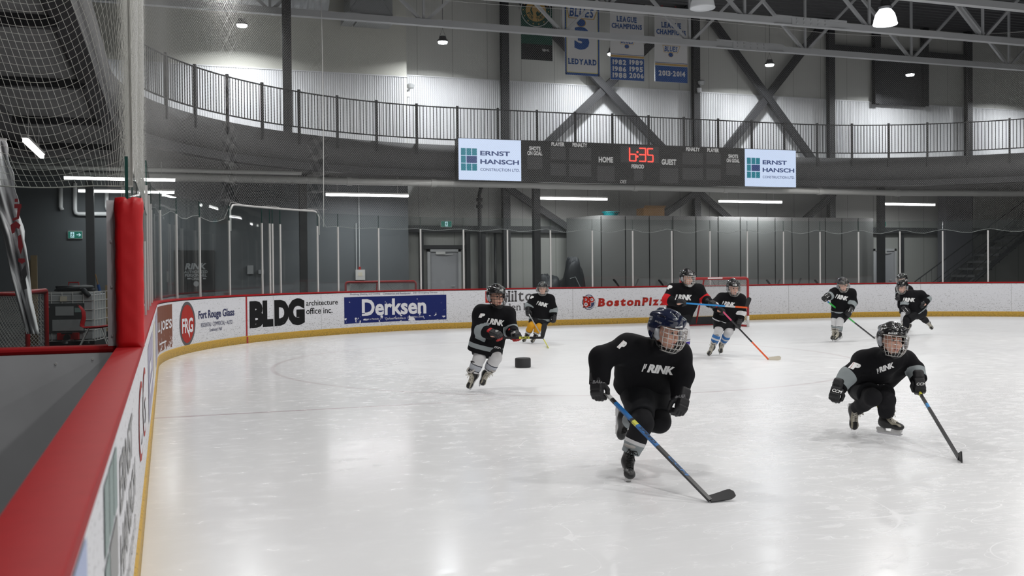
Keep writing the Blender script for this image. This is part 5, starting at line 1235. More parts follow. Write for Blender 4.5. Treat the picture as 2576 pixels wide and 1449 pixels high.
def mesh_of(name, P, F, mats, attrs=None):
    me = bpy.data.meshes.new(name); me.from_pydata(np.asarray(P).tolist(), [], np.asarray(F).tolist())
    for m in (mats if isinstance(mats, (list, tuple)) else [mats]): me.materials.append(m)
    me.shade_smooth()
    for k, v in (attrs or {}).items(): a = me.attributes.new(k, 'FLOAT', 'POINT'); a.data.foreach_set('value', np.asarray(v, dtype=np.float32))
    return me
def add_obj(name, me, parent=None, M4=None):
    o = bpy.data.objects.new(name, me); COL.objects.link(o); o.parent = parent
    if M4 is not None: o.matrix_local = M4
    return o
def attr_mat(name, base, bands, rough=.85, bump=.25, ns=60, spec=.25):          # bands: (attribute, colour) painted where the attribute is negative
    m = bpy.data.materials.new(name); m.use_nodes = True; nt = m.node_tree; b = nt.nodes['Principled BSDF']; col = base
    for at, c in bands:
        a = N(nt, 'Attribute'); a.attribute_name = at; col = mixc(nt, step(nt, a.outputs['Fac'], .0007, -.0007), col, c)
    if isinstance(col, tuple): b.inputs['Base Color'].default_value = (*col, 1)
    else: nt.links.new(col, b.inputs['Base Color'])
    b.inputs['Roughness'].default_value = rough; b.inputs['Specular IOR Level'].default_value = spec
    if bump:
        tc = N(nt, 'TexCoord').outputs['Object']; bp = N(nt, 'Bump'); bp.inputs['Strength'].default_value = bump; bp.inputs['Distance'].default_value = .006
        nt.links.new(noise(nt, tc, ns, 3, .6), bp.inputs['Height']); nt.links.new(bp.outputs[0], b.inputs['Normal'])
    return m
def folds(P, seed, amp, freq=26):
    g = np.random.default_rng(seed); s = np.zeros(len(P))
    for k in range(4):
        d = g.normal(size=3); d /= np.linalg.norm(d); w = g.normal(size=3)*9; s += np.sin(P@d*freq*(.6+.5*k)+1.6*np.sin(P@w+g.uniform(0, 6))+g.uniform(0, 6))/(1+.6*k)
    return amp*s/2
CLOTH = (.0055, .0055, .007)
JM = {}
for k, c in (('grey', (.26, .29, .3)), ('red', (.5, .015, .02)), ('white', (.62, .62, .64)), ('none', CLOTH)): JM[k] = attr_mat('black_jersey_'+k, CLOTH, [('stripe', c)], bump=.12, ns=180, spec=.15)
M['pants'] = mat('black_nylon_pants', (.006, .0065, .0085), .75, spec=.25, bump=.12, ns=40)
M['sock_black'] = mat('black_knit_sock', (.011, .011, .013), .9)
M['glove_p'] = mat('black_glove_leather', (.012, .012, .014), .5, bump=.2, ns=60)
M['boot'] = mat('black_skate_boot', (.012, .012, .013), .35); M['boot_trim'] = mat('pale_skate_eyelets', (.4, .37, .3), .6); M['lace'] = mat('off_white_lace', (.55, .52, .45), .8); M['blk_lace'] = mat('black_lace', (.01, .01, .01), .8)
M['holder'] = mat('white_blade_holder', (.62, .62, .62), .4); M['runner'] = mat('steel_runner', (.6, .6, .62), .2, .9); M['tongue_y'] = mat('yellow_felt_tongue', (.33, .29, .04), .8); M['felt'] = mat('grey_felt_lining', (.4, .38, .36), .9)
def skin_mat():
    return attr_mat('skin', (.66, .37, .28), [('brow', (.05, .028, .018)), ('lips', (.33, .09, .08)), ('mouth', (.08, .015, .015))], .5, .05, 200, .4)
M['skin'] = skin_mat(); M['eye_w'] = mat('eye_white', (.6, .57, .55), .2); M['iris'] = mat('dark_iris', (.02, .012, .01), .1)
M['helm_black'] = mat('glossy_black_helmet', (.008, .008, .009), .16, coat=.6); M['helm_navy'] = mat('glossy_navy_helmet', (.008, .012, .035), .16, coat=.6)
M['cage_s'] = mat('silver_cage_wire', (.55, .54, .52), .28, .6); M['cage_b'] = mat('black_cage_wire', (.015, .015, .016), .3, .3); M['foam'] = mat('black_helmet_foam', (.014, .014, .015), .8)
M['cup_w'] = mat('white_chin_cup', (.5, .5, .5), .5); M['ear'] = mat('clear_grey_earpiece', (.25, .26, .28), .3); M['hair'] = mat('dark_brown_hair', (.02, .012, .008), .7)

# helmet: shell + foam lining in the head's own axes (x right, y forward, z up)
def helm_sdf(P):
    x, y, z = P.T
    o = ell(P, (0, -.012, .02), (.112, .138, .128))
    r1 = rc(P*np.array([1, 1, 1]), (0, .06, .125), (0, -.1, .117), .022, .018)
    r2 = np.minimum(rc(P, (.05, .085, .094), (.06, -.1, .09), .018, .016), rc(P, (-.05, .085, .094), (-.06, -.1, .09), .018, .016))
    o = smin(smin(o, r1, .035), r2, .035)
    band = rc(np.stack([np.abs(x), y, z], 1), (.0, .122, .056), (.098, .03, .046), .013, .011); o = smin(o, band, .012)
    A = np.stack([np.abs(x), y, z], 1)
    for a, b, r in (((.03, .08, .122), (.031, .03, .143), .0075), ((.082, .03, .1), (.086, -.02, .1), .0075), ((.033, -.04, .148), (.035, -.085, .132), .007), ((.07, .092, .086), (.086, .062, .084), .0055), ((.088, -.075, .07), (.075, -.11, .062), .007)): o = smax(o, -rc(A, a, b, r, r), .006)
    inn = ell(P, (0, -.012, .015), (.098, .124, .114))
    d = smax(o, -inn, .004)
    zc = np.where(y > .03, .045+.12*np.clip(y-.03, 0, .06)*.3, np.where(y > -.06, .045-(.03-y)*1.35, -.075))
    zc = np.where((y > -.06) & (y <= .03), np.maximum(zc, -.075), zc)
    return smax(d, zc-z, .004)
hP, hF = surf(helm_sdf, (-.15, -.19, -.12), (.15, .16, .19), .0062)
def helm_mesh(m): return mesh_of('helmet', hP, hF, M[m])
lP, lF = surf(lambda P: smax(smax(ell(P, (0, -.016, .012), (.1, .126, .116)), -ell(P, (0, .0, .0), (.088, .118, .12)), .004), np.where(P[:, 1] > .02, .04, -.085)-P[:, 2], .004), (-.14, -.17, -.12), (.14, .15, .16), .008)
liner_me = mesh_of('lining', lP, lF, M['foam'])
def cage_mesh(m, r=.0021, rows=6, cols=9):
    mb = MB(); zs = np.linspace(.042, -.12, rows)
    hw = lambda z: np.interp(z, (-.12, -.085, -.03, .05), (.058, .083, .1, .106)); fd = lambda z: np.interp(z, (-.12, -.09, -.05, 0, .05), (.112, .14, .152, .148, .132)); yb = lambda z: np.interp(z, (-.12, -.06, .05), (.025, .035, .045))
    S = lambda a, z: (hw(z)*math.sin(a)*(1.0), yb(z)+(fd(z)-yb(z))*max(0, math.cos(a))**.8 if abs(a) < 1.57 else yb(z), z)
    for i, z in enumerate(zs): mb.tube([S(a, z) for a in np.linspace(-1.55, 1.55, 17)], r*(1.5 if i in (0, rows-1) else 1), 6)
    for a in np.linspace(-1.4, 1.4, cols): mb.tube([S(a, z) for z in np.linspace(.042, -.12, 11)], r, 6)
    me = bpy.data.meshes.new('cage'); me.from_pydata(mb.v, [], mb.f); me.materials.append(M[m]); me.shade_smooth(); return me
CAGES = {'s': cage_mesh('cage_s'), 'b': cage_mesh('cage_b', .0019), 'big': cage_mesh('cage_s', .0025, 6, 9)}
vis = []
cup = surf(lambda P: smax(ell(P, (0, .08, -.113), (.042, .036, .026)), -ell(P, (0, .065, -.1), (.04, .036, .026)), .004), (-.07, .02, -.16), (.07, .14, -.06), .006)
CUPS = {k: mesh_of('chin_cup', *cup, M[m]) for k, m in (('b', 'foam'), ('w', 'cup_w'))}
ear_me, strap_me = [], []
for s in (-1, 1):
    for nm, ls, pts, rr_, m in (('ear_guard', ear_me, [(s*.108, .012, .02), (s*.112, .02, -.03), (s*.1, .035, -.05)], [.014, .02, .012], 'ear'), ('chin_strap', strap_me, [(s*.1, -.02, -.03), (s*.085, .02, -.09), (s*.04, .06, -.122)], .006, 'foam')):
        mb = MB().tube(pts, rr_, 8); me_ = bpy.data.meshes.new(nm); me_.from_pydata(mb.v, [], mb.f); me_.materials.append(M[m]); me_.shade_smooth(); ls.append(me_)
HELMS = {'helm_black': helm_mesh('helm_black'), 'helm_navy': helm_mesh('helm_navy')}
# glove, gripping along its y axis; x runs from the wrist to the knuckles
def glove_sdf(P, open_=False):
    x, y, z = P.T
    cuff = rbox(P-np.stack([0*x, 0*x, .0*x], 1), (-.055, 0, .004), (.052, .05+0*.02, .042), .03)
    back = rbox(P, (.035, 0, .008), (.058, .05, .03), .022)
    rolls = np.minimum(rbox(P, (.02, 0, .032), (.03, .046, .012), .01), rbox(P, (.062, 0, .03), (.014, .046, .013), .011))
    d = smin(smin(cuff, back, .012), rolls, .006)
    for i, yy in enumerate((-.037, -.0125, .0125, .037)):
        ln = (.94, 1.0, .98, .86)[i]
        if open_: pts = [(.075, yy, .012), (.12*ln, yy*1.1, -.004), (.15*ln, yy*1.12, -.03), (.16*ln, yy*1.1, -.06)]
        else: pts = [(.075, yy, .014), (.112*ln, yy, -.008), (.108*ln, yy, -.05), (.07, yy, -.066)]
        for a, b in zip(pts[:-1], pts[1:]): d = smin(d, rc(P, a, b, .0155, .0145), .004)
    th = [(.0, -.05, -.008), (.04, -.066, -.03), (.075, -.056, -.058 if not open_ else -.03)]
    for a, b in zip(th[:-1], th[1:]): d = smin(d, rc(P, a, b, .019, .017), .008)
    return d
gP, gF = surf(glove_sdf, (-.13, -.1, -.11), (.15, .09, .08), .0058); oP, oF = surf(lambda P: glove_sdf(P, True), (-.13, -.11, -.11), (.2, .09, .08), .0058)
def glove_mesh(cuff=None, back=None, palm=None, open_=False):
    P, F = (oP, oF) if open_ else (gP, gF)
    ca = P[:, 0]+.052; tr = np.abs(np.abs(P[:, 1])-.034)-.005+np.where((P[:, 0] > -.04) & (P[:, 0] < .07) & (P[:, 2] > .02), 0, 1.); pa = np.where(P[:, 0] > .0, P[:, 2]+.02, 1.)
    bands = []
    if palm: bands.append(('palm', palm))
    if back: bands.append(('trim', back))
    if cuff: bands.append(('cuff', cuff))
    return mesh_of('glove', P, F, attr_mat('glove', (.011, .011, .013), bands, .5, .2, 70, .4), {'cuff': np.maximum(ca, -(P[:, 0]+.1)), 'trim': tr, 'palm': pa})
# skate in the foot's own axes (x towards the toe, z up, origin at the ankle)
def boot_sdf(P):
    P = P.copy(); x, y, z = P.T
    sh = rc(P*np.array([1, 1.25, 1]), (-.012, 0, .075), (-.012, 0, -.02), .052, .046)
    heel = rc(P*np.array([1, 1.2, 1]), (-.035, 0, -.045), (.0, 0, -.05), .036, .036)
    foot = rc(P*np.array([1, 1.05, 1]), (.0, 0, -.035), (.115, 0, -.062), .044, .03)
    toe = ell(P, (.118, 0, -.062), (.045, .04, .03))
    d = smin(smin(smin(sh, heel, .03), foot, .03), toe, .015)
    d = smax(d, -.088-z, .006); d = smax(d, z-.085-.25*(x+.03)*-1*0-.0, .004)
    return smax(d, -rc(P*np.array([1, 1.25, 1]), (-.008, 0, .12), (-.008, 0, .045), .043, .036), .004)
bP, bF = surf(boot_sdf, (-.1, -.08, -.11), (.18, .08, .11), .0062)
boot_attr = {'eye': np.abs(bP[:, 1])*0+np.where((bP[:, 0] > .02) & (bP[:, 2] > -.06+0*bP[:, 0]), np.abs(np.abs(bP[:, 1])-.026)-.007, 1.), 'cap': -(bP[:, 0]-.106)}
def boot_me(eye=(.3, .28, .22)):
    return mesh_of('boot', bP, bF, attr_mat('skate_boot_leather', (.012, .012, .013), [('eye', eye)], .4, 0, 60, .5), boot_attr)
BOOTS = {'tan': boot_me(), 'black': boot_me((.03, .03, .03)), 'white': boot_me((.42, .42, .42))}
mb = MB()
prof = [(-.082, -.086), (.14, -.086), (.135, -.1), (.115, -.118), (-.06, -.118), (-.078, -.1)]
mb.prism([(-.082, -.084), (-.02, -.084), (-.01, -.1), (-.012, -.12), (-.07, -.12), (-.085, -.1)], lambda x, z: (x, -.016, z), lambda x, z: (x, .016, z))
mb.prism([(.06, -.084), (.145, -.084), (.142, -.1), (.125, -.12), (.06, -.12), (.052, -.1)], lambda x, z: (x, -.016, z), lambda x, z: (x, .016, z))
mb.prism([(-.08, -.108), (.138, -.108), (.13, -.122), (-.075, -.122)], lambda x, z: (x, -.007, z), lambda x, z: (x, .007, z))
holder_me = bpy.data.meshes.new('blade_holder'); holder_me.from_pydata(mb.v, [], mb.f); holder_me.materials.append(M['holder'])
mb = MB(); mb.prism([(-.09, -.116), (.148, -.114), (.152, -.124), (.13, -.137), (-.075, -.137), (-.094, -.126)], lambda x, z: (x, -.0022, z), lambda x, z: (x, .0022, z))
runner_me = bpy.data.meshes.new('runner'); runner_me.from_pydata(mb.v, [], mb.f); runner_me.materials.append(M['runner'])
for me_ in (holder_me, runner_me):
    b_ = bmesh.new(); b_.from_mesh(me_); bmesh.ops.recalc_face_normals(b_, faces=b_.faces); b_.to_mesh(me_); b_.free()
b_ = bmesh.new(); b_.from_mesh(BOOTS['tan']); BBV = BVHTree.FromBMesh(b_); b_.free()
def boot_pt(mode, q, y):
    h_ = BBV.ray_cast(Vector((.25, y, q)), Vector((-1, 0, 0))) if mode == 'x' else BBV.ray_cast(Vector((q, y, .2)), Vector((0, 0, -1)))
    return (np.array(h_[0])+np.array((.003, 0, .001) if mode == 'x' else (.001, 0, .003))) if h_[0] is not None else np.array((q if mode != 'x' else .05, y, -.03 if mode != 'x' else q))
def lace_me(m):
    mb = MB(); rows = [('x', .075), ('x', .055), ('x', .035), ('x', .016), ('x', -.002), ('z', .058), ('z', .072), ('z', .086), ('z', .1)]
    for (m0, q0), (m1, q1) in zip(rows[:-1], rows[1:]):
        for s_ in (-1, 1):
            a, b = boot_pt(m0, q0, s_*.024), boot_pt(m1, q1, -s_*.024); c = (boot_pt(m0, q0, 0)+boot_pt(m1, q1, 0))/2+np.array((.003, 0, .003)); mb.tube([a, c, b], .0042, 5)
    kx = boot_pt('x', .07, 0)
    for s_ in (-1, 1): mb.tube([kx, kx+np.array((.016, s_*.03, .008)), kx+np.array((.02, s_*.044, -.016)), kx+np.array((.012, s_*.02, -.012)), kx], .0038, 5); mb.tube([kx, kx+np.array((.022, s_*.016, -.03)), kx+np.array((.026, s_*.03, -.06))], .0036, 5)
    me = bpy.data.meshes.new('laces'); me.from_pydata(mb.v, [], mb.f); me.materials.append(M[m]); me.shade_smooth(); return me
LACES = {'white': lace_me('lace'), 'black': lace_me('blk_lace')}
mb = MB(); mb.tube([(-.012+.05*math.cos(t), .04*math.sin(t), .088+.012*math.cos(t)) for t in np.linspace(0, 2*math.pi, 18, endpoint=False)], .011, 7, closed=True)
collar_me = bpy.data.meshes.new('felt_collar'); collar_me.from_pydata(mb.v, [], mb.f); collar_me.materials.append(M['felt']); collar_me.shade_smooth()
def guard_me(m):
    P, F = surf(lambda P: rbox((P-np.array([-.07, 0, .1]))@np.array([[.9, 0, -.43], [0, 1, 0], [.43, 0, .9]]), (0, 0, 0), (.006, .03, .055), .006), (-.15, -.06, .0), (.0, .06, .2), .0065)
    return mesh_of('tendon_guard', P, F, M[m])
TONGUES = {'yellow': guard_me('tongue_y'), 'felt': guard_me('boot')}

def nrm(v): v = np.asarray(v, float); return v/(np.linalg.norm(v)+1e-12)
def mat4(R, t): m = Matrix.Identity(4); [m[i].__setitem__(j, float(R[i][j])) for i in range(3) for j in range(3)]; m[0][3], m[1][3], m[2][3] = map(float, t); return m
def drape(parent, target, text, O, X, Y, Nn, w, h, mtl, name='lettering', bold=.03, shear=0., off=.004, polys=None, reach=.25):
    """lettering laid onto a curved cloth: points are dropped along -Nn onto the target's surface"""
    me = target.data; mwt = np.array(wloc(target)); bm = bmesh.new(); bm.from_mesh(me)
    if target.get('m4') is not None: pass
    M4 = target_world(target); bm.transform(M4); bv = BVHTree.FromBMesh(bm); bm.free()
    mb = MB(); f2 = lambda x, y: (x, y, 0)
    if text: put_text(mb, text, -w/2, w/2, -h/2, h/2, f2, 0, bold, shear)
    for p in (polys or []): mb.flat([(a*w/2, b*h/2) for a, b in p], f2)
    b2 = bmesh.new(); vs = [b2.verts.new(v) for v in mb.v]
    for f in mb.f:
        try: b2.faces.new([vs[i] for i in f])
        except ValueError: pass
    bmesh.ops.triangulate(b2, faces=b2.faces)
    for _ in range(4):
        L = [e for e in b2.edges if e.calc_length() > max(.012, h*.25)]
        if not L: break
        bmesh.ops.subdivide_edges(b2, edges=L, cuts=1); bmesh.ops.triangulate(b2, faces=[f for f in b2.faces if len(f.verts) > 3])
    O = np.asarray(O, float); X = nrm(X); Nn = nrm(Nn); Y = nrm(np.asarray(Y)-Nn*(np.asarray(Y)@Nn)); X = nrm(X-Nn*(X@Nn)-Y*(X@Y)); kill = []
    po = wloc(parent)
    for v in b2.verts:
        p = O+X*v.co.x+Y*v.co.y; hit = bv.ray_cast(Vector(p+Nn*reach), Vector(-Nn), reach*2)
        if hit[0] is None: kill.append(v); continue
        q = np.array(hit[0])+Nn*off; v.co = Vector(q)
    bmesh.ops.delete(b2, geom=kill, context='VERTS')
    me2 = bpy.data.meshes.new(name); b2.to_mesh(me2); b2.free(); me2.materials.append(mtl)
    o = bpy.data.objects.new(name, me2); COL.objects.link(o); o.parent = parent
    iw = target_world(parent).inverted(); me2.transform(iw); return o
def target_world(o):
    m = o.matrix_local.copy() if o.parent else Matrix.Translation(o.location)
    p = o.parent
    while p: m = (p.matrix_local.copy() if p.parent else Matrix.Translation(p.location)) @ m; p = p.parent
    return m

def head_sdf(P, detail=True):
    d = ell(P, (0, -.012, .028), (.074, .09, .09)); A = np.stack([np.abs(P[:, 0]), P[:, 1], P[:, 2]], 1)
    d = smin(d, ell(P, (0, .03, -.045), (.058, .062, .072)), .03)
    d = smin(d, ell(P, (0, .062, -.1), (.026, .024, .022)), .025)
    d = smin(d, ell(A, (.036, .06, -.035), (.026, .024, .026)), .02)
    d = smin(d, rc(A, (.0, .088, .03), (.04, .076, .028), .010, .009), .012)
    d = smax(d, -ell(A, (.031, .1, .008), (.019, .016, .012)), .012)
    d = smin(d, rc(P, (0, .088, .015), (0, .11, -.03), .008, .0115), .010); d = smin(d, ell(A, (.011, .1, -.034), (.009, .01, .008)), .008)
    d = smin(d, rc(A, (0, .093, -.063), (.018, .085, -.064), .007, .004), .006); d = smin(d, rc(A, (0, .09, -.076), (.014, .084, -.075), .0075, .005), .006)
    d = smax(d, -rc(A, (0, .102, -.0695), (.02, .09, -.0695), .003, .0018), .003)
    d = smin(d, smax(ell(A, (.078, -.008, .0), (.012, .024, .032)), -ell(A, (.092, .0, .0), (.008, .014, .02)), .004), .006)
    return d
def person(S):
    D = S['D']; h = S.get('h', .012)
    J = {k: at_d(x, y, D+dz) for k, (x, y, dz) in S['J'].items()}
    for k in list(J): J[k] = np.array(J[k])
    root_xy = at_z(*S['foot'], 0); org = np.array([root_xy[0], root_xy[1], 0.])
    # head axes
    yaw, pit, rol = [math.radians(a) for a in S['face']]; f0 = nrm([CF[0], CF[1], 0]); r0 = nrm([CR[0], CR[1], 0]); Z = np.array([0, 0, 1.])
    Fh = nrm((-f0*math.cos(yaw)+r0*math.sin(yaw))*math.cos(pit)-Z*math.sin(pit)); Uh = nrm(Z-Fh*(Z@Fh)); Xh = np.cross(Fh, Uh)
    Uh2 = Uh*math.cos(rol)+Xh*math.sin(rol); Xh = np.cross(Fh, Uh2); Uh = Uh2; Rh = np.stack([Xh, Fh, Uh], 1); hs = S.get('hs', 1.0)
    Hc = J['head']; N_, PV = J['neck'], J['pelvis']; SRr, SLl = J['SR'], J['SL']
    hl = lambda P: (P-Hc)@Rh/hs/.93
    # hip centres, legs
    HR, HL = J['HR'], J['HL']
    ax = nrm(PV-N_)
    def body(P):
        d = np.full(len(P), 9.)
        near = np.linalg.norm(P-Hc, axis=1) < .3
        hd = np.linalg.norm(P-Hc, axis=1)-.13
        if near.any(): hd[near] = head_sdf(hl(P[near]))*hs*.93
        d = hd
        d = smin(d, rc(P, N_+ax*.05, Hc-Uh*.03-Fh*.02, .045, .043), .025)
        mid = (N_+PV)/2
        t = smin(rc(P, N_+ax*.05, mid, .05, .08), rc(P, mid, PV, .08, .09), .05); t = smin(t, rc(P, SRr+ax*.03, SLl+ax*.03, .05, .05), .04)
        d = smin(d, t, .04)
        for a, b, c, w in (('SR', 'ER', 'WR', 'GR'), ('SL', 'EL', 'WL', 'GL')):
            A, B, C = J[a], J[b], J[c]; G = J[w]
            d = smin(d, rc(P, A, B, .048, .04), .03); d = smin(d, rc(P, B, C, .04, .03), .02); d = smin(d, rc(P, C, C+(G-C)*.4, .026, .022), .02)
        for a, b, c in (('HR', 'KR', 'AR'), ('HL', 'KL', 'AL')):
            d = smin(d, rc(P, J[a], J[b], .075, .045), .03); d = smin(d, rc(P, J[b], J[c], .045, .032), .02)
        return d
    allp = np.array([v for v in J.values()]+[Hc+Uh*.16, Hc-Uh*.16]); lo, hi = allp.min(0)-.16, allp.max(0)+.16
    P, F = surf(body, lo, hi, max(h, .0105))
    # a finer head replaces coarse face points by settling them on the head surface
    q = hl(P); A = np.abs(q[:, 0])
    at = {'brow': np.where(q[:, 1] > .05, np.abs(q[:, 2]-.033-.15*np.clip(A-.02, 0, 1)*0)-.0045+np.where((A > .012) & (A < .05), 0, 1.), 1.), 'lips': np.where(q[:, 1] > .06, np.hypot((q[:, 0])/.022, (q[:, 2]+.07)/.0125)-1, 1.)*.01, 'mouth': np.where(q[:, 1] > .06, np.hypot(q[:, 0]/.018, (q[:, 2]+.0695)/S.get('mouth', .003))-1, 1.)*.01}
    root = bpy.data.objects.new('person', mesh_of('person', P-org, F, M['skin'], at)); COL.objects.link(root); root.location = org
    tag(root, S['label'], 'person', S.get('group'))
    # eyes
    for s in (-1, 1):
        e = MB(); c = Hc+Rh@np.array([s*.0305, .0805, .007])*hs*.93
        for i in range(9):
            for j in range(12): t = math.pi*i/8; a = 2*math.pi*j/12; e.v.append(c+Rh@(np.array([math.sin(t)*math.cos(a), math.cos(t), math.sin(t)*math.sin(a)])*.0098*hs))
        e.f = [(i*12+j, i*12+(j+1) % 12, (i+1)*12+(j+1) % 12, (i+1)*12+j) for i in range(8) for j in range(12)]; e.m = [1 if k//12 < 3 else 0 for k in range(96)]
        e.build('eye', [M['eye_w'], M['iris']], root, True)
    part = lambda name, P, F, m, at=None: add_obj(name, mesh_of(name, P-org, F, m, at), root)
    sd = S.get('seed', 1)
    # jersey
    ax = nrm(PV-N_); hem = PV+ax*S.get('hem', .05); across = nrm(SLl-SRr); tw = S.get('tw', .105)
    hr, hlv = PV-across*tw*.8, PV+across*tw*.8; fwd = nrm(np.cross(across, ax)); fwd = -fwd if fwd@CF > 0 else fwd
    sr = S.get('sr', (.082, .076, .06))
    def jersey(P):
        d = rc(P, SRr, SLl, .085, .085)
        up = N_+ax*.10
        d = smin(d, rc(P, SRr+ax*.08+across*.02, hr, .105, .125), .06); d = smin(d, rc(P, SLl+ax*.08-across*.02, hlv, .105, .125), .06); d = smin(d, rc(P, up, PV, .12, .135), .05)
        d = smin(d, rc(P, hr+ax*.02, hr+ax*.25, .128, .145), .03); d = smin(d, rc(P, hlv+ax*.02, hlv+ax*.25, .128, .145), .03); d = smin(d, rc(P, PV, PV+ax*.25, .135, .15), .03)
        d = smin(d, np.minimum(rc(P, N_+ax*.02, SRr, .075, .085), rc(P, N_+ax*.02, SLl, .075, .085)), .05); d = smin(d, rc(P, N_+ax*.06, Hc-Uh*.115*hs-Fh*.02, .085, .058), .03)
        d = smax(d, (P-hem)@ax, .008)
        d = smax(d, (P-(Hc-Uh*.085*hs))@Uh, .006)
        for a, b, c in (('SR', 'ER', 'WR'), ('SL', 'EL', 'WL')):
            A, B, C = J[a], J[b], J[c]; wd = nrm(C-B)
            s = smin(rc(P, A, B, sr[0], sr[1]), smax(rc(P, B, C+wd*.05, sr[1], sr[2]), (P-(C+wd*.0))@wd, .006), .03); d = smin(d, s, .035)
        return d+folds(P, sd, .0065, 20)+folds(P, sd+9, .003, 50)
    P, F = surf(jersey, lo-.05, hi+.05, h)
    # stripe: a band round each arm and, on some, one above the hem
    st = np.full(len(P), 1.); w0, w1 = S.get('band', (.62, .98))
    if S.get('stripe', 'grey') != 'none':
        for a, b, c in (('SR', 'ER', 'WR'), ('SL', 'EL', 'WL')):
            A, B, C = J[a], J[b], J[c]; L1, L2 = np.linalg.norm(B-A), np.linalg.norm(C-B); LL = L1+L2
            d1, d2 = rc(P, A, B, 0, 0), rc(P, B, C, 0, 0); t = np.where(d1 < d2, np.clip((P-A)@nrm(B-A), 0, L1), L1+np.clip((P-B)@nrm(C-B), 0, L2))
            dm = np.minimum(d1, d2); b_ = np.maximum(np.maximum(w0*LL-t, t-w1*LL), dm-.13)
            tor = np.minimum(rc(P, SRr+ax*.05, hr, 0, 0), np.minimum(rc(P, SLl+ax*.05, hlv, 0, 0), rc(P, N_, PV, 0, 0)))
            st = np.minimum(st, np.maximum(b_, (dm-tor+.01)*.7))
        hb = S.get('hemband')
        if hb:
            t = -(P-hem)@ax; b_ = np.maximum(hb[0]-t, t-hb[1]); arm = np.minimum(np.minimum(rc(P, J['SR'], J['ER'], 0, 0), rc(P, J['ER'], J['WR'], 0, 0)), np.minimum(rc(P, J['SL'], J['EL'], 0, 0), rc(P, J['EL'], J['WL'], 0, 0)))
            st = np.minimum(st, np.maximum(b_, .1-arm))
    jer = part('jersey', P, F, JM[S.get('stripe', 'grey')], {'stripe': st})
    # pants
    pk = S.get('pk', .86)
    def pants(P):
        d = rc(P, HR, HL, .125, .125); d = smin(d, rc(P, PV, (HR+HL)/2, .13, .13), .05)
        for a, b in (('HR', 'KR'), ('HL', 'KL')):
            A, B = J[a], J[b]; wd = nrm(B-A); E = A+(B-A)*pk
            d = smin(d, smax(rc(P, A, B, S.get('pr', (.122, .1))[0], S.get('pr', (.122, .1))[1]), (P-E)@wd, .008), .03)
        return d+folds(P, sd+3, .004, 22)
    P, F = surf(pants, lo-.05, hi+.05, max(h, .011)); pan = part('pants', P, F, M['pants'])
    # socks with shin pads
    for side, a, b, c in (('R', 'HR', 'KR', 'AR'), ('L', 'HL', 'KL', 'AL')):
        A, B, C = J[a], J[b], J[c]; sdv = nrm(C-B); thd = nrm(B-A)
        kr, crr, an = S.get('sock_r', (.07, .064, .048))
        def sock(P):
            d = rc(P, B-(B-A)*.45, B, kr, kr); d = smin(d, rc(P, B, B+(C-B)*.55, kr, crr), .02); d = smin(d, smax(rc(P, B+(C-B)*.5, C+sdv*.04, crr, an), (P-(C-sdv*.03))@sdv, .006), .02)
            return d+folds(P, sd+5, .0025, 30)
        alls = np.array([A, B, C]); P, F = surf(sock, alls.min(0)-.13, alls.max(0)+.13, max(.009, h*.85))
        t = (P-B)@sdv/np.linalg.norm(C-B); ats = {}
        bands = []
        for i, (t0, t1, col) in enumerate(S.get('sock', {}).get('bands', [])): ats['b%d' % i] = np.maximum(t0-t, t-t1)*.3; bands.append(('b%d' % i, col))
        key = ('sock', S.get('sockname', 'black'))
        if key not in JM: JM[key] = attr_mat('knit_sock_'+S.get('sockname', 'black'), S.get('sock', {}).get('base', (.011, .011, .013)), bands, .9, .15, 120)
        so = part('sock', P, F, JM[key], ats); S.setdefault('_o', {})['sock'+side] = so
        # skate
        toe = J['T'+side]; fx = nrm(toe-C); up = nrm((B-C)-fx*((B-C)@fx)) if abs(nrm(B-C)@fx) < .9 else nrm(Z-fx*(Z@fx))
        if S.get('flat', {}).get(side): fx = nrm([fx[0], fx[1], S['flat'][side] if not isinstance(S['flat'][side], bool) else 0]); up = nrm(Z-fx*(Z@fx))
        tilt = S.get('roll', {}).get(side, 0); fy = np.cross(up, fx)
        if tilt: up = nrm(up*math.cos(tilt)+fy*math.sin(tilt)); fy = np.cross(up, fx)
        R = np.stack([fx, fy, up], 1)*S.get('ss', 1.0); k = S.get('boot', 'tan')
        sk = add_obj('skate', BOOTS[k], root, mat4(R, C-org))
        add_obj('blade_holder', holder_me, sk); add_obj('runner', runner_me, sk); add_obj('laces', LACES[S.get('lace', 'white')], sk); add_obj('tendon_guard', TONGUES[S.get('tongue', 'felt')], sk); add_obj('felt_collar', collar_me, sk)
        S['_o']['skate'+side] = sk
    # gloves
    S['_g'] = {}
    for side, e, w, g in (('R', 'ER', 'WR', 'GR'), ('L', 'EL', 'WL', 'GL')):
        G = J[g]; fx = nrm(G-J[w]) if S.get('gdir') is None else nrm(G-J[w]); yv = S['grip'][side]; yv = nrm(CR*yv[0]+CU*yv[1]+CF*yv[2])
        yv = nrm(yv-fx*(yv@fx)*S.get('gsq', 1.)); fx = nrm(fx-yv*(fx@yv)); zv = np.cross(fx, yv); gs = S.get('gs', .87)
        R = np.stack([fx, -yv if side == 'R' else yv, zv], 1)*gs; pos = G-R@np.array([.075, 0, -.03])
        gl = add_obj('glove', S['gloveR' if side == 'R' and 'gloveR' in S else 'glove_me'] if not S.get('open', {}).get(side) else S['glove_open'], root, mat4(R, pos-org)); S['_g'][side] = (gl, R, pos)
    # helmet
    hm = add_obj('helmet', HELMS[S.get('helm', 'helm_black')], root, mat4(Rh*hs, Hc-org))
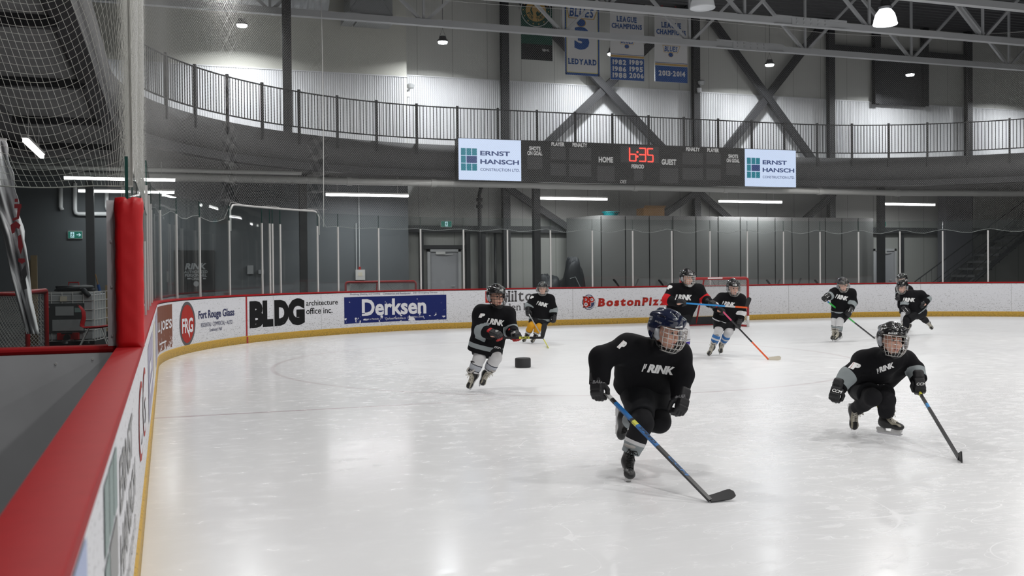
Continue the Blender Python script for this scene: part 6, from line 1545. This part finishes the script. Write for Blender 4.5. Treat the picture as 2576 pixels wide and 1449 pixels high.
    add_obj('lining', liner_me, hm); add_obj('cage', CAGES[S.get('cage', 's')], hm); add_obj('chin_cup', CUPS[S.get('cup', 'b')], hm); [add_obj('ear_guard', q, hm) for q in ear_me]; [add_obj('chin_strap', q, hm) for q in strap_me]
    S['_'] = dict(J=J, root=root, jersey=jer, pants=pan, helmet=hm, Rh=Rh, Hc=Hc, hs=hs, fwd=fwd, ax=ax, across=across, org=org)
    return S['_']
def logo(S, x, y, w, h, rot=0., text='RINK', to='jersey', mtl='white', bold=.06, shear=.3, view=None, polys=None):
    """place lettering where it stands on the garment: centre seen at (x, y), laid on along the view direction"""
    K = S['_']; d = nrm(ray(x, y)); tg = K[to] if isinstance(to, str) else to
    c, s = math.cos(math.radians(rot)), math.sin(math.radians(rot)); X = CR*c+CU*s; Y = -CR*s+CU*c
    O = at_d(x, y, S['D']); return drape(tg, tg, text, O, X, Y, -d if view is None else view, w, h, M[mtl], bold=bold, shear=shear, reach=.6, polys=polys)

# ------------------------------------------------------------------ the nine players
GREY, WHITE_, BLUE_ = (.27, .3, .31), (.6, .6, .61), (.05, .16, .4)
gv_plain = glove_mesh(None, None); gv_red = glove_mesh((.42, .012, .016), None, (.35, .02, .02)); gv_white = glove_mesh(None, (.55, .55, .55)); gv_open = glove_mesh(None, None, None, True); gv_redtop = glove_mesh((.42, .012, .016), None)
P1 = dict(D=6.9, h=.0095, seed=11, foot=(1555, 1208), face=(38, 14, -4), helm='helm_navy', cage='big', label='young hockey player in front in a navy helmet, striding with a stick', mouth=.004,
    J=dict(head=(1677, 833, -.2), neck=(1655, 872, -.08), pelvis=(1619, 968, .2), SR=(1580, 873, -.06), SL=(1706, 893, .02), ER=(1511, 903, -.14), WR=(1508, 966, -.18), GR=(1508, 993, -.2), EL=(1716, 944, -.02), WL=(1709, 1006, -.1), GL=(1704, 1031, -.13),
           HR=(1603, 985, .16), HL=(1646, 985, .24), KR=(1616, 1064, -.12), AR=(1582, 1150, -.12), TR=(1592, 1186, -.3), KL=(1660, 1062, .06), AL=(1576, 1058, .42), TL=(1576, 1112, .44)),
    stripe='none', hem=.03, tw=.1, sr=(.084, .078, .062), pk=.8, pr=(.125, .088), roll={'R': -.25}, sock_r=(.076, .07, .056), sockname='grey_band', sock=dict(base=(.011, .011, .013), bands=[(.5, .6, WHITE_), (.6, .92, GREY), (.92, 1.02, WHITE_)]),
    glove_me=gv_plain, grip=dict(R=(.72, -.3, -.56), L=(.8, 0, .5)), lace='black', boot='black', tongue='felt', ss=1.0, gs=.9)
P2 = dict(D=8.35, h=.0105, seed=21, foot=(2245, 1085), face=(6, 2, -6), label='crouching hockey player at the right with grey arm bands, reaching out a stick', 
    J=dict(head=(2244, 856, -.32), neck=(2238, 893, -.2), pelvis=(2184, 962, .22), SR=(2174, 908, -.06), SL=(2276, 908, -.02), ER=(2133, 944, -.12), WR=(2109, 975, -.16), GR=(2101, 1000, -.18), EL=(2299, 927, -.06), WL=(2311, 956, -.16), GL=(2314, 980, -.2),
           HR=(2170, 975, .2), HL=(2206, 972, .2), KR=(2196, 1000, -.12), AR=(2152, 1030, .22), TR=(2156, 1070, .16), KL=(2230, 1006, -.1), AL=(2229, 1051, -.02), TL=(2262, 1064, -.12)),
    stripe='grey', band=(.56, .92), hem=.02, tw=.095, sr=(.078, .074, .06), pk=.66, pr=(.118, .092), sock_r=(.07, .063, .055), sockname='black', glove_me=gv_plain, grip=dict(R=(.85, 0, -.5), L=(.9, -.2, -.4)), tongue='yellow', flat={'L': True}, cup='b')
P3 = dict(D=11.8, h=.012, seed=31, foot=(1190, 985), face=(30, 4, 0), cage='b', label='hockey player at left with white and grey socks and red cuffed gloves',
    J=dict(head=(1249, 746, -.1), neck=(1246, 775, -.02), pelvis=(1224, 862, .04), SR=(1211, 786, 0), SL=(1277, 790, .06), ER=(1203, 828, -.06), WR=(1238, 841, -.22), GR=(1255, 848, -.27), EL=(1286, 829, -.02), WL=(1293, 842, -.14), GL=(1302, 849, -.2),
           HR=(1210, 872, .04), HL=(1240, 872, .06), KR=(1206, 900, -.02), AR=(1189, 942, .0), TR=(1172, 971, -.08), KL=(1247, 900, -.02), AL=(1227, 937, .06), TL=(1220, 968, -.08)),
    stripe='grey', band=(.5, .74), hem=.12, hemband=(.05, .105), tw=.1, sr=(.085, .08, .065), pk=.75, pr=(.105, .092), sock_r=(.074, .07, .054), sockname='white_grey', sock=dict(base=WHITE_, bands=[(.38, .43, (.015, .018, .03)), (.43, .72, (.4, .42, .46)), (.72, .77, (.015, .018, .03))]),
    glove_me=gv_red, grip=dict(R=(1, -.02, -.1), L=(1, -.02, -.1)), roll={'R': -.3, 'L': .25})
P4 = dict(D=19.6, h=.015, seed=41, foot=(1330, 862), face=(-6, 2, 0), label='far hockey player in yellow socks, skating before the boards',
    J=dict(head=(1365, 727, -.1), neck=(1364, 744, -.02), pelvis=(1358, 799, .06), SR=(1344, 751, 0), SL=(1384, 753, .0), ER=(1330, 769, -.04), WR=(1330, 782, -.1), GR=(1330, 791, -.12), EL=(1393, 778, .0), WL=(1393, 796, -.03), GL=(1391, 807, -.05),
           HR=(1350, 804, .06), HL=(1365, 806, .06), KR=(1336, 820, -.06), AR=(1327, 841, .1), TR=(1317, 855, .0), KL=(1354, 824, -.08), AL=(1348, 843, .0), TL=(1338, 855, -.12)),
    stripe='grey', band=(.55, .8), hem=.07, hemband=(.03, .075), tw=.1, sockname='yellow', sock=dict(base=(.62, .3, .02), bands=[(.5, .56, (.02, .015, .01)), (.56, .8, WHITE_), (.8, .88, (.02, .015, .01))]), pk=.7, glove_me=gv_plain, grip=dict(R=(.5, -.6, -.5), L=(.85, 0, .4)), lace='black')
P5 = dict(D=16.0, h=.013, seed=51, foot=(1718, 905), face=(26, 8, 0), cup='w', label='taller hockey player with red arm bands holding a blue stick across, behind the front player',
    J=dict(head=(1729, 699, -.1), neck=(1725, 719, -.02), pelvis=(1709, 790, .04), SR=(1693, 727, -.02), SL=(1757, 729, .04), ER=(1678, 754, -.1), WR=(1706, 762, -.26), GR=(1720, 764, -.3), EL=(1774, 752, .0), WL=(1787, 764, -.16), GL=(1795, 768, -.2),
           HR=(1698, 797, .04), HL=(1720, 798, .04), KR=(1692, 828, -.04), AR=(1700, 878, .1), TR=(1694, 893, -.0), KL=(1724, 828, -.06), AL=(1727, 876, .0), TL=(1722, 892, -.12)),
    stripe='red', band=(.36, .64), hem=.06, tw=.105, sr=(.088, .082, .066), sockname='white_purple', sock=dict(base=WHITE_, bands=[(.5, .54, (.02, .02, .03)), (.62, .78, (.06, .04, .3))]), pk=.6, glove_me=gv_plain, grip=dict(R=(1, -.05, -.05), L=(1, -.05, -.05)))
P6 = dict(D=16.45, h=.013, seed=61, foot=(1785, 890), face=(8, 12, 0), label='hockey player with blue striped white socks in front of the goal',
    J=dict(head=(1845, 724, -.12), neck=(1844, 743, -.03), pelvis=(1824, 801, .06), SR=(1816, 751, 0), SL=(1862, 753, .02), ER=(1794, 768, -.08), WR=(1808, 780, -.22), GR=(1817, 787, -.26), EL=(1866, 785, .0), WL=(1861, 808, -.06), GL=(1857, 820, -.1),
           HR=(1813, 808, .06), HL=(1836, 810, .06), KR=(1808, 831, -.04), AR=(1793, 871, .02), TR=(1783, 885, -.08), KL=(1834, 833, -.02), AL=(1817, 864, .2), TL=(1816, 880, .08)),
    stripe='white', band=(.56, .78), hem=.06, hemband=(.005, .025), tw=.1, sockname='white_blue', sock=dict(base=WHITE_, bands=[(.3, .48, BLUE_), (.58, .78, BLUE_)]), pk=.86, pr=(.112, .09), glove_me=gv_redtop, grip=dict(R=(.7, -.5, -.3), L=(.6, -.6, -.4)))
P7 = dict(D=19.3, h=.015, seed=71, foot=(2096, 858), face=(-12, 16, 4), label='hockey player in white socks looking down along a green stick',
    J=dict(head=(2121, 717, -.12), neck=(2120, 733, -.03), pelvis=(2118, 779, .05), SR=(2100, 733, -.02), SL=(2141, 737, .02), ER=(2088, 744, -.12), WR=(2079, 747, -.2), GR=(2073, 751, -.24), EL=(2147, 760, .0), WL=(2139, 779, -.12), GL=(2134, 790, -.18),
           HR=(2108, 785, .05), HL=(2126, 786, .05), KR=(2101, 806, .02), AR=(2099, 834, .06), TR=(2092, 845, -.02), KL=(2113, 807, -.06), AL=(2110, 838, -.04), TL=(2096, 846, -.12)),
    stripe='grey', band=(.55, .8), hem=.045, hemband=(.005, .035), tw=.1, sockname='white_grey2', sock=dict(base=WHITE_, bands=[(.42, .47, (.015, .015, .02)), (.47, .78, GREY), (.78, .83, (.015, .015, .02))]), pk=.86, pr=(.115, .095), glove_me=gv_white, grip=dict(R=(.6, -.6, -.2), L=(.6, -.6, -.2)))
P8 = dict(D=20.8, h=.016, seed=81, foot=(2280, 845), face=(-48, 18, 0), label='bent over hockey player at far right gliding to the left, stick held low',
    J=dict(head=(2270, 722, -.15), neck=(2285, 736, -.02), pelvis=(2308, 779, .06), SR=(2276, 744, -.1), SL=(2316, 741, .05), ER=(2274, 770, -.15), WR=(2278, 780, -.2), GR=(2283, 786, -.22), EL=(2334, 752, .02), WL=(2326, 765, -.08), GL=(2319, 770, -.12),
           HR=(2300, 788, .04), HL=(2316, 786, .1), KR=(2280, 806, -.1), AR=(2279, 829, -.05), TR=(2271, 838, -.16), KL=(2318, 797, .1), AL=(2334, 811, .35), TL=(2340, 821, .3)),
    stripe='grey', band=(.45, .66), hem=.05, hemband=(.01, .035), tw=.1, sockname='black_white', sock=dict(base=(.011, .011, .013), bands=[(.8, 1.05, WHITE_)]), pk=.9, pr=(.118, .095), glove_me=gv_white, grip=dict(R=(.6, .5, -.3), L=(.6, .5, -.3)))
P9 = dict(D=22.6, h=.018, seed=91, foot=(2272, 836), face=(-50, 10, 0), label='hockey player mostly hidden behind the bent over player at far right',
    J=dict(head=(2269, 704, -.1), neck=(2273, 718, -.02), pelvis=(2280, 766, .04), SR=(2264, 727, -.05), SL=(2285, 729, .03), ER=(2262, 740, -.1), WR=(2259, 747, -.18), GR=(2257, 751, -.2), EL=(2288, 745, .0), WL=(2284, 758, -.1), GL=(2280, 762, -.14),
           HR=(2276, 772, .04), HL=(2286, 772, .04), KR=(2274, 792, -.04), AR=(2273, 816, 0), TR=(2266, 826, -.08), KL=(2286, 792, .0), AL=(2287, 816, .08), TL=(2280, 826, .0)),
    stripe='grey', band=(.5, .75), hem=.05, sockname='white', sock=dict(base=WHITE_, bands=[]), pk=.8, glove_me=gv_plain, grip=dict(R=(.6, -.5, -.2), L=(.6, -.5, -.2)))
for S in (P1, P2, P3, P4, P5, P6, P7, P8, P9): person(S)
# sticks
for k, c in (('s_blue', (.01, .13, .38)), ('s_sky', (.03, .25, .6)), ('s_white', (.55, .55, .55)), ('s_pink', (.6, .06, .16)), ('s_orange', (.75, .1, .02)), ('s_green', (.03, .4, .06)), ('s_yel', (.6, .6, .08)), ('s_brown', (.12, .05, .03)), ('s_grey', (.3, .3, .3))): M[k] = mat(k.replace('s_', 'stick_'), c, .35)
def P3D(S, x, y, dz): return at_d(x, y, S['D']+dz)
st1 = stick(P3D(P1, 1524, 989, -.2), at_z(1787, 1259, .014), at_z(1849, 1254, .014), [(.48, 'stick_black'), (.68, 's_blue'), (.72, 's_yel'), (.74, 'stick_black'), (.9, 's_blue'), (.94, 'stick_black'), (1, 's_white')], 'blue and black stick of the front player with its blade on the ice', bh=.06, words=[('SPEED', .66, .5, 'stick_black'), ('CCM', .38, .2, 's_blue')])
st2 = stick(P3D(P2, 2310, 982, -.2), at_z(2413, 1154, .014), at_z(2427, 1161, .014), [(.72, 'stick_black'), (.78, 's_sky'), (.92, 'stick_black'), (1, 's_yel')], 'thin black and yellow stick of the crouching player at the right', bh=.07)
st3 = stick(P3D(P3, 1246, 850, -.26), P3D(P3, 1366, 849.5, -.3), P3D(P3, 1375.5, 815, -.3), [(.28, 'stick_black'), (.5, 's_yel'), (1, 'stick_black')], 'black and yellow stick held level with its blade raised, at the left player', bh=.05, words=[('TRUE', .46, .3, 'black')])
st4 = stick(P3D(P4, 1329, 787, -.14), at_z(1377, 870, .01), at_z(1382.5, 875, .01), [(.18, 's_yel'), (.3, 'stick_black'), (.9, 's_grey'), (1, 's_white')], 'grey stick with a yellow end held by the player in yellow socks', blade_col='s_yel', bh=.05)
st5 = stick(P3D(P5, 1712, 762, -.3), P3D(P5, 1880, 774, -.5), P3D(P5, 1890, 750, -.5), [(.18, 's_orange'), (.33, 's_white'), (.96, 's_sky'), (1, 's_white')], 'bright blue and orange stick held level in front of the goal', bh=.06)
st6 = stick(P3D(P6, 1815, 780, -.28), at_z(1933, 904, .01), at_z(1965, 905, .01), [(.34, 's_orange'), (.78, 'stick_black'), (1, 's_pink')], 'pink, black and orange stick with a pale taped blade', blade_col='ad_tan', bh=.055)
st7 = stick(P3D(P7, 2076, 754, -.26), at_z(2200, 851, .01), at_z(2212, 850, .01), [(.42, 'stick_black'), (.62, 's_green'), (.7, 's_brown'), (.93, 's_green'), (.96, 's_blue'), (1, 's_white')], 'green and black stick with a white tipped blade, held by the player looking down', blade_col='s_white', bh=.06)
st8 = stick(P3D(P8, 2325, 766, -.14), at_z(2238, 838, .01), at_z(2222, 839, .01), [(.5, 's_white'), (.72, 's_sky'), (1, 'stick_black')], 'blue and white stick of the bent over player at far right', bh=.06)

# ------------------------------------------------------------------ lettering on clothing, gloves, helmets
def crest(S, x, y, w, h, rot, txt='RINK'):
    c, s_ = math.cos(math.radians(rot)), math.sin(math.radians(rot))
    logo(S, x+w*.09*c, y-w*.09*s_, px_m(S, w*.82), px_m(S, h), rot, txt)
    if txt == 'RINK': logo(S, x-w*.42*c, y+w*.42*s_, px_m(S, w*.16), px_m(S, h*.95), rot, None, polys=[[(-.9, -1), (-.45, -1), (.35, 1), (-.1, 1)], [(.0, -.2), (.4, -.2), (1.0, 1), (.55, 1)]])
def px_m(S, v): return v/F_PX*S['D']
def ip(S, x, y, w, h, rot):
    c, s_ = math.cos(math.radians(rot)), math.sin(math.radians(rot))
    logo(S, x, y, px_m(S, w), px_m(S, h), rot, 'IP', bold=.07, shear=.35)
    logo(S, x-w*.24*c, y+w*.24*s_, px_m(S, w*.06), px_m(S, h*.96), rot, None, mtl='b_red', polys=[[(-3.2, -1), (-1.6, -1), (2.6, 1), (1.0, 1)]])
M['dimgrey'] = mat('grey_print', (.2, .2, .21), .6)
def mark(S, to, txt, x, y, w, h, rot=0, m='white', b=.03, sh=.2):
    tg = S['_g'][to][0] if to in ('R', 'L') else (S['_o'][to] if to in S['_o'] else S['_'][to])
    return logo(S, x, y, px_m(S, w), px_m(S, h), rot, txt, tg, m, b, sh)
crest(P1, 1655, 929, 82, 21, -6); ip(P1, 1565, 868, 17, 23, -32)
mark(P1, 'pants', 'BAUER', 1676, 1045, 24, 8, 14); mark(P1, 'R', 'BAUER', 1510, 960, 38, 8, 3, 'dimgrey'); mark(P1, 'L', 'BAUER', 1711, 997, 26, 7, 6, 'dimgrey'); mark(P1, 'helmet', 'BAUER', 1708, 823, 17, 4, 4); mark(P1, 'helmet', 'BAUER', 1656, 810, 17, 4.5, -24, 'dimgrey')
crest(P2, 2226, 926, 46, 13, 24); ip(P2, 2150, 921, 27, 18, -20)
mark(P2, 'pants', 'CCM', 2216, 966, 17, 5, 4); mark(P2, 'R', 'CCM', 2106, 984, 24, 8, -14); mark(P2, 'L', 'CCM', 2318, 966, 22, 7, 4); mark(P2, 'helmet', 'BAUER', 2246, 838.5, 21, 4.5, -3)
crest(P3, 1246, 810, 44, 15, -9); ip(P3, 1212, 794, 16, 11, -4); mark(P3, 'pants', 'CCM', 1252, 874, 17, 5, -6); mark(P3, 'helmet', 'CCM', 1262, 730, 9, 3, 2)
mark(P3, 'L', 'CCM', 1291, 837, 12, 4, 22); mark(P3, 'R', 'CCM', 1250, 832, 7, 4, 10)
crest(P4, 1364, 765, 29, 10, -15); ip(P4, 1338, 748, 9, 8, -15)
crest(P5, 1719, 748, 42, 14, -2); ip(P5, 1684, 723, 13, 12, -20); mark(P5, 'helmet', 'CCM', 1738, 689, 9, 3, 0)
crest(P6, 1832, 764, 32, 10, -9); ip(P6, 1800, 739, 8, 8, -20); mark(P6, 'pants', 'CCM', 1838, 830, 12, 4, -8); mark(P6, 'sockR', 'CCM', 1803, 843, 10, 3, -10, 'black'); mark(P6, 'helmet', 'CCM', 1848, 717, 9, 3, 0)
crest(P7, 2117, 748, 31, 11, -14)
crest(P8, 2286, 754, 30, 10, -2)
# spectacles of the player at the left
K = P3['_']; mb = MB(); L3 = lambda x, y, z: K['Hc']+K['Rh']@np.array([x, y, z])*.93
for s_ in (-1, 1): mb.tube([L3(s_*.032+.0255*math.copysign(abs(math.cos(t))**.6, math.cos(t)), .112, .006+.015*math.copysign(abs(math.sin(t))**.6, math.sin(t))) for t in np.linspace(0, 2*math.pi, 14, endpoint=False)], .003, 5, closed=True); mb.tube([L3(s_*.058, .11, .012), L3(s_*.08, .02, .012)], .0025, 5)
mb.tube([L3(-.007, .114, .01), L3(.007, .114, .01)], .0025, 5); mb.build('spectacles', M['rail'], K['root'])
